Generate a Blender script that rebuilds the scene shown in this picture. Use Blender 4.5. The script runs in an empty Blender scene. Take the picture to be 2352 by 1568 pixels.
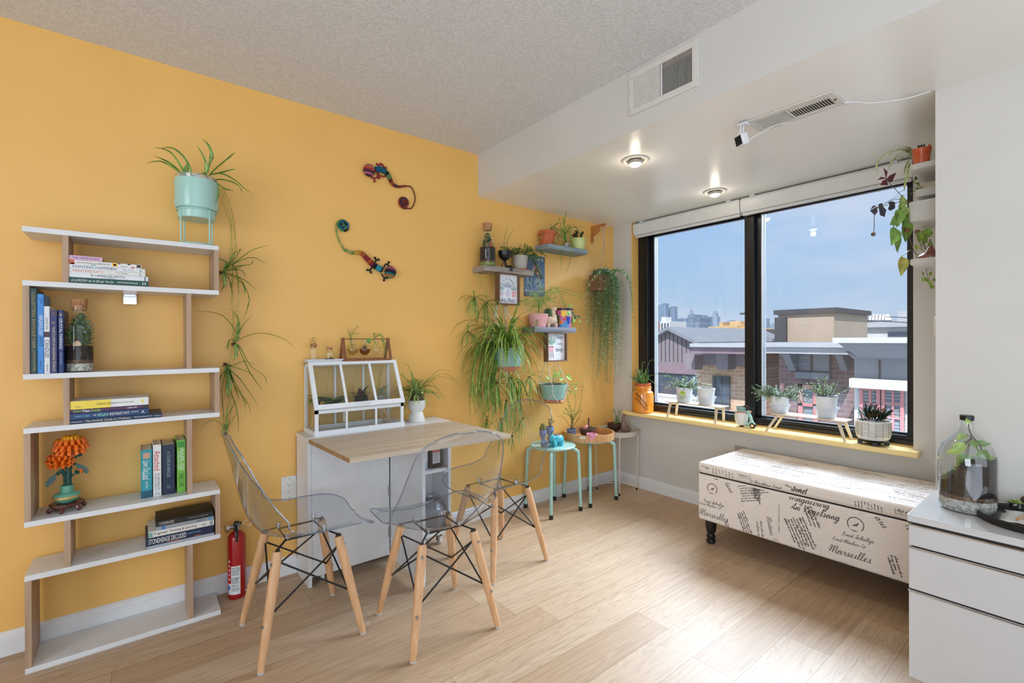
import bpy,math,random
from mathutils import Vector,Matrix
V = Vector
S = bpy.context.scene
COL = S.collection
random.seed(7)

# ---------------------------------------------------------------- camera
F_PX = 1085.1165
YAW,PITCH,ROLL = 0.6674,-0.0032,-0.0039
CX,CY = 1176 - 4.971,784.26
CAM = V((0.0,-2.558,1.17))
_s,_c = math.sin(YAW),math.cos(YAW)
FW = V((_s*math.cos(PITCH),_c*math.cos(PITCH),math.sin(PITCH)))
_r = V((_c,-_s,0));_u = _r.cross(FW)
RT = math.cos(ROLL)*_r + math.sin(ROLL)*_u
UP = -math.sin(ROLL)*_r + math.cos(ROLL)*_u
cd = bpy.data.cameras.new('camera');co = bpy.data.objects.new('camera',cd);COL.objects.link(co)
co.matrix_world = Matrix(((RT.x,UP.x,-FW.x,CAM.x),(RT.y,UP.y,-FW.y,CAM.y),(RT.z,UP.z,-FW.z,CAM.z),(0,0,0,1)))
cd.sensor_width = 36;cd.lens = F_PX/2352*36
cd.shift_x = 4.971/2352;cd.shift_y = 0.0001
cd.clip_start = 0.02;cd.clip_end = 3000
S.camera = co

# ---------------------------------------------------------------- world, lights, exposure
def lin(c):
    c = c/255.0
    return c/12.92 if c <= 0.04045 else ((c + 0.055)/1.055)**2.4
def rgb(*c):
    if len(c) == 1 and isinstance(c[0],(tuple,list)): c = c[0]
    return (lin(c[0]),lin(c[1]),lin(c[2]),1)
W = bpy.data.worlds.new('sky');S.world = W;W.use_nodes = True
nt = W.node_tree;nt.nodes.clear()
def N(t,kind,**kw):
    n = t.nodes.new(kind)
    for k,v in kw.items():
        if k.startswith('i_'):
            n.inputs[k[2:]].default_value = v
        else: setattr(n,k,v)
    return n
out = N(nt,'ShaderNodeOutputWorld');bg = N(nt,'ShaderNodeBackground')
tc = N(nt,'ShaderNodeTexCoord');sep = N(nt,'ShaderNodeSeparateXYZ')
nt.links.new(tc.outputs['Generated'],sep.inputs[0])
ramp = N(nt,'ShaderNodeValToRGB');e = ramp.color_ramp.elements
e[0].position = 0.0;e[0].color = rgb(188,203,216);e[1].position = 0.5;e[1].color = rgb(140,178,220)
for p_,c_ in ((0.06,(172,196,219)),(0.16,(164,194,224)),(0.28,(158,190,224))):
    k = ramp.color_ramp.elements.new(p_);k.color = rgb(*c_)
nt.links.new(sep.outputs['Z'],ramp.inputs[0])
mp = N(nt,'ShaderNodeMapping');mp.inputs['Scale'].default_value = (1.5,2.2,7.0);mp.inputs['Rotation'].default_value = (0.25,0.1,0.3)
nt.links.new(tc.outputs['Generated'],mp.inputs[0])
nz = N(nt,'ShaderNodeTexNoise');nz.inputs['Scale'].default_value = 1.3;nz.inputs['Detail'].default_value = 4;nz.inputs['Roughness'].default_value = 0.55
nt.links.new(mp.outputs[0],nz.inputs[0])
cr = N(nt,'ShaderNodeValToRGB');cr.color_ramp.elements[0].position = 0.40;cr.color_ramp.elements[1].position = 0.62
cr.color_ramp.elements[0].color = (0,0,0,1);cr.color_ramp.elements[1].color = (0.75,0.75,0.75,1)
nt.links.new(nz.outputs[0],cr.inputs[0])
mx = N(nt,'ShaderNodeMix',data_type='RGBA');mx.inputs['B'].default_value = rgb(206,212,224)
nt.links.new(cr.outputs[0],mx.inputs['Factor']);nt.links.new(ramp.outputs[0],mx.inputs['A'])
nt.links.new(mx.outputs['Result'],bg.inputs[0]);nt.links.new(bg.outputs[0],out.inputs[0])
bg.inputs[1].default_value = 0.98

def light(name,kind,loc,energy,color=(1,1,1),size=1.0,size_y=None,target=None,**kw):
    d = bpy.data.lights.new(name,kind);d.energy = energy;d.color = color
    if kind == 'AREA':
        d.size = size
        if size_y: d.shape = 'RECTANGLE';d.size_y = size_y
    for k,v in kw.items(): setattr(d,k,v)
    o = bpy.data.objects.new(name,d);COL.objects.link(o);o.location = loc
    if target is not None:
        o.rotation_euler = (V(target) - V(loc)).to_track_quat('-Z','Y').to_euler()
    return o
light('sun','SUN',(0,0,30),4.0,(1,0.95,0.87),target=(0.60,0.30,30 - 0.74),angle=0.01)
light('sky_daylight_through_window','AREA',(7.2,-1.1,4.6),1900,(0.76,0.88,1),6.0,3.2,target=(2.9,-1.0,1.0))
light('rear_fill_light','AREA',(0.2,-5.3,1.5),34,(0.76,0.88,1),3.6,2.0,target=(0.4,0,0.8))  # unseen fill lamp added behind the camera; the wall there has no window
light('overhead_fill_light','AREA',(-0.6,-3.6,2.3),8,(0.82,0.91,1),2.2,1.6,target=(1.4,-1.6,0.3))  # added overhead fill panel, not a fitting of the room
light('front_fill_light','AREA',(-4.1,-3.0,1.25),120,(0.78,0.89,1),3.2,2.0,target=(2.4,-1.0,1.0))  # extra fill lamp set before the closed front wall
light('upward_fill_light','AREA',(-0.2,-3.7,0.25),44,(0.70,0.84,1),3.2,2.4,target=(0.6,-2.7,2.4),spread=2.6)  # added lamp aimed up at the ceiling, standing in for floor bounce
vs = S.view_settings
vs.view_transform = 'Standard';vs.look = 'None';vs.exposure = 0.3;vs.gamma = 1.0
vs.use_curve_mapping = False
S.cycles.use_denoising = True
S.cycles.max_bounces = 9;S.cycles.diffuse_bounces = 4;S.cycles.glossy_bounces = 4
S.cycles.transparent_max_bounces = 40;S.cycles.transmission_bounces = 8
S.cycles.caustics_reflective = False;S.cycles.caustics_refractive = False
S.cycles.sample_clamp_indirect = 6.0

# ---------------------------------------------------------------- measuring: pixel of the photograph -> point on a plane of the room
def ray(px,py): return FW + RT*((px - CX)/F_PX) - UP*((py - CY)/F_PX)
def _on(px,py,ax,v):
    d = ray(px,py);return CAM + d*((v - CAM[ax])/d[ax])
def AX(px,py,v): return _on(px,py,0,v)
def AY(px,py,v): return _on(px,py,1,v)
def AZ(px,py,v): return _on(px,py,2,v)

# ---------------------------------------------------------------- materials
def mat(name,c,rough=0.5,metal=0.0,c2=None,scale=30,amt=0.5,bump=0.0,bscale=None,stretch=None,coat=0.0,emit=None,estr=0,spec=None,detail=3,trans=0.0,lo=0.35,hi=0.65):
    m = bpy.data.materials.new(name);m.use_nodes = True;t = m.node_tree
    b = t.nodes['Principled BSDF']
    b.inputs['Roughness'].default_value = rough;b.inputs['Metallic'].default_value = metal
    b.inputs['Base Color'].default_value = rgb(c)
    if coat: b.inputs['Coat Weight'].default_value = coat;b.inputs['Coat Roughness'].default_value = 0.08
    if spec is not None: b.inputs['Specular IOR Level'].default_value = spec
    if trans: b.inputs['Transmission Weight'].default_value = trans
    if emit: b.inputs['Emission Color'].default_value = rgb(emit);b.inputs['Emission Strength'].default_value = estr
    if c2 is None: c2 = tuple(max(0,min(255,x*0.975)) for x in c)
    g = N(t,'ShaderNodeTexCoord');mpn = N(t,'ShaderNodeMapping')
    if stretch: mpn.inputs['Scale'].default_value = stretch
    t.links.new(g.outputs['Object'],mpn.inputs[0])
    n = N(t,'ShaderNodeTexNoise');n.inputs['Scale'].default_value = scale;n.inputs['Detail'].default_value = detail
    t.links.new(mpn.outputs[0],n.inputs[0])
    r = N(t,'ShaderNodeValToRGB');r.color_ramp.elements[0].color = rgb(c);r.color_ramp.elements[1].color = rgb(c2)
    r.color_ramp.elements[0].position = lo;r.color_ramp.elements[1].position = hi
    t.links.new(n.outputs[0],r.inputs[0]);t.links.new(r.outputs[0],b.inputs['Base Color'])
    if bump:
        nb = n
        if bscale:
            nb = N(t,'ShaderNodeTexNoise');nb.inputs['Scale'].default_value = bscale;nb.inputs['Detail'].default_value = 2
            t.links.new(mpn.outputs[0],nb.inputs[0])
        bm = N(t,'ShaderNodeBump');bm.inputs['Strength'].default_value = bump;bm.inputs['Distance'].default_value = 0.01
        t.links.new(nb.outputs[0],bm.inputs['Height']);t.links.new(bm.outputs[0],b.inputs['Normal'])
    return m
def glass(name,tint=(255,255,255),f=1.0,rough=0.02,base=0.03,haze=0.0,hazec=(255,255,255),ior=1.45):
    m = bpy.data.materials.new(name);m.use_nodes = True;t = m.node_tree;t.nodes.clear()
    o = N(t,'ShaderNodeOutputMaterial');tr = N(t,'ShaderNodeBsdfTransparent');gl = N(t,'ShaderNodeBsdfGlossy')
    tr.inputs[0].default_value = rgb(tint);gl.inputs['Roughness'].default_value = rough
    lw = N(t,'ShaderNodeLayerWeight');lw.inputs[0].default_value = 0.5
    pw = N(t,'ShaderNodeMath',operation='POWER');pw.inputs[1].default_value = 4.0;t.links.new(lw.outputs['Facing'],pw.inputs[0])
    ma = N(t,'ShaderNodeMath',operation='MULTIPLY_ADD');ma.use_clamp = True;ma.inputs[1].default_value = 0.6*f;ma.inputs[2].default_value = base
    t.links.new(pw.outputs[0],ma.inputs[0])
    mxs = N(t,'ShaderNodeMixShader');t.links.new(ma.outputs[0],mxs.inputs[0])
    t.links.new(tr.outputs[0],mxs.inputs[1]);t.links.new(gl.outputs[0],mxs.inputs[2]);last = mxs
    if haze:
        df = N(t,'ShaderNodeBsdfDiffuse');df.inputs[0].default_value = rgb(hazec)
        m2 = N(t,'ShaderNodeMixShader')
        m2.inputs[0].default_value = haze
        if haze < 0.1:
            g = N(t,'ShaderNodeTexCoord');nn = N(t,'ShaderNodeTexNoise');nn.inputs['Scale'].default_value = 60
            nn.inputs['Detail'].default_value = 4
            t.links.new(g.outputs['Object'],nn.inputs[0])
            mm = N(t,'ShaderNodeMath',operation='MULTIPLY');mm.inputs[1].default_value = haze*2
            t.links.new(nn.outputs[0],mm.inputs[0]);t.links.new(mm.outputs[0],m2.inputs[0])
        t.links.new(mxs.outputs[0],m2.inputs[1]);t.links.new(df.outputs[0],m2.inputs[2]);last = m2
    t.links.new(last.outputs[0],o.inputs[0])
    return m
def wood(name,c1,c2,axis='x',rough=0.5,fine=60,seed=0.0):
    m = bpy.data.materials.new(name);m.use_nodes = True;t = m.node_tree;b = t.nodes['Principled BSDF']
    b.inputs['Roughness'].default_value = rough
    g = N(t,'ShaderNodeTexCoord');mpn = N(t,'ShaderNodeMapping')
    mpn.inputs['Scale'].default_value = {'x': (0.05,1,1),'y': (1,0.05,1),'z': (1,1,0.05)}[axis]
    mpn.inputs['Location'].default_value = (seed,seed,seed)
    t.links.new(g.outputs['Object'],mpn.inputs[0])
    n = N(t,'ShaderNodeTexNoise');n.inputs['Scale'].default_value = fine;n.inputs['Detail'].default_value = 5;n.inputs['Distortion'].default_value = 0.4
    t.links.new(mpn.outputs[0],n.inputs[0])
    r = N(t,'ShaderNodeValToRGB');r.color_ramp.elements[0].color = rgb(c1);r.color_ramp.elements[1].color = rgb(c2)
    r.color_ramp.elements[0].position = 0.3;r.color_ramp.elements[1].position = 0.7
    t.links.new(n.outputs[0],r.inputs[0]);t.links.new(r.outputs[0],b.inputs['Base Color'])
    bm = N(t,'ShaderNodeBump');bm.inputs['Strength'].default_value = 0.12;bm.inputs['Distance'].default_value = 0.004
    t.links.new(n.outputs[0],bm.inputs['Height']);t.links.new(bm.outputs[0],b.inputs['Normal'])
    return m
def tilemat(name,c1,c2,cm,sx,sz,plane='yz',rough=0.8,off=0.5,mortar=0.012):
    m = bpy.data.materials.new(name);m.use_nodes = True;t = m.node_tree;b = t.nodes['Principled BSDF'];b.inputs['Roughness'].default_value = rough
    g = N(t,'ShaderNodeTexCoord');sp = N(t,'ShaderNodeSeparateXYZ');cb = N(t,'ShaderNodeCombineXYZ')
    t.links.new(g.outputs['Object'],sp.inputs[0])
    a,c = {'yz': ('Y','Z'),'xz': ('X','Z'),'xy': ('X','Y')}[plane]
    t.links.new(sp.outputs[a],cb.inputs[0]);t.links.new(sp.outputs[c],cb.inputs[1])
    k = N(t,'ShaderNodeTexBrick');k.offset = off
    k.inputs['Color1'].default_value = rgb(c1);k.inputs['Color2'].default_value = rgb(c2);k.inputs['Mortar'].default_value = rgb(cm)
    k.inputs['Scale'].default_value = 1;k.inputs['Brick Width'].default_value = sx;k.inputs['Row Height'].default_value = sz;k.inputs['Mortar Size'].default_value = mortar
    t.links.new(cb.outputs[0],k.inputs[0]);t.links.new(k.outputs['Color'],b.inputs['Base Color'])
    return m

M = {}
M['orange'] = mat('orange_paint',(238,187,104),0.42,c2=(235,183,100),scale=3,bump=0.10,bscale=420)
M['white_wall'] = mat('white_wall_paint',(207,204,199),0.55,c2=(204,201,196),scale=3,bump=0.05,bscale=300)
M['soffit'] = mat('satin_white_paint',(242,240,236),0.3,c2=(239,237,233),scale=3,bump=0.03,bscale=120)  # satin; colour lightened so the underside seems lit by bounce
M['trim'] = mat('white_trim_paint',(226,226,226),0.35,c2=(222,222,224),scale=20)
def popcorn():
    m = mat('popcorn_ceiling',(232,233,236),0.95,c2=(212,213,216),scale=95,detail=3,lo=0.3,hi=0.7)
    t = m.node_tree;b = t.nodes['Principled BSDF']
    g = N(t,'ShaderNodeTexCoord');v = N(t,'ShaderNodeTexNoise');v.inputs['Scale'].default_value = 120;v.inputs['Detail'].default_value = 4;v.inputs['Roughness'].default_value = 0.7
    t.links.new(g.outputs['Object'],v.inputs[0])
    bm = N(t,'ShaderNodeBump');bm.inputs['Strength'].default_value = 0.55;bm.inputs['Distance'].default_value = 0.012
    t.links.new(v.outputs[0],bm.inputs['Height']);t.links.new(bm.outputs[0],b.inputs['Normal'])
    return m
M['popcorn'] = popcorn()
def floor_mat():
    m = bpy.data.materials.new('oak_planks');m.use_nodes = True;t = m.node_tree;b = t.nodes['Principled BSDF']
    L = t.links.new
    def MA(op,a=None,b_=None,c=None):
        n = N(t,'ShaderNodeMath',operation=op)
        for i,x in enumerate((a,b_,c)):
            if x is None: continue
            if isinstance(x,(int,float)): n.inputs[i].default_value = x
            else: L(x,n.inputs[i])
        return n.outputs[0]
    g = N(t,'ShaderNodeTexCoord');sp = N(t,'ShaderNodeSeparateXYZ');L(g.outputs['Object'],sp.inputs[0])
    x,y = sp.outputs['X'],sp.outputs['Y']
    rw = MA('DIVIDE',MA('ADD',y,10.0),0.155)   # plank edges fall on y = -1.61 - k*0.155
    rw = MA('ADD',rw,-0.129)
    row = MA('FLOOR',rw);fr = MA('FRACT',rw)
    w1 = N(t,'ShaderNodeTexWhiteNoise',noise_dimensions='1D');L(row,w1.inputs['W'])
    xs = MA('ADD',MA('DIVIDE',x,1.45),MA('MULTIPLY',w1.outputs['Value'],7.0))
    col = MA('FLOOR',xs);fx = MA('FRACT',xs)
    pid = MA('ADD',MA('MULTIPLY',row,13.7),MA('MULTIPLY',col,3.31))
    w2 = N(t,'ShaderNodeTexWhiteNoise',noise_dimensions='1D');L(pid,w2.inputs['W'])
    cb = N(t,'ShaderNodeCombineXYZ')
    L(MA('ADD',MA('MULTIPLY',x,1.0),MA('MULTIPLY',w2.outputs['Value'],50)),cb.inputs[0]);L(MA('MULTIPLY',y,9.0),cb.inputs[1]);L(pid,cb.inputs[2])
    n1 = N(t,'ShaderNodeTexNoise');n1.inputs['Scale'].default_value = 1.3;n1.inputs['Detail'].default_value = 3;n1.inputs['Distortion'].default_value = 0.5;L(cb.outputs[0],n1.inputs[0])
    # cathedral figure: contour bands of a smooth noise
    bands = MA('FRACT',MA('MULTIPLY',n1.outputs[0],16.0))
    bd = MA('SUBTRACT',1.0,MA('MULTIPLY',MA('ABSOLUTE',MA('SUBTRACT',bands,0.5)),2.0))
    bd = MA('POWER',bd,2.5)
    cb2 = N(t,'ShaderNodeCombineXYZ')
    L(MA('MULTIPLY',x,2.4),cb2.inputs[0]);L(MA('MULTIPLY',y,110.0),cb2.inputs[1]);L(pid,cb2.inputs[2])
    n2 = N(t,'ShaderNodeTexNoise');n2.inputs['Scale'].default_value = 1.0;n2.inputs['Detail'].default_value = 4;n2.inputs['Distortion'].default_value = 0.6;L(cb2.outputs[0],n2.inputs[0])
    r1 = N(t,'ShaderNodeValToRGB');el = r1.color_ramp.elements
    el[0].position = 0.0;el[0].color = rgb(176,145,113);el[1].position = 1.0;el[1].color = rgb(205,182,155)
    q = r1.color_ramp.elements.new(0.5);q.color = rgb(193,166,137)
    L(MA('ADD',MA('MULTIPLY',w2.outputs['Value'],0.55),MA('MULTIPLY',MA('SUBTRACT',n1.outputs[0],0.3),0.45)),r1.inputs[0])
    m1 = N(t,'ShaderNodeMix',data_type='RGBA');m1.inputs['B'].default_value = rgb(160,128,97)
    L(r1.outputs[0],m1.inputs['A']);L(MA('MULTIPLY',bd,0.42),m1.inputs['Factor'])
    m2 = N(t,'ShaderNodeMix',data_type='RGBA',blend_type='MULTIPLY');L(m1.outputs['Result'],m2.inputs['A'])
    r2 = N(t,'ShaderNodeValToRGB');r2.color_ramp.elements[0].color = (0.62,0.57,0.52,1);r2.color_ramp.elements[1].color = (1,1,1,1)
    r2.color_ramp.elements[0].position = 0.34;r2.color_ramp.elements[1].position = 0.56
    L(n2.outputs[0],r2.inputs[0]);L(r2.outputs[0],m2.inputs['B']);m2.inputs['Factor'].default_value = 0.4
    seam = MA('MAXIMUM',MA('LESS_THAN',fr,0.011),MA('LESS_THAN',fx,0.0012))
    m3 = N(t,'ShaderNodeMix',data_type='RGBA');m3.inputs['B'].default_value = rgb(112,84,60)
    L(m2.outputs['Result'],m3.inputs['A']);L(MA('MULTIPLY',seam,0.75),m3.inputs['Factor'])
    # knots
    kv = N(t,'ShaderNodeTexVoronoi');kv.inputs['Scale'].default_value = 1.0
    cb3 = N(t,'ShaderNodeCombineXYZ');L(MA('MULTIPLY',x,1.7),cb3.inputs[0]);L(MA('MULTIPLY',y,3.2),cb3.inputs[1]);L(cb3.outputs[0],kv.inputs[0])
    kn = MA('LESS_THAN',kv.outputs['Distance'],0.014)
    m4 = N(t,'ShaderNodeMix',data_type='RGBA');m4.inputs['B'].default_value = rgb(62,42,30);L(m3.outputs['Result'],m4.inputs['A']);L(kn,m4.inputs['Factor'])
    L(m4.outputs['Result'],b.inputs['Base Color'])
    b.inputs['Roughness'].default_value = 0.42
    bm = N(t,'ShaderNodeBump');bm.inputs['Strength'].default_value = 0.15;bm.inputs['Distance'].default_value = 0.002
    L(n2.outputs[0],bm.inputs['Height']);L(bm.outputs[0],b.inputs['Normal'])
    return m
M['floor'] = floor_mat()

# ---------------------------------------------------------------- mesh builder
class MB:
    def __init__(s): s.v = [];s.f = [];s.m = []
    def add(s,vs,fs,mi=0,mtx=None):
        o = len(s.v)
        s.v += [tuple(mtx @ V(p)) for p in vs] if mtx is not None else [tuple(p) for p in vs]
        for q in fs: s.f.append([o + i for i in q]);s.m.append(mi)
        return s
    def box(s,a,b,mi=0,mtx=None):
        x0,y0,z0 = [min(i,j) for i,j in zip(a,b)];x1,y1,z1 = [max(i,j) for i,j in zip(a,b)]
        return s.add([(x0,y0,z0),(x1,y0,z0),(x1,y1,z0),(x0,y1,z0),(x0,y0,z1),(x1,y0,z1),(x1,y1,z1),(x0,y1,z1)],
                     [(0,3,2,1),(4,5,6,7),(0,1,5,4),(1,2,6,5),(2,3,7,6),(3,0,4,7)],mi,mtx)
    def rings(s,rings,mi=0,closed=True,cap0=True,cap1=True):
        n = len(rings[0]);o = len(s.v)
        for r in rings: s.v += [tuple(p) for p in r]
        for i in range(len(rings) - 1):
            for j in range(n if closed else n - 1):
                k = (j + 1) % n
                s.f.append([o + i*n + j,o + i*n + k,o + (i + 1)*n + k,o + (i + 1)*n + j]);s.m.append(mi)
        if closed and cap0: s.f.append([o + j for j in range(n)][::-1]);s.m.append(mi)
        if closed and cap1: s.f.append([o + (len(rings) - 1)*n + j for j in range(n)]);s.m.append(mi)
        return s
    def tube(s,pts,r,n=8,mi=0,caps=True,flat=1.0):
        pts = [V(p) for p in pts];rs = r if isinstance(r,(list,tuple)) else [r]*len(pts)
        t0 = (pts[1] - pts[0]).normalized();a = V((0,0,1)) if abs(t0.z) < 0.9 else V((1,0,0))
        nrm = t0.cross(a).normalized();R = []
        for i,p in enumerate(pts):
            t = (pts[min(i + 1,len(pts) - 1)] - pts[max(i - 1,0)])
            t = t.normalized() if t.length > 1e-9 else t0
            nrm = (nrm - t*nrm.dot(t));nrm = nrm.normalized() if nrm.length > 1e-6 else t.orthogonal().normalized();bn = t.cross(nrm)
            R.append([p + (nrm*math.cos(2*math.pi*k/n) + bn*math.sin(2*math.pi*k/n)*flat)*rs[i] for k in range(n)])
        return s.rings(R,mi,True,caps,caps)
    def lathe(s,prof,c=(0,0,0),n=28,mi=0,mtx=None,sx=1,sy=1,caps=True):
        o = len(s.v);c = V(c);R = []
        for r,z in prof:
            ring = [V((c.x + sx*r*math.cos(2*math.pi*k/n),c.y + sy*r*math.sin(2*math.pi*k/n),c.z + z)) for k in range(n)]
            if mtx is not None: ring = [mtx @ p for p in ring]
            R.append(ring)
        return s.rings(R,mi,True,caps and prof[0][0] > 1e-5,caps and prof[-1][0] > 1e-5)
    def poly(s,pts,mi=0): return s.add(pts,[list(range(len(pts)))],mi)
    def prism(s,pts,d,mi=0):
        """outline (3D points) swept by vector d"""
        d = V(d);n = len(pts);pts = [V(p) for p in pts]
        return s.add(pts + [p + d for p in pts],[list(range(n))[::-1],[n + i for i in range(n)]] + [[i,(i + 1) % n,n + (i + 1) % n,n + i] for i in range(n)],mi)
    def ball(s,c,r,n=12,m=7,mi=0,mtx=None):
        r = (r,r,r) if isinstance(r,(int,float)) else r;c = V(c)
        prof = [(math.sin(math.pi*i/m),-math.cos(math.pi*i/m)) for i in range(m + 1)]
        R = [[V((r[0]*a*math.cos(2*math.pi*k/n),r[1]*a*math.sin(2*math.pi*k/n),r[2]*z)) for k in range(n)] for a,z in prof]
        R = [[(mtx @ p if mtx is not None else p) + c for p in ring] for ring in R]
        return s.rings(R,mi,True,False,False)
    def leaf(s,p,d,nrm,L,w,mi=0,curl=0.15,k=3,shape=(0.0,0.8,1.0,0.7,0.0)):
        p = V(p);d = V(d).normalized();nrm = V(nrm);sd = d.cross(nrm)
        sd = sd.normalized() if sd.length > 1e-5 else d.orthogonal().normalized();nn = sd.cross(d).normalized()
        o = len(s.v);m = len(shape) - 1
        for i,q in enumerate(shape):
            t = i/m;c = p + d*(L*t) - nn*(curl*L*t*t)
            ww = w*0.5*q
            s.v += [tuple(c - sd*ww + nn*ww*0.35),tuple(c),tuple(c + sd*ww + nn*ww*0.35)]
        for i in range(m):
            a = o + i*3
            s.f += [[a,a + 1,a + 4,a + 3],[a + 1,a + 2,a + 5,a + 4]];s.m += [mi,mi]
        return s
    def ribbon(s,pts,w,mi=0,mid=None,side=None):
        """strap leaf along pts, folded along its middle"""
        pts = [V(p) for p in pts];n = len(pts);o = len(s.v)
        for i,p in enumerate(pts):
            t = (pts[min(i + 1,n - 1)] - pts[max(i - 1,0)]).normalized()
            sd = V(side) if side else t.cross(V((0,0,1)))
            if sd.length < 0.15: sd = s._sd if i else V((1,0.2,0))
            sd = (sd - t*sd.dot(t));sd = sd.normalized() if sd.length > 1e-6 else t.orthogonal().normalized()
            if i and sd.dot(s._sd) < 0: sd = -sd
            s._sd = sd;up = sd.cross(t).normalized()
            if up.z < 0: up = -up
            u = i/(n - 1);ww = w*0.5*min(1,0.55 + 2.2*u)*(1 - max(0,(u - 0.55)/0.45)**1.8*0.93)
            s.v += [tuple(p - sd*ww + up*ww*0.4),tuple(p - sd*ww*0.3),tuple(p + sd*ww*0.3),tuple(p + sd*ww + up*ww*0.4)]
        mid = mi if mid is None else mid
        for i in range(n - 1):
            a = o + i*4
            for j,q in ((0,mi),(1,mid),(2,mi)):
                s.f.append([a + j,a + j + 1,a + j + 5,a + j + 4]);s.m.append(q)
        return s
WLOC = {}
def build(name,mb,mats,parent=None,bevel=0.0,smooth=True,label=None,solid=0.0,kind=None,angle=35,seg=2):
    me = bpy.data.meshes.new(name)
    off = WLOC.get(parent.name,V((0,0,0))) if parent else V((0,0,0))
    me.from_pydata([(a - off.x,b - off.y,c - off.z) for a,b,c in mb.v],[],mb.f)
    if not isinstance(mats,(list,tuple)): mats = [mats]
    for m in mats: me.materials.append(M[m] if isinstance(m,str) else m)
    if len(mats) > 1:
        for p,mi in zip(me.polygons,mb.m): p.material_index = min(mi,len(mats) - 1)
    me.validate()
    if smooth:
        me.shade_smooth();me.set_sharp_from_angle(angle=math.radians(angle))
    o = bpy.data.objects.new(name,me);COL.objects.link(o)
    if parent: o.parent = parent
    WLOC[o.name] = off
    if bevel:
        md = o.modifiers.new('b','BEVEL');md.width = bevel;md.segments = seg;md.limit_method = 'ANGLE';md.angle_limit = math.radians(50);md.harden_normals = False
    if solid:
        md = o.modifiers.new('s','SOLIDIFY');md.thickness = solid;md.offset = 0
    if label: o['label'] = label
    if kind: o['kind'] = kind
    return o
def thing(name,label,cat,loc=(0,0,0),group=None,rz=0):
    o = bpy.data.objects.new(name,None);o.empty_display_size = 0.05;COL.objects.link(o)
    o.location = loc;o.rotation_euler = (0,0,rz);WLOC[o.name] = V(loc) if rz == 0 else V((0,0,0))
    o['label'] = label;o['category'] = cat
    if group: o['group'] = group
    return o
def tag(o,label,cat,group=None):
    o['label'] = label;o['category'] = cat
    if group: o['group'] = group
    return o
def struct(name,mb,mats,parent=None,**k):
    o = build(name,mb,mats,parent,**k)
    if parent is None: o['kind'] = 'structure'
    return o
def copy_tree(o,parent=None):
    c = o.copy();COL.objects.link(c);c.parent = parent
    for ch in list(o.children): copy_tree(ch,c)
    return c
def text_mb(mb,s,c,ux,uy,w,h,mi=0,shear=0.0,lift=0.0006,bold=0.0,keep=False):
    """lettering as flat geometry fitted into w x h about the point c"""
    cu = bpy.data.curves.new('t','FONT');cu.body = s;cu.size = 1;cu.shear = shear;cu.offset = bold;cu.resolution_u = 2
    ob = bpy.data.objects.new('t',cu);COL.objects.link(ob)
    dg = bpy.context.evaluated_depsgraph_get();me = bpy.data.meshes.new_from_object(ob.evaluated_get(dg))
    bpy.data.objects.remove(ob);bpy.data.curves.remove(cu)
    if len(me.vertices):
        xs = [p.co.x for p in me.vertices];ys = [p.co.y for p in me.vertices]
        x0,x1,y0,y1 = min(xs),max(xs),min(ys),max(ys);kx = w/max(x1 - x0,1e-6);ky = h/max(y1 - y0,1e-6)
        if keep: kx = ky = min(kx,ky)
        ux = V(ux).normalized();uy = V(uy).normalized();nn = ux.cross(uy);c = V(c)
        mb.add([c + ux*((p.co.x - (x0 + x1)/2)*kx) + uy*((p.co.y - (y0 + y1)/2)*ky) + nn*lift for p in me.vertices],
               [list(p.vertices) for p in me.polygons],mi)
    bpy.data.meshes.remove(me)
    return mb
def scribble(mb,c,ux,uy,w,h,mi=0,amp=1.0,th=0.0012,lift=0.0006,rnd=random,words=3):
    """a line of joined-up handwriting drawn as a thin flat ribbon"""
    ux = V(ux).normalized();uy = V(uy).normalized();nn = ux.cross(uy);c = V(c);x = -w/2
    while x < w/2 - h*0.6:
        L = min(w/2 - x,h*rnd.uniform(2.2,5.5));n = max(5,int(L/h*4.5));pts = []
        for i in range(n):
            up = (i % 2)*(1.0 if rnd.random() > 0.18 else 2.1) - (0.9 if rnd.random() < 0.1 else 0)
            pts.append(V((x + L*i/n + (0.25*h if i % 2 else 0) + rnd.uniform(-.1,.1)*h,(up - 0.5)*h*0.5*amp)))
        P = [c + ux*p[0] + uy*p[1] + nn*lift for p in pts]
        for a,b in zip(P,P[1:]):
            d = (b - a);s_ = d.cross(nn);s_ = s_.normalized()*th/2 if s_.length > 1e-9 else s_
            mb.add([a - s_,a + s_,b + s_,b - s_],[(0,1,2,3)],mi)
        x += L + h*0.7
    return mb
def cat(pts,n=6):
    """smooth curve through points"""
    P = [V(p) for p in pts];P = [P[0]*2 - P[1]] + P + [P[-1]*2 - P[-2]];o = []
    for i in range(1,len(P) - 2):
        for k in range(n):
            t = k/n;a,b,c,d = P[i - 1],P[i],P[i + 1],P[i + 2]
            o.append(0.5*((2*b) + (c - a)*t + (2*a - 5*b + 4*c - d)*t*t + (3*b - a - 3*c + d)*t**3))
    return o + [P[-2]]
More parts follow.
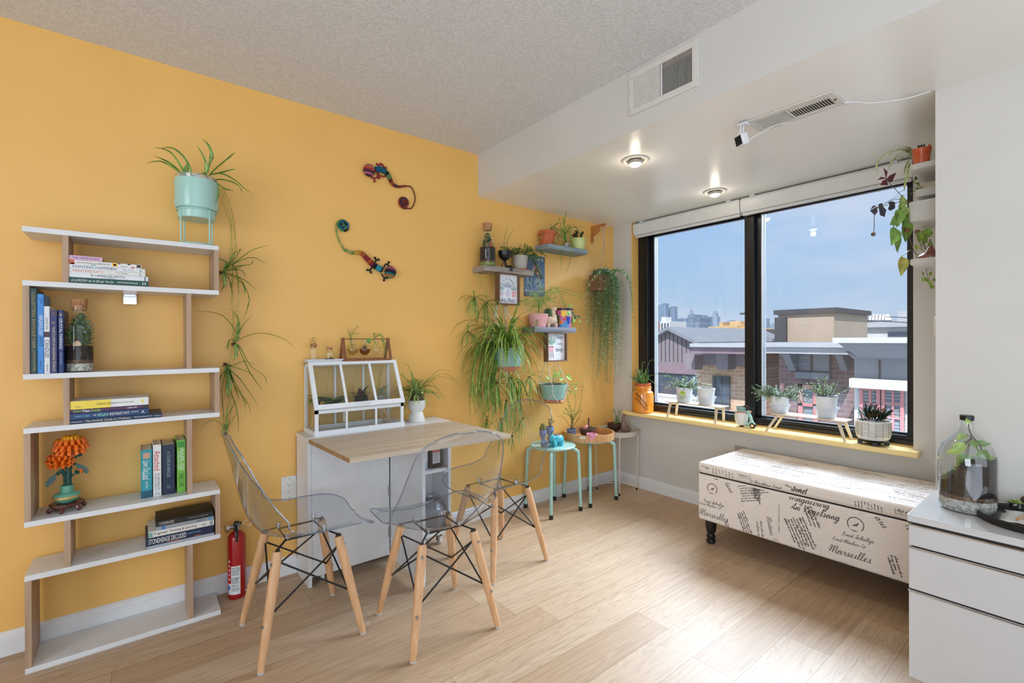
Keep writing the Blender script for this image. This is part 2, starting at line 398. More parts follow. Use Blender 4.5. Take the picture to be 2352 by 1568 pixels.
# ---------------------------------------------------------------- plant kit
def arc_leaf(mb,p,az,el,L,w,droop=2.0,n=9,mi=0,mid=None,ymax=-0.006,wob=0.0):
    d = V((math.cos(az)*math.cos(el),math.sin(az)*math.cos(el),math.sin(el)));p = V(p);pts = [p.copy()];st = L/n
    for i in range(n):
        d = (d + V((random.uniform(-wob,wob),random.uniform(-wob,wob),-droop*st/max(L,0.12)*(0.4 + i/n)))).normalized()
        p = p + d*st
        if p.y > ymax: p.y = ymax
        pts.append(p.copy())
    mb.ribbon(pts,w,mi,mid);return pts
def spider(mb,c,n,L,w,el=(0.3,1.3),droop=2.2,az=(0,6.283),mi=0,mid=1,ymax=-0.006,rad=0.01,wob=0.05):
    for i in range(n):
        a = az[0] + (az[1] - az[0])*((i + random.random()*0.8)/n)
        arc_leaf(mb,V(c) + V((math.cos(a),math.sin(a),0))*rad*random.random(),a,random.uniform(*el),L*random.uniform(0.6,1.1),w*random.uniform(0.75,1.15),droop*random.uniform(0.7,1.3),mi=mi,mid=mid,ymax=ymax,wob=wob)
def stem_leaves(mb,pts,r,step,L,w,mi_s=0,mi_l=1,pairs=True,up=0.4,jit=0.5,shape=(0.0,0.8,1.0,0.7,0.0),ymax=None,taper=1.0):
    mb.tube(pts,[r*(1 - 0.6*i/len(pts)) for i in range(len(pts))],5,mi_s)
    acc = 0;k = 0
    tot = sum((b - a).length for a,b in zip(pts,pts[1:]));run = 0
    for a,b in zip(pts,pts[1:]):
        seg = (b - a).length
        if seg < 1e-9: continue
        t = (b - a)/seg;q = step - acc
        while q < seg:
            p = a + t*q;k += 1;f = 1 - (1 - taper)*(run + q)/tot
            ang = k*1.9 + random.uniform(-jit,jit)
            o = t.orthogonal().normalized();o = Matrix.Rotation(ang,3,t) @ o
            for sgn in ((1,-1) if pairs else (1,)):
                dd = (o*sgn + t*up + V((random.uniform(-.2,.2),random.uniform(-.2,.2),random.uniform(-.1,.2)))).normalized()
                e = p + dd*L
                if ymax is not None and e.y > ymax: dd.y = -abs(dd.y)
                mb.leaf(p,dd,V((0,0,1)) + t*0.3,L*f*random.uniform(0.75,1.15),w*f,mi_l if random.random() < 0.7 else mi_l + 1,shape=shape)
            q += step
        acc = seg - (q - step) if q >= seg else 0;run += seg
    return mb
# ================================================================ the room
XW,ZC,ZS,XS,XR,YR = 3.117,2.383,2.105,1.757,2.366,-2.152
SILL = 0.602
struct('floor',MB().box((-4.3,-5.7,-0.1),(3.4,0.12,0)),'floor')
struct('wall_left',MB().box((-4.3,0,0),(3.4,0.12,2.5)),'orange')
struct('ceiling',MB().box((-4.3,-5.7,ZC),(XS + 0.05,0,2.5)),'popcorn')
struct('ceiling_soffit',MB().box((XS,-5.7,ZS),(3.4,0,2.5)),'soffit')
struct('soffit_face_shade',MB().box((XS - 0.0006,-5.7,ZS),(XS - 0.0001,-0.0005,ZC)),'white_wall')  # thin skin over the soffit face; its darker paint imitates shade
w = MB().box((XW,-0.183,0),(3.32,0,ZS)).box((XW,YR,0),(3.32,-1.937,ZS)).box((XW,-1.937,0),(3.32,-0.183,SILL - 0.028))
struct('wall_back',w,'white_wall')
struct('trim_1',MB().box((XW + 0.001,-0.186,SILL),(3.32,-0.1832,ZS)),'orange')
struct('wall_right',MB().box((XR,-5.7,0),(3.4,YR,ZS)),'white_wall')
struct('wall_front',MB().box((-4.42,-5.7,0),(-4.3,0.12,2.5)),'white_wall')
struct('wall_side',MB().box((-4.3,-5.82,0),(3.4,-5.7,2.5)),'white_wall')
def base(name,a,b,nrm,h=0.088,t=0.015):
    a,b,n = V(a),V(b),V(nrm)
    prof = [(0,0),(t,0),(t,h*0.72),(t*0.75,h*0.76),(t*0.7,h*0.88),(t*0.25,h*0.97),(0,h)]
    return struct(name,MB().prism([a + n*p + V((0,0,q)) for p,q in prof],b - a),'trim',smooth=False)
base('baseboard_left',(-4.3,-0.0005,0),(XW,-0.0005,0),(0,-1,0))
base('baseboard_back',(XW - 0.0005,-0.016,0),(XW - 0.0005,YR,0),(-1,0,0))
# sill board
M['sill'] = mat('sill_yellow_gloss',(248,222,158),0.2,c2=(244,216,148),scale=8)
xf = 3.035
pts = [(3.2,-0.19),(XW,-0.19),(XW,-0.13),(xf + 0.03,-0.13),(xf,-0.15),(xf,-1.972),(XW,-1.972),(XW,-1.936),(3.2,-1.936)]
struct('trim_2',MB().prism([(x,y,SILL - 0.03) for x,y in pts],(0,0,0.03)),'sill',bevel=0.008)
struct('trim_3',MB().box((3.185,-1.936,SILL),(3.2,-0.187,SILL + 0.006)),'orange')
# window
M['black_frame'] = mat('black_aluminium',(18,19,24),0.3,c2=(14,15,20),scale=40)
M['gasket'] = mat('pale_aluminium_bead',(200,206,214),0.35)
M['pane'] = glass('window_pane',(248,251,255),1.0,0.01,0.03,haze=0.018,hazec=(235,240,250))
win = bpy.data.objects.new('window_1',None);COL.objects.link(win);win['kind'] = 'structure';win.location = (3.24,-1.05,SILL);WLOC[win.name] = V(win.location)
X0,X1 = 3.2,3.29
ZT = 2.1
build('frame',MB().box((X0,-1.936,SILL),(X1,-0.187,0.655)).box((X0,-1.936,2.01),(X1,-0.187,ZT)).box((X0,-0.275,0.655),(X1,-0.187,2.01)).box((X0,-1.936,0.655),(X1,-1.895,2.01))
      .box((X0 - 0.012,-1.936,SILL),(X0,-0.187,SILL + 0.03)),'black_frame',win,bevel=0.003)
build('mullion',MB().box((X0 - 0.015,-1.112,SILL + 0.001),(X1 + 0.001,-1.05,ZT - 0.001)),'black_frame',win,bevel=0.003)
for y0,y1,dx in ((-1.05,-0.275,0.045),(-1.893,-1.112,0.02)):
    t_ = 0.013
    sb = MB().box((X0 + dx,y0,0.655),(X0 + dx + 0.03,y1,0.655 + t_)).box((X0 + dx,y0,2.01 - 0.02),(X0 + dx + 0.03,y1,2.01))
    sb.box((X0 + dx,y1 - 0.03,0.655),(X0 + dx + 0.03,y1,2.01))
    sash = build('sash',sb,'black_frame',win,bevel=0.002)
    build('glazing_bead',MB().box((X0 + dx + 0.002,y1 - 0.036,0.668),(X0 + dx + 0.02,y1 - 0.030,1.99)).box((X0 + dx + 0.006,y1 - 0.05,0.668),(X0 + dx + 0.022,y1 - 0.045,1.99)),'gasket',sash)
    build('pane',MB().box((X0 + dx + 0.012,y0,0.665),(X0 + dx + 0.016,y1 - 0.036,1.995)),'pane',sash)
# roller blinds
M['blind'] = mat('blind_cassette_white',(222,222,220),0.35,c2=(216,216,215),scale=15)
def blind(y0,y1,lab):
    t = thing('roller_blind',lab,'roller blind',(3.16,(y0 + y1)/2,1.99),'roller blinds above the window')
    pr = [(3.195,2.088),(3.125,2.088),(3.12,2.082),(3.122,2.03),(3.135,2.006),(3.15,2.0),(3.195,2.0)]
    build('cassette',MB().prism([(x,y0,z) for x,z in pr],(0,y1 - y0,0)),'blind',t)
    build('top_rail',MB().box((3.127,y0 + 0.004,2.0885),(3.19,y1 - 0.004,2.094)),'blind',t)
    for yy in (y0 + 0.06,y1 - 0.09):
        build('bracket',MB().box((3.122,yy,2.09),(3.15,yy + 0.03,2.104)),'gasket',t)
    build('bottom_bar',MB().prism([(3.142,y0 + 0.008,1.9995),(3.138,y0 + 0.008,1.988),(3.15,y0 + 0.008,1.982),(3.17,y0 + 0.008,1.9995)],(0,y1 - y0 - 0.016,0)),'blind',t)
blind(-1.046,-0.195,'white roller blind, shorter left one, rolled up over the left window pane')
blind(-1.932,-1.052,'white roller blind rolled up over the right window pane nearest the white wall')
# ceiling fittings
M['vent'] = mat('vent_white_enamel',(214,211,204),0.4,c2=(208,205,198),scale=30)
M['dark'] = mat('dark_duct',(16,15,15),0.9)
M['rust'] = mat('duct_brown',(96,78,62),0.8)
def vent_side():
    t = thing('air_vent','large white air vent on the upright face of the soffit, its right half dark','air vent',(XS,-1.38,2.18))
    y0,y1,z0,z1 = -1.549,-1.214,2.178,2.366;x = XS
    b = MB();bw = 0.026
    b.box((x - 0.008,y0,z0),(x - 0.0005,y1,z0 + bw)).box((x - 0.008,y0,z1 - bw),(x - 0.0005,y1,z1)).box((x - 0.008,y0,z0 + bw),(x - 0.0005,y0 + bw,z1 - bw)).box((x - 0.008,y1 - bw*.8,z0 + bw),(x - 0.0005,y1,z1 - bw))
    yc = (y0 + y1)/2;b.box((x - 0.008,yc - 0.004,z0 + bw),(x - 0.0005,yc + 0.004,z1 - bw))
    build('frame',b,'vent',t,bevel=0.002)
    build('backing',MB().box((x - 0.0015,y0 + bw,z0 + bw),(x - 0.0003,y1 - bw*.8,z1 - bw)),'dark',t)
    n = 20;ya,yb = yc + 0.006,y1 - bw*.8
    for side,(a,c) in enumerate(((yc + 0.006,y1 - bw*.8),(y0 + bw,yc - 0.006))):
        s_ = MB()
        for i in range(n):
            y = a + (c - a)*(i + 0.5)/n;w_ = 0.0052 if side == 0 else 0.0018
            s_.box((x - (0.0075 if side == 0 else 0.0035),y - w_/2,z0 + bw),(x - 0.002,y + w_/2,z1 - bw))
        if side: s_.box((x - 0.0028,a,z1 - bw - 0.022),(x - 0.0016,c,z1 - bw),1)
        build('louvre_bank',s_,['vent','rust'],t)
    for y in (y0 + 0.012,y1 - 0.01): build('screw',MB().tube([(x - 0.0105,y,2.27),(x - 0.008,y,2.27)],0.004,10),'gasket',t)
vent_side()
def vent_low():
    a,b_,y0,y1,z = 2.052,2.2,-1.913,-1.59,ZS
    t = thing('air_vent','white slotted air vent on the underside of the soffit beside the camera','air vent',((a + b_)/2,-1.75,ZS - 0.008))
    bw = 0.024;f = MB()
    f.box((a,y0,z - 0.008),(a + bw,y1,z - 0.0005)).box((b_ - bw,y0,z - 0.008),(b_,y1,z - 0.0005)).box((a + bw,y0,z - 0.008),(b_ - bw,y0 + bw,z - 0.0005)).box((a + bw,y1 - bw,z - 0.008),(b_ - bw,y1,z - 0.0005))
    yc = (y0 + y1)/2 + 0.01;f.box((a + bw,yc - 0.004,z - 0.008),(b_ - bw,yc + 0.004,z - 0.0005))
    build('frame',f,'vent',t,bevel=0.002)
    build('backing',MB().box((a + bw,y0 + bw,z - 0.0015),(b_ - bw,y1 - bw,z - 0.0003)),'dark',t)
    for (c,d,w_) in ((yc + 0.006,y1 - bw,0.0055),(y0 + bw,yc - 0.006,0.0022)):
        s_ = MB()
        for i in range(15):
            y = c + (d - c)*(i + .5)/15;s_.box((a + bw,y - w_/2,z - (0.0075 if w_ > .004 else 0.0035)),(b_ - bw,y + w_/2,z - 0.002))
        if w_ < 0.004:
            s_.box((a + bw,c,z - 0.003),(a + bw + 0.035,d,z - 0.0016))
            for k in range(7): s_.box((a + bw + 0.04 + k*0.009,c,z - 0.003),(a + bw + 0.041 + k*0.009,d,z - 0.002),1)
        build('louvre_bank',s_,['vent','rust'],t)
    build('screw',MB().tube([((a + b_)/2,y0 + 0.012,z - 0.011),((a + b_)/2,y0 + 0.012,z - 0.008)],0.005,10),'rust',t)
vent_low()
M['lampglow'] = mat('lamp_lens',(255,246,230),0.4,emit=(255,236,205),estr=7)
M['nickel'] = mat('brushed_nickel',(170,168,165),0.3,metal=0.9)
def downlight(x,y,lab):
    t = thing('recessed_light',lab,'ceiling light',(x,y,ZS),'recessed lights in the soffit')
    build('trim_ring',MB().lathe([(0.045,0.0),(0.064,-0.001),(0.068,-0.005),(0.06,-0.009),(0.052,-0.007),(0.042,-0.004),(0.04,0.0)],(x,y,ZS),36,caps=False),'vent',t)
    build('lamp_collar',MB().lathe([(0.036,0.0),(0.037,-0.018),(0.033,-0.022),(0.03,-0.018)],(x,y,ZS - 0.0005),28,caps=False),'nickel',t)
    bl = build('bulb_lens',MB().lathe([(0.0,-0.034),(0.02,-0.033),(0.03,-0.026),(0.031,-0.016),(0.0,-0.015)],(x,y,ZS),24),'lampglow',t)
    l = light('recessed_light_glow','SPOT',(x,y,ZS - 0.05),9,(1,0.86,0.68),target=(x,y,0));l.data.spot_size = 2.4;l.data.spot_blend = 0.7;l.data.shadow_soft_size = 0.03
    l2 = light('recessed_light_spill','POINT',(x,y,ZS - 0.06),0.35,(1,0.88,0.72));l2.data.shadow_soft_size = 0.02
downlight(2.039,-1.031,'recessed ceiling light, nearer and larger of the two lit ones')
downlight(2.869,-1.016,'recessed ceiling light, smaller lit one closer to the window')
def camera_dev():
    p = AZ(1722,290,ZS);x,y = 2.06,-1.585
    t = thing('security_camera','small white square camera with black face hanging from the soffit vent','camera',(x,y,ZS))
    build('mounting_plate',MB().box((x - 0.028,y - 0.02,ZS - 0.018),(x + 0.012,y + 0.022,ZS - 0.0085)),'trim',t,bevel=0.003)
    build('hinge_arm',MB().tube([(x - 0.018,y + 0.008,ZS - 0.018),(x - 0.022,y + 0.01,ZS - 0.052)],0.0035).tube([(x - 0.002,y + 0.004,ZS - 0.018),(x - 0.006,y + 0.006,ZS - 0.052)],0.0035).box((x - 0.026,y - 0.0,ZS - 0.056),(x + 0.0,y + 0.016,ZS - 0.048)),'trim',t)
    R = Matrix.Translation((x - 0.014,y + 0.006,ZS - 0.079)) @ Matrix.Rotation(math.radians(-28),4,'Z') @ Matrix.Rotation(math.radians(-16),4,'Y')
    bd = build('body',MB().box((-0.016,-0.025,-0.025),(0.018,0.025,0.025),0,R),'trim',t,bevel=0.008,seg=4)
    build('lens_face',MB().box((-0.0185,-0.019,-0.019),(-0.0155,0.019,0.019),0,R),'dark',bd,bevel=0.003)
    a = AZ(1745,305,ZS - 0.06)
    pts = [(x + 0.006,y - 0.004,ZS - 0.085),(x + 0.035,y - 0.03,ZS - 0.06),(x + 0.09,y - 0.09,ZS - 0.02),(2.205,-1.72,ZS - 0.006),(2.206,-1.915,ZS - 0.005),(2.25,-1.98,ZS - 0.016),(2.31,-2.07,ZS - 0.018),(2.352,-2.14,ZS - 0.004)]
    tag(build('power_cable',MB().tube(cat(pts,8),0.0022,6),'trim'),'thin white cable running from the security camera along the soffit to the wall corner','cable')
    build('cable_clip',MB().box((2.198,-1.925,ZS - 0.009),(2.214,-1.912,ZS)),'trim',t)
camera_dev()
# outlets
M['plate'] = mat('white_plastic',(228,226,220),0.3)
M['slot'] = mat('dark_slot',(40,36,34),0.6)
def outlet(name,lab,c,u,n,grey=False):
    t = thing(name,lab,'outlet',tuple(c));u,n,c = V(u),V(n),V(c);z = V((0,0,1))
    def bx(mb,a,b_,h0,h1,d0,d1,mi=0): mb.add([c + u*i + z*j + n*k for k in (d0,d1) for i,j in ((a,h0),(b_,h0),(b_,h1),(a,h1))],[(0,3,2,1),(4,5,6,7),(0,1,5,4),(1,2,6,5),(2,3,7,6),(3,0,4,7)],mi)
    m_ = MB();bx(m_,-0.037,0.037,-0.06,0.06,0.0005,0.006);build('cover_plate',m_,'nickel' if grey else 'plate',t,bevel=0.002)
    m_ = MB();bx(m_,-0.0165,0.0165,-0.034,0.034,0.006,0.0085)
    rc = build('receptacle',m_,'plate',t,bevel=0.0015)
    m_ = MB()
    for dz in (-0.017,0.017):
        bx(m_,-0.0085,-0.0065,dz + 0.0,dz + 0.008,0.0085,0.0088);bx(m_,0.0062,0.008,dz + 0.001,dz + 0.007,0.0085,0.0088);bx(m_,-0.0022,0.0022,dz - 0.008,dz - 0.0035,0.0085,0.0088)
    build('socket_slots',m_,'slot',rc,smooth=False)
    for dz in (-0.047,0.047): build('screw',MB().tube([c + z*dz + n*0.006,c + z*dz + n*0.0072],0.003,10),'nickel',t)
p = AY(664,1120,0)
outlet('wall_outlet','white double wall outlet on the orange wall beside the folding table',p,(1,0,0),(0,-1,0))
p = AX(1702,1030,XW);outlet('wall_outlet','grey wall outlet below the window sill, half hidden behind the bench',(p.x,p.y,p.z - 0.045),(0,-1,0),(-1,0,0),True)

# ================================================================ outside the window
M['haze1'] = mat('far_tower_haze_blue',(132,150,172),0.9,c2=(138,156,178),scale=0.05)  # air haze of the skyline is mixed into these tower colours
M['haze2'] = mat('far_tower_haze_grey',(150,164,182),0.9,c2=(156,170,186),scale=0.05)
M['towerglass'] = tilemat('tower_windows',(108,126,148),(124,142,162),(138,154,172),14,8,mortar=0.8)  # window tones lightened, with the haze put into the colour
M['ochre'] = tilemat('ochre_apartments',(226,190,140),(216,180,132),(200,170,130),9,4.0,mortar=0.5)
M['ochre2'] = mat('ochre_render',(222,184,134),0.9,scale=0.3)
M['plum'] = mat('mauve_cladding',(150,138,146),0.8,c2=(143,131,140),scale=2)
M['plum2'] = mat('mauve_band',(150,128,138),0.8,c2=(143,121,131),scale=2)
M['tan'] = mat('tan_render',(196,176,156),0.9,c2=(190,170,150),scale=1.2)
M['roofdark'] = mat('dark_roof_edge',(78,78,82),0.8)
M['greyclad'] = mat('grey_cladding',(148,152,158),0.7,c2=(140,144,150),scale=1.5)
M['greylight'] = mat('pale_grey_render',(190,192,196),0.8,c2=(184,186,190),scale=1.5)
M['whiteout'] = mat('white_render',(225,224,220),0.8,c2=(216,215,212),scale=1.5)
M['brickwall'] = tilemat('warm_brick',(226,184,148),(206,158,124),(226,204,178),0.24,0.11,mortar=0.012)
M['brickred'] = tilemat('red_brick',(150,120,118),(134,106,106),(158,136,132),0.24,0.11,mortar=0.012)
M['winglass'] = mat('dark_window_glass',(58,70,88),0.12,c2=(74,88,106),scale=0.8)
M['blinds_out'] = tilemat('window_blinds',(150,162,172),(158,170,178),(108,120,132),50,0.06,mortar=0.012)
M['redframe'] = mat('red_window_frame',(222,148,148),0.6)
M['metal_out'] = mat('galvanised_metal',(190,192,196),0.45,metal=0.4,c2=(150,152,158),scale=3)
M['groundm'] = mat('distant_ground',(150,156,158),1.0,c2=(128,140,140),scale=0.02)
struct('ground',MB().box((4,-1500,-14.2),(2400,2400,-14)),'groundm')
GZ = -14
def q(px,py,X): p = AX(px,py,X);return p.y,p.z
def blk(mb,px0,px1,py,X,depth,mi=0,z0=GZ,pyb=None):
    y1,zt = q(px0,py,X);y0,_ = q(px1,py,X)
    if pyb is not None: z0 = q((px0 + px1)/2,pyb,X)[1]
    mb.box((X,y0,z0),(X + depth,y1,zt),mi);return (y0,y1,zt)
def bldg(name,lab,cat_,px,X): 
    y = q(px,800,X)[0];return thing(name,lab,cat_,(X,y,GZ))
# hazy skyline
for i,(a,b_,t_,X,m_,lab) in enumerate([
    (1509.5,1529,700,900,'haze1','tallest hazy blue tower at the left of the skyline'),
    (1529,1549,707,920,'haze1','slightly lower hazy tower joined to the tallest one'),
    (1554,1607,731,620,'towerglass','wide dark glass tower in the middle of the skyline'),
    (1594,1616,727,760,'haze1','hazy blue tower just behind the wide dark glass tower'),
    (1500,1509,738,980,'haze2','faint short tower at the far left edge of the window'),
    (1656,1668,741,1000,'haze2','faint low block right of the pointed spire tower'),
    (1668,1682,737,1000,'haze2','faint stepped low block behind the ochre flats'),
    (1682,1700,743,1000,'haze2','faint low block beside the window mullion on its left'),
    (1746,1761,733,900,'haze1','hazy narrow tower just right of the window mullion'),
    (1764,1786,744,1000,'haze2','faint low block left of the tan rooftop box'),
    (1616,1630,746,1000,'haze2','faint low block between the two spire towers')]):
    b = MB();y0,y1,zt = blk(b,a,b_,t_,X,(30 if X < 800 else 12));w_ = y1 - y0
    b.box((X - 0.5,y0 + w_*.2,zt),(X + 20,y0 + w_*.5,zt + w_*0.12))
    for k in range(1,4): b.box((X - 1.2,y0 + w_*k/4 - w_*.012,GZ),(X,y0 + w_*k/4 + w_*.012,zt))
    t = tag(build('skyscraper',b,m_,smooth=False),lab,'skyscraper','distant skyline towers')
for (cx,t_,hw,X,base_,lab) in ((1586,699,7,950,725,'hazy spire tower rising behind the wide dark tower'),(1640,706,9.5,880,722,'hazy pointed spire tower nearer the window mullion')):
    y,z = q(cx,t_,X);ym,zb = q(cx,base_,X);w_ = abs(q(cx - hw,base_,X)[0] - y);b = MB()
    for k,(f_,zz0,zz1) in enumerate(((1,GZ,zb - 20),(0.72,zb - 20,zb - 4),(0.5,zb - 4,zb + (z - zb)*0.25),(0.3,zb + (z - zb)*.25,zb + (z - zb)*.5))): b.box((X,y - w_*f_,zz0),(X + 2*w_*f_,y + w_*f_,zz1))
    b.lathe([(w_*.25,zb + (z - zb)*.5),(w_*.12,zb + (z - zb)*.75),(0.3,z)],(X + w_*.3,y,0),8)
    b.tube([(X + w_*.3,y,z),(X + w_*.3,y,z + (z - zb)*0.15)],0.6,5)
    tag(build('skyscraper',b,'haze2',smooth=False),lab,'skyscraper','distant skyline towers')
def windows(t,px0,px1,py0,py1,X,nx,ny,fx=0.5,fy=0.5,m_='winglass',depth=0.15):
    """each window a pane set in a thin surround, proud of the wall"""
    y1,z1 = q(px0,py0,X);y0,z0 = q(px1,py1,X)
    for i in range(nx):
        for j in range(ny):
            cy = y0 + (y1 - y0)*(i + .5)/nx;cz = z0 + (z1 - z0)*(j + .5)/ny;a = (y1 - y0)/nx*fx/2;c = (z1 - z0)/ny*fy/2
            build('window',MB().box((X - depth,cy - a,cz - c),(X + 0.02,cy + a,cz + c)),m_,t,smooth=False)
# mid distance
t = bldg('apartment_building','ochre apartment building with balconies in front of the skyline','building',1670,260)
b = MB();blk(b,1627,1655,750,262,30,1);blk(b,1653,1693,748,258,30);blk(b,1692,1720,752,262,30,1);blk(b,1652,1660,740,264,10,1);blk(b,1676,1702,738,266,14,1)
build('wall',b,['ochre2','ochre'],t,smooth=False)
windows(t,1629,1651,754,772,261.9,2,4,.7,.4);windows(t,1655,1692,752,772,257.9,5,4,.35,.45);windows(t,1694,1718,756,772,261.9,3,3,.7,.4)
t = bldg('tower_block','slim white block with a brick red side below the tall hazy towers','building',1525,200)
b = MB();blk(b,1516,1539,738,200,14);blk(b,1511,1516,738,200.5,14,1);blk(b,1519,1529,728,203,5)
build('wall',b,['whiteout','brickred'],t,smooth=False);windows(t,1517,1538,742,770,199.9,3,8,.55,.5)
tag(build('rooftop_unit',MB().box((170,q(1558,751,170)[0],GZ),(178,q(1541,751,170)[0],q(1550,751,170)[1])),'greylight'),'small white rooftop unit beside the slim white block','building')
for a,b_,ty,X,m_,lab in [(1500,1560,768,150,'greylight','low pale roof right behind the gabled building'),(1556,1640,771,140,'whiteout','long low white roof under the ochre flats'),(1600,1720,777,80,'greyclad','low grey roof with a dark parapet behind the brick building'),(1575,1600,765,160,'ochre2','small tan house behind the gabled roof'),(1680,1722,768,110,'greyclad','grey block with window row left of the mullion')]:
    b = MB();y0,y1,zt = blk(b,a,b_,ty,X,14);b.box((X - .3,y0,zt - 0.8),(X + 14,y1,zt + 0.3),1)
    b.box((X + 2,y0 + (y1 - y0)*.3,zt),(X + 5,y0 + (y1 - y0)*.45,zt + 1.2),1)
    tag(build('low_building',b,[m_,'greylight'],smooth=False),lab,'building')
# gabled building
X = 15.0;t = bldg('gabled_building','mauve gabled building with upright cladding boards at the left of the window','building',1540,X)
P = [q(px,py,X) for px,py in ((1480,792),(1541,758),(1612,793))]
yl,yr = P[0][0],P[2][0];zb = q(1550,857,X)[1]
build('gable_wall',MB().prism([(X,yl,GZ),(X,yl,P[0][1]),(X,P[1][0],P[1][1]),(X,yr,P[2][1]),(X,yr,GZ)],(7,0,0)),'plum',t,smooth=False)
s_ = MB()
for k in range(14):
    y = yl + (yr - yl)*(k + .5)/14;f = (y - yl)/(P[1][0] - yl) if y > P[1][0] else (y - yr)/(P[1][0] - yr)
    zt = P[0][1] + (P[1][1] - P[0][1])*max(0,min(1,f));s_.box((X - 0.02,y - 0.012,zb + .4),(X,y + 0.012,zt))
build('cladding_battens',s_,'roofdark',t,smooth=False)
rf = MB()
for a,b_ in ((P[0],P[1]),(P[1],P[2])):
    a,b_ = V((X - 0.25,a[0],a[1])),V((X - 0.25,b_[0],b_[1]));rf.prism([a,b_,b_ + V((0,0,.12)),a + V((0,0,.12))],(7.4,0,0))
build('roof',rf,'greyclad',t,smooth=False)
build('band',MB().box((X - .12,yr,zb),(X,yl,q(1550,835,X)[1])),'plum2',t,smooth=False)
build('window_band',MB().box((X - .05,yr,q(1550,905,X)[1]),(X + .05,yl,zb - 0.02)),'winglass',t,smooth=False)
# terrace with railing
X = 9.5;ya,zt = q(1470,929,X);yb,_ = q(1600,938,X)
tag(build('terrace_slab',MB().box((X - .6,yb,zt - 0.4),(X + 1.2,ya,zt)),'whiteout'),'pale terrace slab below the gabled building','terrace')
t = thing('railing','white balustrade railing on the terrace behind the orange jar','railing',(X,(ya + yb)/2,zt))
zr = q(1530,905,X)[1]
build('handrail',MB().box((X - .03,yb,zr - .05),(X + .05,ya,zr)).box((X - .02,yb,zt),(X + .03,ya,zt + .05)),'whiteout',t,smooth=False)
s_ = MB();n = 34
for k in range(n): y = yb + (ya - yb)*(k + .5)/n;s_.box((X - .01,y - .012,zt + .05),(X + .015,y + .012,zr - .05))
build('baluster_row',s_,'whiteout',t,smooth=False)
# brick building with cornice
X = 13.5;t = bldg('brick_building','pale brick building with deep mauve cornice left of the window mullion','building',1650,X)
y1,_ = q(1601,820,X);y0,_ = q(1720,820,X)
zc1 = q(1650,797,12.4)[1];zc0 = q(1650,812,12.4)[1]
build('wall',MB().box((X,y0,GZ),(X + 5,y1,zc0)),'brickwall',t,smooth=False)
build('cornice',MB().box((12.4,q(1722,800,12.4)[0],zc0),(X + 5,q(1586,800,12.4)[0],zc1)).box((12.3,q(1723,800,12.3)[0],zc1),(X + 5,q(1584,800,12.3)[0],zc1 + .1),1),['plum2','greylight'],t,smooth=False)
zs_ = q(1650,838,X)[1];build('frieze',MB().box((X - .25,y0,zs_),(X - .01,y1,zc0 - .01)),'plum',t,smooth=False)
for px in (1613,1687): yy = q(px,830,X)[0];build('bracket',MB().box((X - .7,yy - .16,q(px,846,X)[1]),(X - .26,yy + .16,zc0 - .02)),'plum',t,smooth=False)
ya,za = q(1638,862,X - .06);yb,zb = q(1676,938,X - .06)
w_ = build('window',MB().box((X - .06,yb,zb),(X + .02,ya,za)),'winglass',t,smooth=False)
build('window_frame',MB().box((X - .1,yb,zb),(X - .05,ya,zb + .06)).box((X - .1,yb,za - .06),(X - .05,ya,za)).box((X - .1,ya - .06,zb + .06),(X - .05,ya,za - .06)).box((X - .1,yb,zb + .06),(X - .05,yb + .06,za - .06)).box((X - .1,(ya + yb)/2 - .02,zb + .06),(X - .05,(ya + yb)/2 + .02,za - .06)),'roofdark',w_,smooth=False)
# tan rooftop block
X = 20.0;t = bldg('rooftop_block','tan rooftop box with a dark roof edge above the grey cornice','building',1900,X)
yc,z1 = q(1915,706,X);y1,_ = q(1787,713,X);x1 = AY(1992,716,yc).x
build('wall',MB().box((X,yc,GZ),(x1,y1,z1 - .18)),'tan',t,smooth=False)
build('roof_edge',MB().box((X - .12,yc - .12,z1 - .18),(x1 + .1,y1 + .12,z1)).box((X - .2,y1 - .35,z1 - 4.2),(X + .0,y1 + .05,z1 - .3)),'roofdark',t,smooth=False)
# tan block behind, left
X = 30.0;t = bldg('low_block','grey tan block with dark roof edge right of the window mullion','building',1765,X)
b = MB();y0,y1,zt = blk(b,1735,1792,757,X,8);build('wall',b,'tan',t,smooth=False)
build('roof_edge',MB().box((X - .4,y0,zt - .8),(X + 8,y1 + .3,zt)),'roofdark',t,smooth=False)
# centre grey building
X = 13.0;t = bldg('grey_building','grey panelled building with brick piers and a wide cornice','building',1850,X)
zc = q(1850,797,12.0)[1];zd = q(1850,812.5,12.0)[1]
build('cornice',MB().box((12.0,q(1958,800,12.0)[0],zd),(X + 6,q(1757,800,12.0)[0],zc)).box((11.9,q(1960,800,11.9)[0],zc),(X + 6,q(1755,800,11.9)[0],zc + .08)),'greylight',t,smooth=False)
y1,_ = q(1789,820,X);y0,_ = q(1975,820,X)
build('wall',MB().box((X,y0,GZ),(X + 6,y1,zd)),'brickred',t,smooth=False)
ya,za = q(1827,813,X - .1);yb,zb = q(1905,872,X - .1)
pn = build('panel_field',MB().box((X - .12,yb,zb),(X - .01,ya,zd - .02)),'greyclad',t,smooth=False)
ym,zm = q(1865,853,X - .1);build('panel_joint',MB().box((X - .14,ym - .02,zm),(X - .12,ym + .02,zd - .03)).box((X - .14,yb,zm - .02),(X - .12,ya,zm + .02)),'roofdark',pn,smooth=False)
for a,b_ in ((1795,1812),(1917,1933)):
    yy1,zz = q(a,852,12.3);yy0,_ = q(b_,852,12.3);build('bracket',MB().prism([(12.3,yy1,zd - .02),(12.9,yy1,zd - .02),(12.9,yy1,zz),(12.7,yy1,zz)],(0,yy0 - yy1,0)),'greyclad',t,smooth=False)
ya,za = q(1835,882,X - .1);yb,zb = q(1880,985,X - .1)
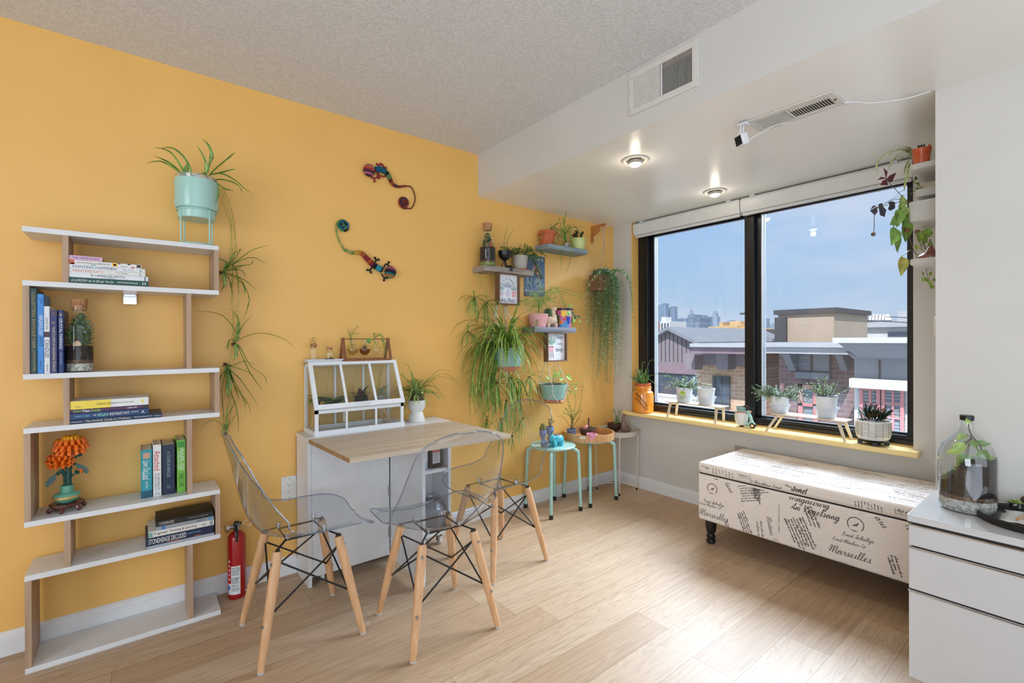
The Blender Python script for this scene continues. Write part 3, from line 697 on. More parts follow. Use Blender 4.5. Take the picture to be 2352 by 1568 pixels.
w_ = build('window',MB().box((X - .1,yb,zb),(X - .01,ya,za)),'blinds_out',t,smooth=False)
f_ = MB();
for yy in (yb,yb + .75,ya - .1): f_.box((X - .16,yy,zb),(X - .1,yy + .1,za))
f_.box((X - .16,yb,za - .1),(X - .1,ya,za)).box((X - .16,yb,(za + zb)/2),(X - .1,ya,(za + zb)/2 + .07))
build('window_frame',f_,'redframe',w_,smooth=False)
# blue glass wing
X = 16.0;t = bldg('glass_wing','dark blue glazed wing just right of the window mullion','building',1760,X)
b = MB();y0,y1,zt = blk(b,1736,1792,831,X,3.5);build('wall',b,'winglass',t,smooth=False)
s_ = MB()
for k in range(6): yy = y0 + (y1 - y0)*k/5;s_.box((X - .08,yy - .04,GZ),(X,yy + .04,zt))
s_.box((X - .1,y0,zt - .12),(X + 3.5,y1,zt));build('mullion_grid',s_,'roofdark',t,smooth=False)
tag(build('rooftop_pipe',MB().tube([(16.5,q(1757,830,16.5)[0],zt),(16.5,q(1757,830,16.5)[0],zt + .7),(16.5,q(1766,830,16.5)[0],zt + .8)],.06),'metal_out'),'thin metal pipe on the roof of the blue glazed wing','pipe')
# right building with flared cornice
X = 10.5;t = bldg('corner_building','pale grey corner building with flared cornice and red framed windows','building',2020,X)
def yy_(px,X): return q(px,800,X)[0]
zt = q(2000,775,9.6)[1];zu = q(2000,787.5,9.6)[1];yR = yy_(2160,X) - 3
build('roof_band',MB().box((9.6,yR,zu),(X + 5,yy_(1912,9.6),zt)),'greylight',t,smooth=False)
z2 = q(2000,826,X - .3)[1]
a0,a1 = yy_(1924,9.75),yy_(1962,10.2)
fl = MB();sec = [(9.75,a0,zu),(9.9,a0 - .25,zu - .25),(10.1,a1 + .12,(zu + z2)/2),(10.2,a1,z2)]
R = [[V((x,yR,z)),V((x,y,z)),V((X + 5,y,z)),V((X + 5,yR,z))] for x,y,z in sec]
fl.rings(R,0,True,True,True);build('flared_cornice',fl,'greyclad',t,smooth=False)
z3 = q(2000,869,10.2)[1];z4 = q(2000,892,10.0)[1]
build('panel_field',MB().box((10.2,yR,z3),(X + 5,a1,z2)).box((10.18,yy_(2020,10.18) - .01,z3),(10.2,yy_(2020,10.18) + .01,z2),1),['greyclad','roofdark'],t,smooth=False)
build('ledge',MB().box((9.95,yR,z4),(X + 5,yy_(1950,9.95),z3)),'whiteout',t,smooth=False)
build('wall',MB().box((10.3,yR,GZ),(X + 5,yy_(1962,10.3),z4)),'whiteout',t,smooth=False)
for px0,px1 in ((1974,2021),(2024,2076)):
    ya,za = q(px0,893,10.2);yb,zb = q(px1,996,10.2)
    w_ = build('window',MB().box((10.24,yb,zb),(10.29,ya,za)),'blinds_out',t,smooth=False);f_ = MB()
    for yy in (yb,ya - .05,(ya + yb)/2 - .02): f_.box((10.2,yy,zb),(10.24,yy + (.05 if yy != (ya + yb)/2 - .02 else .03),za))
    for k in range(4): zz = zb + (za - zb)*k/3;f_.box((10.207,yb,zz - .013),(10.238,ya,zz + .013))
    build('window_frame',f_,'redframe',w_,smooth=False)
# far right white building with chimneys
X = 34.0;t = bldg('white_building','white flat roofed building carrying a row of metal flues','building',2040,X)
b = MB();y0,y1,zt = blk(b,1992,2200,752,X,8);build('wall',b,'whiteout',t,smooth=False)
build('parapet',MB().box((X - .3,y0,zt),(X + 8,y1,zt + .3)).box((X + 2,y0,zt + .3),(X + 8,yy_(2040,X),zt + 1.0)),'greylight',t,smooth=False)
ya,za = q(2040,762,X - .1);yb,zb = q(2110,771,X - .1);build('window',MB().box((X - .1,yb,zb),(X,ya,za)),'winglass',t,smooth=False)
for k in range(6):
    px = 2000 + k*7.4;yy,zz = q(px,722,X + 1);c = MB().tube([(X + 1,yy,zt + .3),(X + 1,yy,zz - .1)],.22,8).lathe([(.38,zz - .35),(.2,zz)],(X + 1,yy,0),8)
    tag(build('roof_flue',c,'metal_out'),'metal flue in the row on the white roof beside the tan rooftop box','chimney','flues on the white roof')
# overhead wires
for k,py in enumerate((727,738)):
    a = AX(2035,py,30);b_ = AX(2200,py - 2,30);tag(build('overhead_wire',MB().tube([a,(a + b_)/2 - V((0,0,.1)),b_],.02,5),'roofdark'),('upper' if k == 0 else 'lower') + ' of two thin wires crossing the sky beside the roof flues','wire')
# lamp bracket beyond the mullion
p = AX(1712,719,25)
tag(build('street_lamp',MB().box((25,p.y - .3,p.z - .06),(25.2,p.y + .3,p.z + .03)).tube([(25.1,p.y - .3,p.z),(25.1,p.y - .3,GZ)],.08),'roofdark'),'dark lamp head on a pole seen beside the window mullion','lamp post')
# ================================================================ bookshelf
M['shelf_white'] = mat('white_laminate',(222,222,222),0.35,c2=(217,217,218),scale=12)
M['oak_lam'] = wood('oak_laminate',(188,158,130),(162,132,106),'z',0.5,45)
YF,YB = -0.2,-0.018
XL = AY(53.5,1000,YF).x;XRr = AY(504.5,900,YF).x
tops = [518.3,643,859.5,984.3,1200.5,1325,1542.5]
ST = [AY(53.5,p,YF).z for p in tops];ST[-1] = 0.019
TH = 0.019
t = thing('bookshelf','tall open zigzag bookshelf with white boards and oak uprights against the orange wall','bookshelf',((XL + XRr)/2,(YF + YB)/2,0))
for i,z in enumerate(ST): build('shelf_board',MB().box((XL,YF,z - TH),(XRr,YB,z)),'shelf_white',t,bevel=0.001)
xi0,xi1 = AY(144,800,YF).x,AY(159,800,YF).x;xj0,xj1 = AY(428,800,YF).x,AY(440.5,800,YF).x
wd = xi1 - xi0
for i in range(6):
    za,zb = ST[i + 1],ST[i] - TH
    xs = [(xi0,xi1),(XRr - wd,XRr)] if i % 2 == 0 else [(XL,XL + wd),(xj1 - wd,xj1)]
    for a,b_ in xs: build('upright_panel',MB().box((a,YF + 0.001,za),(b_,YB,zb)),'oak_lam',t,bevel=0.0008)
M['chrome'] = mat('chrome',(205,206,208),0.15,metal=1.0,c2=(190,192,195),scale=30)
a = AY(298,672,-0.1);zz = ST[1] - TH
build('anti_tip_bracket',MB().box((a.x - .022,YB - .001,zz - .042),(a.x + .022,YB + .0,zz - .001)).box((a.x - .018,YB - .03,zz - .004),(a.x + .018,YB,zz - .0003)).tube([(a.x,YB - .006,zz - .025),(a.x,YB - .001,zz - .025)],.006,12),'chrome',t,bevel=0.001)
# ---------------------------------------------------------------- books
M['pages'] = mat('book_pages',(226,218,200),0.9,c2=(206,196,176),scale=400,stretch=(0.1,0.1,1))
_bm = {}
def cm(c,rough=0.4):
    k = (tuple(c),rough)
    if k not in _bm: _bm[k] = mat('print_%d_%d_%d' % tuple(c),c,rough,c2=tuple(max(0,x - 8) for x in c),scale=25)
    return _bm[k]
INK = (24,28,44)
def book(lab,x0,x1,y,D,z0,z1,cover,texts=(),group=None,upright=False,tilt=0,blocks=(),side=None):
    """flat: length x0..x1, thickness z0..z1; upright: thickness x0..x1, height z0..z1; spine faces the room at y"""
    t = thing('book',lab,'book',((x0 + x1)/2,y + D/2,z0),group)
    R = None
    if tilt:
        c = V(((x0 + x1)/2,y,(z0 + z1)/2));R = Matrix.Translation(c) @ Matrix.Rotation(math.radians(tilt),4,'Z') @ Matrix.Translation(-c)
    c_ = 0.0016;b = MB()
    if upright: b.box((x0,y,z0),(x0 + c_,y + D,z1),0,R).box((x1 - c_,y,z0),(x1,y + D,z1),0,R).box((x0 + c_,y,z0),(x1 - c_,y + c_,z1),0,R)
    else: b.box((x0,y,z0),(x1,y + D,z0 + c_),0,R).box((x0,y,z1 - c_),(x1,y + D,z1),0,R).box((x0,y,z0 + c_),(x1,y + c_,z1 - c_),0,R)
    build('cover',b,cm(cover),t,bevel=0.0006)
    p = 0.003
    if upright: pg = MB().box((x0 + c_,y + c_,z0 + p),(x1 - c_,y + D - p,z1 - p),0,R)
    else: pg = MB().box((x0 + p,y + c_,z0 + c_),(x1 - p,y + D - p,z1 - c_),0,R)
    build('pages',pg,'pages',t)
    L = (z1 - z0) if upright else (x1 - x0);T = (x1 - x0) if upright else (z1 - z0)
    ux,uy = (V((0,0,-1)),V((1,0,0))) if upright else (V((1,0,0)),V((0,0,1)))
    if R is not None: ux = R.to_3x3() @ ux
    o = V((x0,y,z1)) if upright else V((x0,y,z0))
    if R is not None: o = R @ V((x0,y,z0))
    bb,ms = MB(),[]
    if blocks:
        for k,(u0,u1,v0,v1,col) in enumerate(blocks):
            n = uy.cross(ux)*-1;P = [o + ux*(L*i) + uy*(T*j) + ux.cross(uy)*0.0003 for i,j in ((u0,v0),(u1,v0),(u1,v1),(u0,v1))]
            bb.poly(P,k);ms.append(cm(col))
    if texts:
        for k,(s,u0,u1,v,hh,col,sh) in enumerate(texts):
            text_mb(bb,s,o + ux*(L*(u0 + u1)/2) + uy*(T*v),ux,uy,L*(u1 - u0),T*hh,len(ms),shear=sh);ms.append(cm(col))
    if ms: build('spine_print',bb,ms,t,smooth=False)
    return t
Wt = (238,238,236)
def xa(px,y=-0.195,py=800): return AY(px,py,y).x
def za(py,px=158,y=-0.195): return AY(px,py,y).z
z0 = ST[1];ys = -0.195;g = 'books piled flat on the second shelf'
zs = [z0] + [za(p) for p in (636.9,625.7,616.5,606.9,597.3,586.2)]
dz = z0 - za(647.4);zs = [z0] + [z - (dz if dz < 0 else 0) for z in zs[1:]]
book('dark green book lying flat, bottom of the pile on the second shelf',xa(155),xa(342),ys,.15,zs[0],zs[1],(12,74,66),[('el JARDÍN de la Bruja Verde',.05,.55,.5,.62,(214,222,210),.2),('Arin Murphy-Hiscock',.6,.86,.5,.4,Wt,0),('H',.92,.96,.5,.6,Wt,0)],g)
book('white book with small black capitals lying on the dark green book',xa(155),xa(341.5),ys,.15,zs[1],zs[2],(226,228,232),[('EL CAMINO DEL ARTISTA',.28,.7,.58,.42,(30,32,38),0),('JULIA CAMERON',.42,.57,.2,.2,(60,60,66),0)],g,blocks=[(.95,.965,.05,.9,(70,80,110))])
book('white book titled in red orange letters in the top pile',xa(155),xa(335),ys,.16,zs[2],zs[3],(228,226,222),[('PAINTING CATS',.07,.44,.5,.55,(212,110,84),0),('Terry Runyan',.6,.76,.5,.45,(110,110,120),.4),('k',.92,.945,.5,.6,INK,0)],g)
book('white book titled in dark blue spaced letters in the top pile',xa(155),xa(334.5),ys,.16,zs[3],zs[4],(228,230,232),[('PAINTING HAPPINESS',.07,.62,.5,.55,(52,66,110),0),('Terry Runyan',.7,.85,.45,.4,(110,110,120),.4),('k',.93,.955,.45,.6,INK,0)],g)
book('colourful patterned colouring book second from the top of its pile',xa(158),xa(326),ys,.17,zs[4],zs[5],(232,230,226),[('THE WYNWOOD COLORING BOOK',.1,.55,.48,.38,(40,30,40),0),('ANTHOLOGY',.7,.8,.3,.22,(120,40,40),0)],g,
     blocks=[(0,.08,0,1,(204,96,60)),(.03,.09,.0,.3,(240,180,60)),(.58,.66,.1,.95,(250,196,60)),(.6,.64,.3,.7,(40,80,160)),(.85,.9,.0,.3,(200,60,60)),(.8,.84,.7,1,(60,50,60)),(.93,.99,.2,.9,(60,30,40)),(.66,.7,.75,1,(50,60,130)),(.3,.36,0,.15,(60,140,160))],tilt=0)
book('small pink book with blue handwriting on top of its pile',xa(158),xa(237),ys,.12,zs[5],zs[6],(214,170,190),[('Dogs Against Anxiety',.12,.9,.5,.5,(44,96,180),.3)],g)
# upright row on shelf 3
z0 = ST[2];g = 'upright books on the third shelf'
def hz(py,px): return AY(px,py,ys).z
book('tall dark green atlas with gold lettering, first in the upright row',xa(68.5),xa(85.5),ys,.165,z0,hz(661.8,77),(16,66,66),[('COLLECTING ANTIQUE MAPS',.04,.7,.5,.55,(172,140,80),0),('JONATHAN POTTER',.72,.97,.5,.45,(172,140,80),0)],g,True)
book('bright blue reflexology book standing upright',xa(86),xa(101),ys,.165,z0,hz(675,93),(62,140,214),[('REFLEXOLOGY',.27,.52,.55,.55,Wt,0),('BASICS',.54,.66,.55,.5,(30,50,80),0),('yin',.06,.12,.6,.5,(20,40,80),.3),('DENISE W',.84,.95,.5,.3,(20,50,90),0)],g,True)
book('white candle making book standing upright with black title',xa(101.5),xa(114.5),ys,.165,z0,hz(703,108),(226,226,230),[('CANDLES',.5,.76,.5,.7,(30,30,40),0),('DIANA CIVIL',.17,.35,.5,.42,(90,90,100),0),('Inspirations',.86,.97,.5,.42,(30,30,40),.2)],g,True,blocks=[(.38,.46,.0,1,(70,40,50))])
book('purple navy book with gold spine text standing upright',xa(115),xa(131.5),ys,.16,z0,hz(712,123),(48,54,112),[('THE ENCYCLOPEDIA OF CANDLEMAKING TECHNIQUES',.26,.97,.5,.42,(214,196,140),0),('LEA',.18,.22,.5,.4,(200,170,90),0),('SANDIE',.04,.07,.5,.3,(170,140,110),0)],g,True,blocks=[(0,.1,0,1,(70,50,90))])
book('dark navy crystal book with white title, last in the upright row',xa(134),xa(146),ys,.165,z0,hz(711.8,140),(22,52,112),[('CRYSTAL PAIRINGS',.13,.62,.5,.55,Wt,0),('EMILIE BURNS',.68,.86,.5,.3,(170,180,200),0),('*',.05,.1,.5,.5,(230,200,120),0)],g,True)
# pile on shelf 4
z0 = ST[3];g = 'books piled flat on the fourth shelf';zz = [z0] + [z0 + (AY(160,p,ys).z - AY(160,975.2,ys).z) for p in (965.3,950.3,941.4,922.6)]
book('navy wellness book, wider and lowest of the pile on the fourth shelf',xa(158),xa(371),ys,.16,zz[0],zz[1],(16,44,82),[('The Holistic Guide to Wellness',.16,.64,.5,.55,(206,200,160),.15),('Nicole Apelian Ph. D.',.68,.88,.5,.35,Wt,.2)],g,blocks=[(.01,.13,.4,.5,(206,200,160)),(.9,.99,.4,.5,(206,200,160))])
book('dark blue vegan cookbook lying above the lowest book',xa(158),xa(341),ys,.16,zz[1],zz[2],(18,58,104),[('VEGAN',.33,.47,.5,.42,(150,226,200),0),('INSTANT POT',.49,.74,.5,.42,Wt,0),('NISHA VORA',.07,.24,.5,.3,(120,190,220),0),('THE',.28,.32,.5,.2,Wt,0),('COOKBOOK',.76,.86,.6,.18,Wt,0),('A',.9,.94,.5,.5,Wt,0)],g)
book('purple snack cookbook with green and white title in the pile',xa(158),xa(339.5),ys,.16,zz[2],zz[3],(74,30,76),[('Super',.05,.15,.5,.75,(150,214,90),0),('Paleo',.16,.25,.5,.75,Wt,0),('Snacks',.26,.38,.5,.75,(150,214,90),0),('LANDRIA VOIGT',.72,.85,.5,.4,Wt,0)],g,blocks=[(.93,.985,0,1,(14,18,30))])
book('yellow and white book on top of the pile on the fourth shelf',xa(160),xa(340.5),ys,.15,zz[3],zz[4],(232,232,228),[('ADRENAL FATIGUE',.32,.56,.5,.26,(50,40,30),0),('diet & action plan',.57,.8,.5,.24,(50,40,30),.3),('Muring',.06,.12,.3,.22,(50,40,30),0)],g,blocks=[(0,.5,0,1,(240,212,70)),(.9,.93,.3,.75,(240,220,90))])
# upright on shelf 5
z0 = ST[4];y5 = AZ(337,1143,z0).y;g = 'upright books on the fifth shelf'
def x5(px,py=1140): return AY(px,py,y5).x
def h5(px,py): return AY(px,py,y5).z
book('teal book with a small portrait on its spine',x5(324),x5(350),y5,.14,z0,h5(337,1033),(36,150,162),[('Love Out Loud',.22,.62,.5,.62,(240,240,236),.35),('DEVOTIONAL',.45,.62,.2,.2,(220,236,236),0),('PASTOR N',.66,.8,.5,.25,(220,236,236),0)],g,True,blocks=[(.06,.18,.2,.8,(206,160,130)),(.85,1,0,1,(20,90,110))])
book('white book with red title standing beside the teal book',x5(352),x5(371),y5,.14,z0,h5(361,1021),(232,230,228),[('Attached',.12,.5,.5,.75,(200,40,50),0),('DR. AMIR LEVINE AND',.56,.88,.66,.25,(40,50,90),0),('RACHEL S. F. HELLER, M.A.',.56,.9,.3,.25,(40,50,90),0),('C',.93,.98,.5,.5,(30,90,160),0)],g,True)
book('thick navy hardback in the upright row on the fifth shelf',x5(373),x5(402),y5,.145,z0,h5(388,1021),(22,38,66),[('A COURSE IN MIRACLES',.14,.66,.5,.26,(150,166,190),0),('ACIM',.82,.88,.5,.3,(130,150,180),0)],g,True)
book('lime green book with large dark title at the end of the row',x5(407),x5(426.5),y5,.15,z0,h5(417,1010),(120,190,70),[('HEALING ADD',.16,.58,.62,.5,(240,248,230),0),('DANIEL G. AMEN',.64,.9,.5,.6,(30,70,40),0),('THE BREAKTHROUGH PROGRAM',.2,.56,.2,.2,(230,245,220),0)],g,True,blocks=[(.03,.14,.1,.9,(60,150,60))])
# pile on shelf 6
z0 = ST[5];y6 = ys;g = 'books piled flat on the sixth shelf'
def x6(px): return AY(px,1240,y6).x
b6 = AY(336,1262,y6).z;k6 = lambda py: z0 + AY(336,py,y6).z - b6
book('grey book, lowest of the pile on the sixth shelf',x6(338),x6(492),y6,.165,z0,k6(1256),(150,156,164),[],g,blocks=[(.0,1,.3,.5,(200,204,210))])
book('dark navy book titled in large white capitals in the lowest pile',x6(334.5),x6(491),y6,.17,k6(1256),k6(1237.5),(20,34,66),[('STONEHENGE DECODED',.04,.58,.5,.62,Wt,0),('Gerald S. Hawkins',.6,.8,.6,.25,(120,160,200),.2)],g,blocks=[(.3,.5,.0,.12,(150,70,50)),(.7,.8,.05,.16,(170,90,50))])
book('cream book about thinking and learning in the lowest pile',x6(341),x6(492),y6,.165,k6(1237.5),k6(1224),(226,222,212),[('Pragmatic Thinking & Learning',.08,.72,.5,.55,(50,50,56),0),('Hunt',.8,.87,.5,.45,(80,80,86),0)],g,blocks=[(.0,.06,.1,.9,(120,170,160)),(.93,.98,.1,.9,(150,160,170))])
book('thin grey book under the black book in the lowest pile',x6(357),x6(491.5),y6,.16,k6(1224),k6(1215.5),(152,156,160),[('TRUE 4',.7,.84,.5,.55,(60,66,76),0)],g,blocks=[(.1,.16,.1,.9,(60,120,200)),(.9,.97,.2,.8,(70,150,210))])
book('black book with dim red picture, top of the pile on the sixth shelf',x6(359),x6(490),y6,.15,k6(1215.5),k6(1203),(30,28,30),[('CONSPIRACIES',.05,.3,.5,.55,(200,196,190),0),('Thomas J. Craughwell',.55,.9,.5,.3,(170,170,170),0)],g)

# ================================================================ glassware and plants kit materials
M['glass'] = glass('clear_glass',(252,254,252),1.0,0.02,0.04)
M['cork'] = mat('cork',(190,140,96),0.9,c2=(150,104,66),scale=120,bump=0.3)
M['soil'] = mat('dark_soil',(52,40,32),1.0,c2=(30,24,20),scale=90,bump=0.8)
M['soil_light'] = mat('gravelly_soil',(120,92,70),1.0,c2=(70,52,40),scale=120,bump=0.8)
M['pebble'] = mat('white_gravel',(224,220,212),0.8,c2=(150,146,140),scale=110,bump=0.9)
M['moss'] = mat('bright_moss',(150,170,84),1.0,c2=(110,134,56),scale=160,bump=0.9)
def gr(n,c,c2=None,r=0.45): M[n] = mat(n,c,r,c2=c2 or tuple(x*.75 for x in c),scale=40)
gr('leaf_dark',(58,96,48));gr('leaf_mid',(128,166,74));gr('leaf_light',(180,206,112));gr('leaf_lime',(168,196,84));gr('leaf_blue',(150,176,150));gr('leaf_pale',(196,206,140))
gr('leaf_yellow',(196,188,92));gr('stem_green',(120,140,74));gr('stem_brown',(104,78,54));gr('leaf_brown',(140,96,58));gr('leaf_purple',(84,52,62));gr('leaf_deep',(26,56,34));gr('cactus',(66,110,66))
M['terracotta'] = mat('terracotta',(196,104,66),0.85,c2=(180,92,56),scale=30)
M['ceramic_white'] = mat('white_ceramic',(226,224,218),0.4,c2=(220,218,212),scale=20)
M['plastic_clear'] = glass('clear_plastic_pot',(236,238,240),1.0,0.1,0.06,haze=0.15)
M['mint'] = mat('mint_enamel',(166,206,196),0.25,c2=(160,200,190),scale=10)
M['black_metal'] = mat('black_steel',(22,22,24),0.35,c2=(16,16,18),scale=40)
def pot(mb,c,r0,r1,h,th=0.004,n=28,mi=0,rim=0.0,lip=0.004):
    pr = [(r0*.0001 + 0,0.0),(r0,0.0),(r1,h - (rim or 0))]
    if rim: pr += [(r1 + lip,h - rim),(r1 + lip,h)]
    else: pr += [(r1,h)]
    pr += [(r1 - th,h),(r1 - th - (r1 - r0)*.2,h - (h*.25))]
    return mb.lathe(pr,c,n,mi,caps=True)
def soil(c,r,z,parent,m_='soil'): return build('soil',MB().lathe([(0,0.001),(r*.6,0.002),(r,0),(r,-.012)],V(c) + V((0,0,z)),20),m_,parent)

# cork-stoppered terrarium on shelf 3
def carafe(base,R,H,lab,group=None,layers=(),plant=None,shoulder=0.62):
    c = V(base);t = thing('bottle_terrarium',lab,'terrarium',tuple(c),group)
    gl = MB().lathe([(R*.9,0.0),(R,.008),(R,H*shoulder),(R*.93,H*(shoulder + .06)),(R*.68,H*(shoulder + .15)),(R*.6,H*.86),(R*.62,H*.9)],c,36,caps=False)
    build('glass_bottle',gl,'glass',t)
    build('cork_stopper',MB().lathe([(R*.5,H*.84),(R*.56,H*.9),(R*.62,H*1.0),(R*.58,H*1.003),(0,H*1.003)],c,28),'cork',t,bevel=0.001)
    z = 0.004
    for name,m_,h in layers:
        build(name,MB().lathe([(0,z),(R*.96,z),(R*.965,z + h),(R*.5,z + h + .004),(0,z + h + .002)],c,30),m_,t);z += h + .0002
    return t,c,z
bx = AZ(184,853,ST[2])
R_ = abs(AY(219,850,bx.y).x - AY(150,850,bx.y).x)/2;H_ = AY(184,687,bx.y).z - ST[2]
t,c,z = carafe((bx.x,-0.135,ST[2]),R_*.96,H_,'cork stoppered glass bottle terrarium standing beside the upright books',layers=(('white_pebbles','pebble',.028),('bark_layer','soil_light',.014),('soil','soil',.05)))
f_ = MB();random.seed(3)
for k in range(26):
    a = random.uniform(0,6.28);r = random.uniform(0.005,R_*.7);p0 = c + V((r*math.cos(a),r*math.sin(a),z));h = random.uniform(.06,H_*.78 - z)
    pts = cat([p0,p0 + V((.012*math.cos(a),.012*math.sin(a),h*.5)),p0*.25 + (c + V((0,0,z)))*.75 + V((random.uniform(-.012,.012),random.uniform(-.012,.012),h))],5)
    stem_leaves(f_,pts,.0012,.010,.019,.014,0,1)
build('foliage',f_,['stem_green','leaf_blue','leaf_mid'],t)
build('stone',MB().ball(c + V((-.005,-R_*.6,z + .004)),(.013,.008,.018),8,6),mat('beige_stone',(214,180,140),.8),t)

# toy-brick chrysanthemum in vase
vx = AZ(154,1166,ST[4]);vx.y = -0.12;vx.x = AY(154,1160,-0.12).x;S5 = ST[4]
M['brick_orange'] = mat('glossy_orange',(240,116,34),0.2);M['brick_yellow'] = mat('glossy_yellow_orange',(248,172,40),0.2);M['brick_green'] = mat('glossy_dark_green',(20,74,66),0.2,c2=(16,66,58))
M['sand_green'] = mat('glossy_sand_green',(98,160,138),0.25,c2=(92,152,130));M['brown_red'] = mat('glossy_red_brown',(88,36,30),0.22);M['gold'] = mat('gold_trim',(206,160,84),0.35,metal=0.5)
def flowers():
    t = thing('flower_ornament','toy orange chrysanthemums in a green pot on a dark stand, fifth shelf','ornament',(vx.x,vx.y,S5));c = V((vx.x,vx.y,S5))
    k = 1.0
    def P(px,py): p = AY(px,py,vx.y);return p
    st = MB().lathe([(0,.018),(.045,.018),(.05,.022),(.05,.03),(0,.03)],c,8)
    for a in range(6):
        an = a*math.pi/3 + .3;q_ = c + V((.043*math.cos(an),.043*math.sin(an),0));st.tube([q_ + V((0,0,.018)),q_ + V((.006*math.cos(an),.006*math.sin(an),.008))],.007,8).ball(q_ + V((.007*math.cos(an),.007*math.sin(an),.008)),.008,8,6)
    build('carved_stand',st,'brown_red',t)
    vb = P(155,1155).z - S5;zt = P(155,1113).z - S5;zm = P(155,1138).z - S5;Rm = abs(P(189,1138).x - P(121,1138).x)/2;rn = abs(P(171,1113).x - P(139,1113).x)/2
    vs_ = build('vase',MB().lathe([(.0,.030),(Rm*.5,.030),(Rm*.85,.030 + (zm - .03)*.45),(Rm,zm),(Rm*.97,zm + .006),(Rm*.8,zm + .013),(rn,zm + .016),(rn,zt),(rn - .004,zt),(rn - .004,zt - .01)],c,32),'sand_green',t)
    build('gold_band',MB().lathe([(Rm*.985,zm - .004),(Rm*1.02,zm - .004),(Rm*1.02,zm + .004),(Rm*.985,zm + .004)],c,32,caps=False),'gold',vs_)
    stm = MB()
    a,b_ = P(158,1112),P(158,1030);stm.tube([a,b_],.0085,10)
    for py in (1060,1076,1092): q_ = P(158,py);stm.tube([q_,q_ + V((0,0,.006))],.0105,10)
    stm.tube([P(150,1112),P(150,1094),P(142,1078)],.006,8).tube(cat([P(160,1100),P(168,1090),P(180,1084)]),.003,6).tube(cat([P(163,1070),P(168,1055),P(184,1042)]),.003,6).tube([P(145,1078),P(130,1090)],.006,8).tube([P(160,1068),P(176,1064)],.004,6)
    build('stems',stm,'brick_green',t)
    def bloom(c,R,up,name,n1,mats):
        b = MB();c = V(c)
        for ring,(el0,L,n,mi) in enumerate(((1.35,.6,n1 - 3,1),(0.95,.85,n1,1 if R > .03 else 0),(0.5,1.0,n1 + 2,0),(0.0,1.0,n1 + 2,0),(-.45,.95,n1,0))):
            for k in range(n):
                a = 2*math.pi*(k + .5*(ring % 2))/n;el = el0;d = V((math.cos(a)*math.cos(el),math.sin(a)*math.cos(el),math.sin(el)))
                p1 = c + d*R*L*.5;p2 = c + d*R*L*.95;p3 = p2 + V((d.x*.15,d.y*.15,-.32 if not up else .3))*R
                b.tube([c + V((0,0,-.1*R)),p1,p2,p3],[R*.1,R*.135,R*.14,R*.11],8,mi)
        build(name,b,mats,t,angle=75)
    p = P(162,1022);bloom(p,.046,False,'large_bloom',12,['brick_orange','brick_yellow']);p = P(139,1062);bloom(p + V((0,0,0)),.038,True,'small_bloom',10,['brick_orange','brick_orange'])
    bb = MB()
    for px,py in ((188,1039),(184,1081)): bb.ball(P(px,py),.009,8,6)
    build('buds',bb,'brick_orange',t)
    cb_ = MB()
    for px,py in ((184,1043),(180,1083)): cb_.lathe([(.003,-.008),(.01,0),(.0115,.006),(.009,.004)],P(px,py),7,caps=False)
    build('bud_cups',cb_,'brick_green',t)
    lf = MB()
    for (x0,y0),(x1,y1) in (((127,1090),(106,1118)),((176,1066),(203,1086))):
        a = P(x0,y0);b_ = P(x1,y1);d = b_ - a;s_ = d.cross(V((0,1,0))).normalized();pts = []
        for sgn in (1,-1):
            rr = []
            for k in range(6): u = k/5;wd_ = .015*math.sin(math.pi*min(1,u*.85 + .15)) ;rr += [a + d*u + s_*sgn*wd_*.45,a + d*min(1,u + .13) + s_*sgn*wd_]
            pts += rr if sgn == 1 else rr[::-1]
        lf.prism(pts,(0,.0022,0))
    build('leaves',lf,'brick_green',t,smooth=False)
flowers()

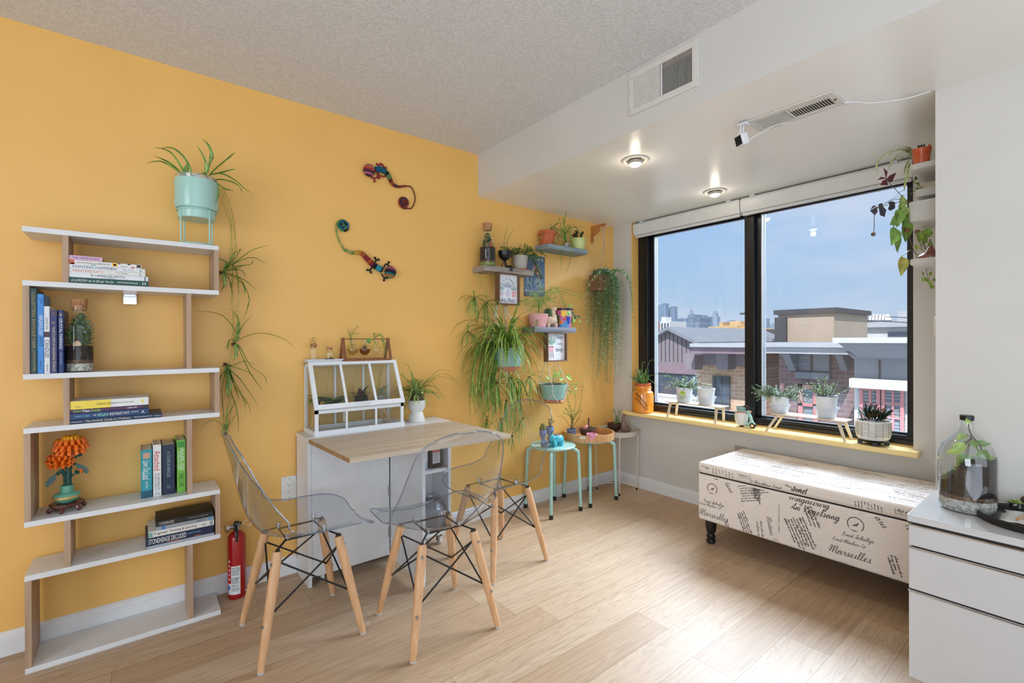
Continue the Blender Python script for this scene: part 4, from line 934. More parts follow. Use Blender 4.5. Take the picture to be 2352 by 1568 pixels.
# mint planter on legs with spider plant
def planter():
    zb = ST[0];yp = -0.135
    c = V((AY(452,480,yp).x,yp,zb));P = lambda px,py: AY(px,py,yp)
    R = abs(P(503,450).x - P(401,450).x)/2;z1 = P(452,418).z - zb;z2 = P(452,484).z - zb;z3 = P(452,505).z - zb
    t = thing('plant_stand','mint green planter on thin legs on top of the bookshelf','planter',tuple(c))
    build('pot',MB().lathe([(0,z3),(R*.84,z3),(R*.86,z3 + .004),(R*.86,z2),(R*.95,z2 + .002),(R,z2 + .014),(R,z1),(R - .006,z1),(R - .008,z1 - .05)],c,40),'mint',t)
    b = MB()
    for a in (0.6,2.17,3.74,5.31):
        q_ = c + V((R*.9*math.cos(a),R*.9*math.sin(a)*0.95,0));b.tube([q_ + V((0,0,.003)),q_ + V((0,0,z2 - .002))],.0032,8)
    ring = [c + V((R*.9*math.cos(k*math.pi/16),R*.86*math.sin(k*math.pi/16),z2 - .006)) for k in range(33)];b.tube(ring,.0032,6)
    r2 = [c + V((R*.9*math.cos(k*math.pi/16),R*.86*math.sin(k*math.pi/16),.0035)) for k in range(33)];b.tube(r2,.003,6)
    build('wire_stand',b,'mint',t)
    g_ = thing('spider_plant','spider plant in a clear liner in the mint planter, its runners hanging down the wall','plant',tuple(c + V((0,0,z1))))
    build('inner_pot',MB().lathe([(R*.8,z1 - .04),(R*.9,z1 + .014),(R*.94,z1 + .016),(R*.9,z1 + .018),(R*.8,z1 - .03)],c,36,caps=False),'plastic_clear',g_)
    build('soil',MB().lathe([(0,z1 + .01),(R*.5,z1 + .012),(R*.84,z1 + .004),(R*.84,z1 - .02)],c,24),'soil',g_)
    f_ = MB();random.seed(11)
    def leaf_px(pts,w=.011,y=None,m=0):
        n = len(pts);P3 = [AY(px,py,(y if y is not None else yp) + (dy[0] if dy else 0)) for px,py,*dy in pts]
        f_.ribbon(cat(P3,5),w,m,1 if m == 0 else m,side=None)
    for L in ([(428,410),(415,385),(390,350),(352,337)],[(430,408),(405,392),(370,372),(332,375)],[(418,406),(402,386),(380,370),(352,358)],[(440,408),(432,380),(415,355),(392,340),(362,342)],[(427,406),(428,390),(432,373)],
              [(475,398),(470,370),(452,332)],[(478,398),(486,360),(478,335),(464,318)],[(480,405),(500,385),(528,362),(540,350)],[(482,402),(505,398),(528,392),(541,388)],[(484,402),(510,400),(540,415),(560,432),(582,447)],
              [(490,414),(515,414),(545,425),(560,447)],[(495,418),(515,434),(538,438)],[(485,405),(497,425),(498,460),(484,487)],[(440,408),(455,402),(470,400)],[(478,410),(465,395),(468,402)]):
        leaf_px([(a,b_,-.02 - .03*i/3) for i,(a,b_) in enumerate(L)],.017)
    build('foliage',f_,['leaf_mid','leaf_light'],g_)
    # runners and plantlets on the wall
    r_ = MB();yw = -0.05
    for L in ([(505,430),(520,470),(530,505),(532,545),(535,600),(534,690),(536,760),(536,790)],[(510,432),(528,470),(534,500),(538,540),(545,580),(544,620),(548,700),(540,780)],[(508,452),(520,490),(530,520),(530,570),(527,620)],[(536,785),(528,830),(524,836)],[(545,700),(536,740),(538,782)],[(524,840),(530,900),(528,960),(520,995)],[(512,430),(531,480),(541,550),(533,640),(531,700)]):
        r_.tube(cat([AY(px,py,yw + .01*math.sin(i)) for i,(px,py) in enumerate(L)],6),.0013,5)
    build('runners',r_,'leaf_yellow',g_)
    def plantlet(root,leaves,w=.0135):
        b = MB();rr = AY(root[0],root[1],yw)
        for k,L in enumerate(leaves):
            P3 = [rr + V((0,0,0))] + [AY(px,py,yw - .012 - .02*((k*37) % 5)/5*(i/2)) for i,(px,py) in enumerate(L)]
            b.ribbon(cat(P3,5),w,0,1)
        o = build('plantlet',b,['leaf_mid','leaf_light'],g_)
        rt = MB()
        for k in range(16):
            a = random.uniform(0,6.28);rt.tube([rr,rr + V((-.012 + random.uniform(-.008,.008),random.uniform(-.01,.01),random.uniform(-.014,.008)))],.0018,4)
        build('root_tuft',rt,'stem_brown',o)
    plantlet((512,624),[[(520,605),(500,594),(477,594)],[(535,600),(552,575),(551,572)],[(545,600),(580,575),(625,561)],[(540,605),(580,592),(616,609)],[(545,612),(575,608),(583,596)],[(540,618),(560,610),(567,608)],[(550,638),(570,650),(591,669)],[(550,640),(560,660),(563,675)],[(535,610),(546,640),(548,680)],[(555,650),(572,690),(560,735)],[(525,640),(530,660),(534,672)],[(515,640),(515,658),(505,672)],[(530,600),(536,585),(548,575)],[(548,620),(560,628),(563,635)]])
    plantlet((540,788),[[(545,770),(510,725),(443,711)],[(548,760),(545,730),(527,706)],[(550,765),(560,745),(580,722)],[(560,775),(600,765),(650,778),(684,804)],[(552,800),(575,840),(605,862),(614,884)],[(550,805),(570,850),(590,880),(603,898)],[(530,780),(524,795),(521,802)],[(541,800),(542,820),(536,828)]])
    plantlet((522,836),[[(535,840),(560,830),(590,838)],[(530,842),(560,850),(585,865)],[(528,850),(550,870),(575,905),(596,938)],[(526,850),(545,890),(570,930),(577,952)],[(524,850),(535,880),(560,920),(563,945)],[(520,850),(510,900),(513,960),(517,1012)],[(518,850),(508,865),(505,876)],[(524,855),(530,900),(545,950),(548,1010)],[(523,860),(522,900),(528,930)],[(528,855),(542,900),(550,918)]])
    plantlet((521,996),[[(508,975),(490,965),(470,975),(458,996)],[(520,970),(522,940),(530,905)],[(515,975),(512,1000),(517,1012)],[(524,980),(535,930),(552,910)],[(522,960),(535,935),(560,912)],[(521,985),(540,955),(545,940)]],.007)
planter()

# fire extinguisher
def extinguisher():
    c = AZ(544,1380,0);R = .038;c = V((c.x - .002,-0.075,0));c.x = AY(544,1300,c.y).x
    R = abs(AY(565.5,1300,c.y).x - AY(521,1300,c.y).x)/2*.95;P = lambda px,py: AY(px,py,c.y)
    H = P(544,1222).z
    M['ext_red'] = mat('extinguisher_red',(172,20,24),0.25,c2=(160,16,20),scale=10,coat=0.3)
    t = thing('fire_extinguisher','red fire extinguisher standing on the floor by the orange wall','fire extinguisher',tuple(c))
    cy = build('cylinder',MB().lathe([(0,0.004),(R*.94,0.0),(R,.008),(R,H*.93),(R*.93,H*.965),(R*.72,H),(R*.4,H*1.022),(R*.36,H*1.03),(R*.36,H*1.06),(0,H*1.06)],c,40),'ext_red',t)
    lab = MB();z0,z1 = P(544,1366).z*.95 + .02,P(544,1292).z
    n = 16
    def arcp(a0,a1,z0,z1,mi,d=.0006):
        o = len(lab.v);k = max(2,int((a1 - a0)/.12))
        for i in range(k + 1):
            a = a0 + (a1 - a0)*i/k
            for z in (z0,z1): lab.v.append((c.x + (R + d)*math.cos(a),c.y + (R + d)*math.sin(a),z))
        for i in range(k): lab.f.append([o + 2*i,o + 2*i + 2,o + 2*i + 3,o + 2*i + 1]);lab.m.append(mi)
    aw = math.radians(-112)
    arcp(aw - .9,aw + .62,z0,z1,0);arcp(aw - .9,aw - .42,z0 + .05,z1,1,.0009);arcp(aw - .85,aw - .55,z0 + .02,z0 + .04,2,.0009)
    random.seed(5)
    for k in range(26):
        z = z1 - .008 - k*(z1 - z0 - .02)/26
        if k in (9,10,18,21): continue
        arcp(aw - .34,aw + .36 + random.uniform(0,.2),z,z + .0018,3,.0009)
    arcp(aw + .1,aw + .2,z1 - .062,z1 - .052,3,.001)
    for k in range(5): arcp(aw - .75 + .06*(k % 2),aw - .55,z0 + .065 + k*.02,z0 + .075 + k*.02,0,.0012)
    build('label',lab,[cm((226,226,228)),cm((206,24,34)),cm((40,120,200)),cm((110,110,116))],cy,smooth=False)
    v = MB().tube([(c.x,c.y,H*1.05),(c.x,c.y,H*1.13)],.016,14).tube([(c.x - .004,c.y,H*1.1),(c.x - .034,c.y - .004,H*1.1)],.008,10)
    build('valve_body',v,'nickel',t)
    build('pressure_gauge',MB().tube([(c.x - .034,c.y - .004,H*1.1),(c.x - .046,c.y - .006,H*1.1)],.017,20),'chrome',t)
    build('carry_handle',MB().box((c.x - .012,c.y - .014,H*1.13),(c.x + .02,c.y + .012,H*1.15)).box((c.x - .008,c.y - .01,H*1.15),(c.x + .01,c.y + .01,H*1.175)),'black_metal',t,bevel=.002)
    build('lever',MB().tube(cat([(c.x - .004,c.y - .016,H*1.14),(c.x - .006,c.y - .03,H*1.08),(c.x - .006,c.y - R - .004,H*.98),(c.x - .006,c.y - R - .006,H*.9)]),[.006]*6 + [.007]*7 + [.004]*6,8),'black_metal',t)
    rg = [(c.x + .04 + .017*math.cos(k*math.pi/10),c.y - .01 + .004*math.cos(k*math.pi/10),H*1.115 + .015*math.sin(k*math.pi/10)) for k in range(21)]
    build('pull_ring',MB().tube(rg,.0015,6).tube([(c.x + .024,c.y - .012,H*1.14),(c.x - .01,c.y - .014,H*1.15)],.0015,6),'chrome',t)
extinguisher()

# ================================================================ chairs
M['shell'] = glass('clear_polycarbonate',(236,240,245),1.4,0.03,0.06,ior=1.5)
M['shell_edge'] = glass('clear_polycarbonate_edge',(186,197,212),1.3,0.06,0.2,haze=0.12,hazec=(190,205,225),ior=1.5)
M['beech'] = wood('beech_dowel',(214,168,124),(196,148,104),'z',0.45,60)
def chair_proto():
    t = thing('dining_chair','clear plastic shell chair with beech legs, nearest the bookshelf, seat facing right','chair',(0,0,0),'clear shell chairs around the folding table')
    key = [(.238,.402),(.222,.424),(.17,.430),(.09,.424),(.0,.416),(-.08,.418),(-.14,.436),(-.18,.475),(-.205,.53),(-.222,.60),(-.24,.68),(-.258,.76),(-.268,.80),(-.27,.826)]
    wid = [.190,.212,.226,.232,.234,.234,.232,.228,.222,.212,.200,.184,.168,.150]
    lift = [.012,.022,.034,.046,.056,.07,.088,.10,.092,.07,.048,.032,.022,.018]
    kk = cat([(a,b_,0) for a,b_ in key],4);ww = cat([(a,b_,0) for a,b_ in zip(wid,lift)],4);n = len(kk)
    cum = [0]
    for a,b_ in zip(kk,kk[1:]): cum.append(cum[-1] + (b_ - a).length)
    T = cum[-1];Rr = .10;nu = 20;rows = []
    for i in range(n):
        p = kk[i];tn = (kk[min(i + 1,n - 1)] - kk[max(i - 1,0)]).normalized();nrm = V((-tn.y*-1,tn.x*-1,0))  # towards the sitter
        if nrm.y < 0 and i < n*.4: nrm = -nrm
        if i >= n*.4 and nrm.x < 0: nrm = -nrm
        d = min(cum[i],T - cum[i]);w = ww[i].x
        if d < Rr: w = w - Rr + math.sqrt(max(0,Rr*Rr - (Rr - d)**2))
        row = []
        for j in range(nu + 1):
            u = -1 + 2*j/nu;au = abs(u);off = ww[i].y*au**2.4 - .006*max(0,(au - .86)/.14)**1.5
            row.append(V((w*u,p.x + nrm.x*off,p.y + nrm.y*off)))
        rows.append(row)
    b = MB();b.rings(rows,0,closed=False)
    build('shell',b,'shell',t,angle=180)
    rim = [r[0] for r in rows] + rows[-1][1:] + [r[-1] for r in rows[::-1]][1:] + rows[0][::-1][1:]
    build('shell_rim',MB().tube(rim,.0026,6),'shell_edge',t,angle=180)
    top,ft = .112,.184;zt = .385
    legs = [(sx,sy) for sx in (-1,1) for sy in (-1,1)]
    P0 = {s: V((s[0]*top,s[1]*top,zt)) for s in legs};P1 = {s: V((s[0]*ft,s[1]*ft,.006)) for s in legs}
    at = lambda s,u: P0[s].lerp(P1[s],u)
    for s in legs:
        lg = build('leg',MB().tube([at(s,0),at(s,.03),at(s,.25),at(s,.6),at(s,.97),at(s,1)],[.0155,.0175,.0185,.0165,.0125,.0115],14),'beech',t)
        build('foot_cap',MB().tube([V((P1[s].x,P1[s].y,0.0)),at(s,.985)],.0118,12),mat('clear_foot',(190,186,180),.3) if 'footm' not in M else M['footm'],lg)
        bb = MB()
        for u in (.1,.62): c = at(s,u);d = V((s[0]*.3,s[1],0)).normalized();bb.tube([c + d*.0165,c + d*.0195],.0065,12)
        build('bolt',bb,'nickel',lg)
        br = MB();d = (V((0,0,zt + .0)) - V((0,0,0)))
        c = at(s,0);br.box((-.010,-.0025,-.03),(.010,.0025,.012),0,Matrix.Translation(c + V((0,0,-.0))) @ Matrix.Rotation(math.atan2(s[1],s[0]),4,'Z'))
        q_ = V((c.x*.62,c.y*.62,.410));br.tube([c + V((0,0,.008)),q_],.0055,6,flat=.5)
        build('bracket',br,'black_metal',t)
        build('mounting_stud',MB().tube([q_ - V((0,0,.004)),q_ + V((0,0,.018))],.006,10).tube([q_ + V((0,0,.012)),q_ + V((0,0,.017))],.011,14),'chrome',t)
    w = MB()
    for a,b_ in (((-1,-1),(1,-1)),((1,-1),(1,1)),((1,1),(-1,1)),((-1,1),(-1,-1))):
        ins = lambda s,u: at(s,u)*.93 + V((0,0,at(s,u).z*.07))
        w.tube([ins(a,.10),ins(b_,.56)],.0036,7);w.tube([ins(b_,.10),ins(a,.56)],.0036,7)
        for s in (a,b_): c = ins(s,.56);w.tube([c - V((0,0,.0)),at(s,.56)],.0065,8)
    build('wire_braces',w,'black_metal',t)
    q4 = [V((P0[s].x*.62,P0[s].y*.62,.404)) for s in ((-1,-1),(1,-1),(1,1),(-1,1))]
    build('seat_frame',MB().tube([q4[0],q4[1]],.004,6).tube([q4[1],q4[2]],.004,6).tube([q4[2],q4[3]],.004,6).tube([q4[3],q4[0]],.004,6),'black_metal',t)
    return t
M['footm'] = mat('pale_foot_pad',(186,182,176),0.4)
ch = chair_proto()
for k,(x,y,rz,lab) in enumerate(((.518,-.527,-90,None),(.976,-.82,-4,'clear plastic shell chair with beech legs seen from behind in the middle'),(1.507,-.535,93,'clear plastic shell chair with beech legs, farthest right, facing the table'))):
    o = ch if k == 0 else copy_tree(ch)
    o.location = (x,y,0);o.rotation_euler = (0,0,math.radians(rz))
    if lab: o['label'] = lab

# ================================================================ folding table
M['grey_oak'] = wood('pale_oak_leaf',(200,184,164),(176,158,136),'x',0.45,40)
M['oak_edge'] = wood('oak_edge',(176,138,100),(150,114,80),'x',0.5,40)
def table():
    z = .708;x0,x1 = .628,1.412;yb,yf = -.02,-.215
    t = thing('folding_table','white rolling drop leaf table with its pale oak leaf raised','table',((x0 + x1)/2,-.12,0))
    build('side_panel',MB().box((x0,yf,0.0),(x0 + .018,yb,z - .018)),'shelf_white',t,bevel=.0008)
    build('side_panel',MB().box((x1 - .018,yf,.07),(x1,yb,z - .018)),'shelf_white',t,bevel=.0008)
    build('top_board',MB().box((x0 - .002,yf - .012,z - .018),(x1 + .002,yb + .004,z)),'shelf_white',t,bevel=.0008)
    lf_pts = [(.628,-.236),(.65,-.718),(1.436,-.742),(1.412,-.229)]
    build('table_leaf',MB().prism([V((x,y,z - .018)) for x,y in lf_pts],(0,0,.019)),'grey_oak',t,smooth=False,bevel=.0006)
    build('leaf_edge_band',MB().prism([V((.6495 - .0218*u,-.718 + .482*u,z - .0175)) for u in (0,1)] + [V((.6483 - .0218*u,-.718 + .482*u,z - .0175)) for u in (1,0)],(0,0,.018)),'oak_edge',t,smooth=False)
    build('folded_leaf',MB().box((x0 - .0125,yb - .19,.07),(x0 - .0015,yb - .002,z - .03)) if 0 else MB().box((x0,yb + .0005,.07),(x1,yb + .0125,z - .02)),'oak_edge',t)
    d_ = build('front_panel',MB().box((x0 + .019,yf,.045),(1.036,yf + .016,z - .02)),'shelf_white',t,bevel=.0008)
    g_ = build('gate_panel',MB().box((1.04,-.575,.036),(1.056,yf - .002,z - .02)),'shelf_white',t,bevel=.0008)
    for zz in (.14,.36,.62): build('hinge',MB().box((1.03,yf - .0035,zz),(1.046,yf - .0005,zz + .05)).tube([(1.0385,yf - .004,zz),(1.0385,yf - .004,zz + .05)],.003,8),'nickel',d_)
    build('back_panel',MB().box((x0 + .019,yb - .007,.07),(x1 - .019,yb,z - .02)),'shelf_white',t)
    build('middle_panel',MB().box((1.06,yf + .018,.07),(1.076,yb - .008,z - .02)),'shelf_white',t)
    for zz in (.07,.425): build('shelf_board',MB().box((1.0765,yf + .005,zz),(x1 - .0185,yb - .008,zz + .016)),'shelf_white',t)
    def caster(x,y,zt,par):
        o = build('caster',MB().tube([(x - .009,y,.022),(x + .009,y,.022)],.022,20),'plate',par)
        build('caster_fork',MB().box((x - .014,y - .006,.02),(x - .0105,y + .014,zt)).box((x + .0105,y - .006,.02),(x + .014,y + .014,zt)).box((x - .016,y - .012,zt - .003),(x + .016,y + .016,zt)),'nickel',o)
    caster(1.048,-.545,.036 + .012,g_);caster(x0 + .075,yf + .05,.06,t);caster(x1 - .05,yf + .05,.068,t)
    return z
TZ = table()
# bottles and wrapped bowl inside the table
def inside():
    zb = .425 + .016;y = -.15
    P = lambda px,py: AY(px,py,y)
    M['black_plastic'] = mat('black_bottle_plastic',(24,24,28),0.35)
    a = P(985,1098);b_ = P(1011,1036);w_ = P(1010,1070).x - P(984,1070).x;cx = (P(1010,1070).x + P(984,1070).x)/2;h = (P(998,1036).z - P(998,1101).z)
    t = thing('bottle','black plastic bottle with a red and white label inside the table','bottle',(cx,y,zb))
    build('body',MB().box((cx - w_/2,y - .022,zb),(cx + w_/2,y + .022,zb + h*.86)).lathe([(w_*.4,h*.86),(w_*.2,h*.97),(0,h*.97)],(cx,y,zb),16),'black_plastic',t,bevel=.008,seg=3)
    build('cap',MB().tube([(cx,y,zb + h*.96),(cx,y,zb + h*1.08)],.013,14),'black_plastic',t)
    lb = MB().box((cx - w_*.3,y - .0232,zb + h*.16),(cx + w_*.36,y - .0222,zb + h*.8)).box((cx - w_*.26,y - .0236,zb + h*.54),(cx + w_*.32,y - .0232,zb + h*.68),1)
    text_mb(lb,'PREMIUM',(cx + w_*.03,y - .0238,zb + h*.63),(1,0,0),(0,0,1),w_*.5,.008,0);text_mb(lb,'INDUSTRIAL',(cx + w_*.03,y - .0238,zb + h*.58),(1,0,0),(0,0,1),w_*.45,.006,0)
    for k in range(7): lb.box((cx - w_*.22,y - .0236,zb + h*(.48 - k*.04)),(cx + w_*(.28 - .1*(k % 3)),y - .0233,zb + h*(.49 - k*.04)),2)
    build('label',lb,[cm((214,214,218)),cm((214,60,50)),cm((120,120,126))],t,smooth=False)
    cx2 = P(973,1075).x
    t = thing('bottle','clear bottle with a pale label left of the black bottle','bottle',(cx2,y,zb))
    build('body',MB().box((cx2 - .028,y - .02,zb),(cx2 + .018,y + .02,zb + h*.8)).tube([(cx2 - .004,y,zb + h*.8),(cx2 - .004,y,zb + h)],.012,12),mat('pale_blue_plastic',(176,204,222),.3),t,bevel=.006)
    build('label',MB().box((cx2 - .024,y - .0215,zb + h*.25),(cx2 + .014,y - .0202,zb + h*.65)),cm((222,228,234)),t)
    M['cello'] = glass('crinkled_cellophane',(214,220,228),1.6,0.06,0.16,haze=0.12)
    zc = .086;c = V((P(995,1185).x,-.13,zc));R = .085
    t = thing('glass_bowl','round glass fishbowl wrapped in film on the lower shelf of the table','bowl',tuple(c))
    build('bowl',MB().lathe([(R*.5,.0),(R*.8,.02),(R,R*.95),(R*.9,R*1.5),(R*.6,R*1.9),(R*.62,R*2)],c,32,caps=False),'cello',t)
    rnd = random.Random(4);b = MB().lathe([(R*.52,.0),(R*.84,.02),(R*1.03,R*.95),(R*.94,R*1.5),(R*.64,R*1.95)],c,26,caps=False)
    b.v = [(x + rnd.uniform(-.004,.004),y_ + rnd.uniform(-.004,.004),z) for x,y_,z in b.v];build('film_wrap',b,'cello',t,smooth=False)
    q_ = V((P(1003,1170).x,c.y - R*1.04,P(1003,1170).z));build('price_sticker',MB().box((q_.x - .012,q_.y - .001,q_.z - .02),(q_.x + .012,q_.y,q_.z + .02)),cm((228,226,226)),t)
inside()
# ================================================================ tabletop greenhouse
def greenhouse():
    z = TZ + .0005;x0,x1 = .668,1.128;yb,yf = -.012,-.196;yt = -.085
    z1 = AY(723,944,yf).z;z2 = AY(713,836,yt).z;M['gh_white'] = mat('white_powder_coat',(226,228,230),.35);M['ghg'] = glass('greenhouse_glass',(250,252,252),1.0,.02,.04)
    t = thing('tabletop_greenhouse','white framed tabletop greenhouse with sloping glass lid','terrarium',((x0 + x1)/2,-.1,z))
    r = .0075;f_ = MB()
    def bar(a,b_,w=r): a,b_ = V(a),V(b_);f_.tube([a,b_],w*1.3,4)
    f_.box((x0 - .004,yf - .004,z),(x1 + .004,yf + .012,z + .024)).box((x0 - .004,yb - .01,z),(x1 + .004,yb,z + .024)).box((x0 - .004,yf + .012,z),(x0 + .01,yb - .01,z + .024)).box((x1 - .01,yf + .012,z),(x1 + .004,yb - .01,z + .024))
    f_.box((x0,yf,z + .0),(x1,yb,z + .004))
    for x in (x0,x1 - .016): f_.box((x,yf,z + .024),(x + .016,yf + .01,z1));f_.box((x,yb - .01,z + .024),(x + .014,yb,z2))
    for k in (1,2): x = x0 + (x1 - x0)*k/3;f_.box((x - .005,yf + .001,z + .024),(x + .005,yf + .008,z1 - .014));f_.box((x - .005,yb - .008,z + .024),(x + .005,yb - .001,z2))
    f_.box((x0,yf,z1 - .016),(x1,yf + .01,z1)).box((x0,yb - .008,z2 - .012),(x1,yb,z2)).box((x0,yt,z2 - .012),(x1,yb - .008,z2))
    # side diagonals
    for x in (x0 + .003,x1 - .003): f_.tube([(x,yf + .004,z1),(x,yt,z2 - .006)],.006,4)
    build('frame',f_,'gh_white',t,smooth=False)
    # lid
    l = MB();a0,a1 = V((0,yf - .005,z1 + .002)),V((0,yt - .004,z2 + .006));d = a1 - a0;nn = V((0,-d.z,d.y)).normalized()*-1
    if nn.y > 0: nn = -nn
    def lb(xa_,xb_,u0,u1,th=.009): P_ = [V((xx,0,0)) + a0 + d*u for xx,u in ((xa_,u0),(xb_,u0),(xb_,u1),(xa_,u1))];l.prism(P_,nn*th)
    lb(x0 - .003,x1 + .003,0,.10);lb(x0 - .003,x1 + .003,.93,1)
    for xa_,xb_ in ((x0 - .003,x0 + .016),(x1 - .016,x1 + .003),(x0 + (x1 - x0)/3 - .006,x0 + (x1 - x0)/3 + .006),(x0 + (x1 - x0)*2/3 - .006,x0 + (x1 - x0)*2/3 + .006)): lb(xa_,xb_,.10,.93,.0085)
    ld = build('lid_frame',l,'gh_white',t,smooth=False)
    P_ = [V((xx,0,0)) + a0 + d*u + nn*.003 for xx,u in ((x0 + .01,.05),(x1 - .01,.05),(x1 - .01,.97),(x0 + .01,.97))];build('lid_glass',MB().prism(P_,nn*.002),'ghg',ld,smooth=False)
    hc = V(((x0 + x1)/2,0,0)) + a0 + d*.05 + nn*.012
    build('handle',MB().tube(cat([hc + V((-.045,0,0)),hc + V((-.03,0,0)) + nn*.012,hc + nn*.018,hc + V((.03,0,0)) + nn*.012,hc + V((.045,0,0))]),.003,6),'gh_white',ld)
    build('stay_arm',MB().box((x0 + .155,yf + .05,z + .05),(x0 + .16,yf + .06,z + .1)),'gh_white',t)
    gl = MB().box((x0 + .01,yf + .003,z + .02),(x1 - .01,yf + .005,z1 - .01)).box((x0 + .01,yb - .006,z + .02),(x1 - .01,yb - .004,z2 - .008))
    for x in (x0 + .004,x1 - .006): gl.prism([(x,yf + .008,z + .02),(x,yb - .01,z + .02),(x,yb - .01,z2 - .01),(x,yt + .004,z2 - .01),(x,yf + .008,z1)],(.002,0,0))
    build('glass_panes',gl,'ghg',t,smooth=False)
    # inner wooden riser with plants
    zz = AY(850,933,-.11).z;w_ = thing('plant_riser','small wooden shelf stand inside the greenhouse','stand',((x0 + x1)/2,-.1,z + .004))
    build('shelf_board',MB().box((x0 + .02,-.15,zz - .008),(x1 - .03,-.05,zz)),'beech',w_)
    for sx,dx in ((x0 + .04,-.012),(x1 - .09,.03)):
        for y in (-.14,-.06): build('leg',MB().tube([(sx + dx*0,y,zz - .008),(sx + dx*1.6,y + .01,z + .005)],.006,4),'beech',w_)
    def tub(px0,px1,pyt,pyb,lab,m_,fm,style,y=-.11):
        P = lambda px,py: AY(px,py,y);c = V(((P(px0,pyb).x + P(px1,pyb).x)/2,y,zz));R = abs(P(px1,pyb).x - P(px0,pyb).x)/2;h = P(px0,pyt).z - P(px0,pyb).z
        t = thing('potted_plant',lab,'plant',tuple(c));R = min(R,.044)
        build('pot',MB().lathe([(R*.8,.0005),(R,h),(R*.94,h),(R*.76,.004)],c,20),m_,t);build('soil',MB().lathe([(0,h*.8),(R*.9,h*.78),(R*.8,h*.5)],c,16),'soil',t)
        b = MB();rnd = random
        if style == 'broad':
            for k in range(26):
                a = rnd.uniform(0,6.28);e_ = rnd.uniform(-.1,.9);b.leaf(c + V((R*.5*math.cos(a),R*.5*math.sin(a),h*.9)),(math.cos(a)*math.cos(e_),math.sin(a)*math.cos(e_),math.sin(e_)),(0,0,1),rnd.uniform(.035,.06),.034,rnd.randint(0,1),.5)
        elif style == 'upright':
            for k in range(20):
                a = rnd.uniform(0,6.28);e_ = rnd.uniform(.4,1.4);L = rnd.uniform(.04,.08);b.leaf(c + V((0,0,h*.8)),(math.cos(a)*math.cos(e_),math.sin(a)*math.cos(e_),math.sin(e_)),(0,0,1),L,.02,rnd.randint(0,1),.4)
        else:
            for k in range(9):
                a = rnd.uniform(-.8,2.2);p0 = c + V((0,0,h*.8));pts = cat([p0,p0 + V((.02*math.cos(a),.015*math.sin(a),.04)),p0 + V((.05*math.cos(a),-.01,rnd.uniform(.0,.075)))],4)
                stem_leaves(b,pts,.001,.012,.010,.010,0,0)
        build('foliage',b,fm,t);return t
    random.seed(21)
    tub(727,735,905,932,'dark pot with green leaves at the left end inside the greenhouse','black_plastic',['leaf_mid','leaf_dark'],'broad')
    tub(756,786,910,932,'black nursery pot of low broad leaves inside the greenhouse','black_plastic',['leaf_mid','leaf_dark'],'broad')
    tub(815,845,903,928,'dark pot with purple leaves in the middle of the greenhouse','black_plastic',['leaf_purple','leaf_dark'],'upright')
    tub(858,884,899,922,'clear cup with a thin trailing vine at the right inside the greenhouse','plastic_clear',['leaf_blue','leaf_mid'],'vine')
    return z2,x0,x1,yt,yb
GZ2,gx0,gx1,gyt,gyb = greenhouse()
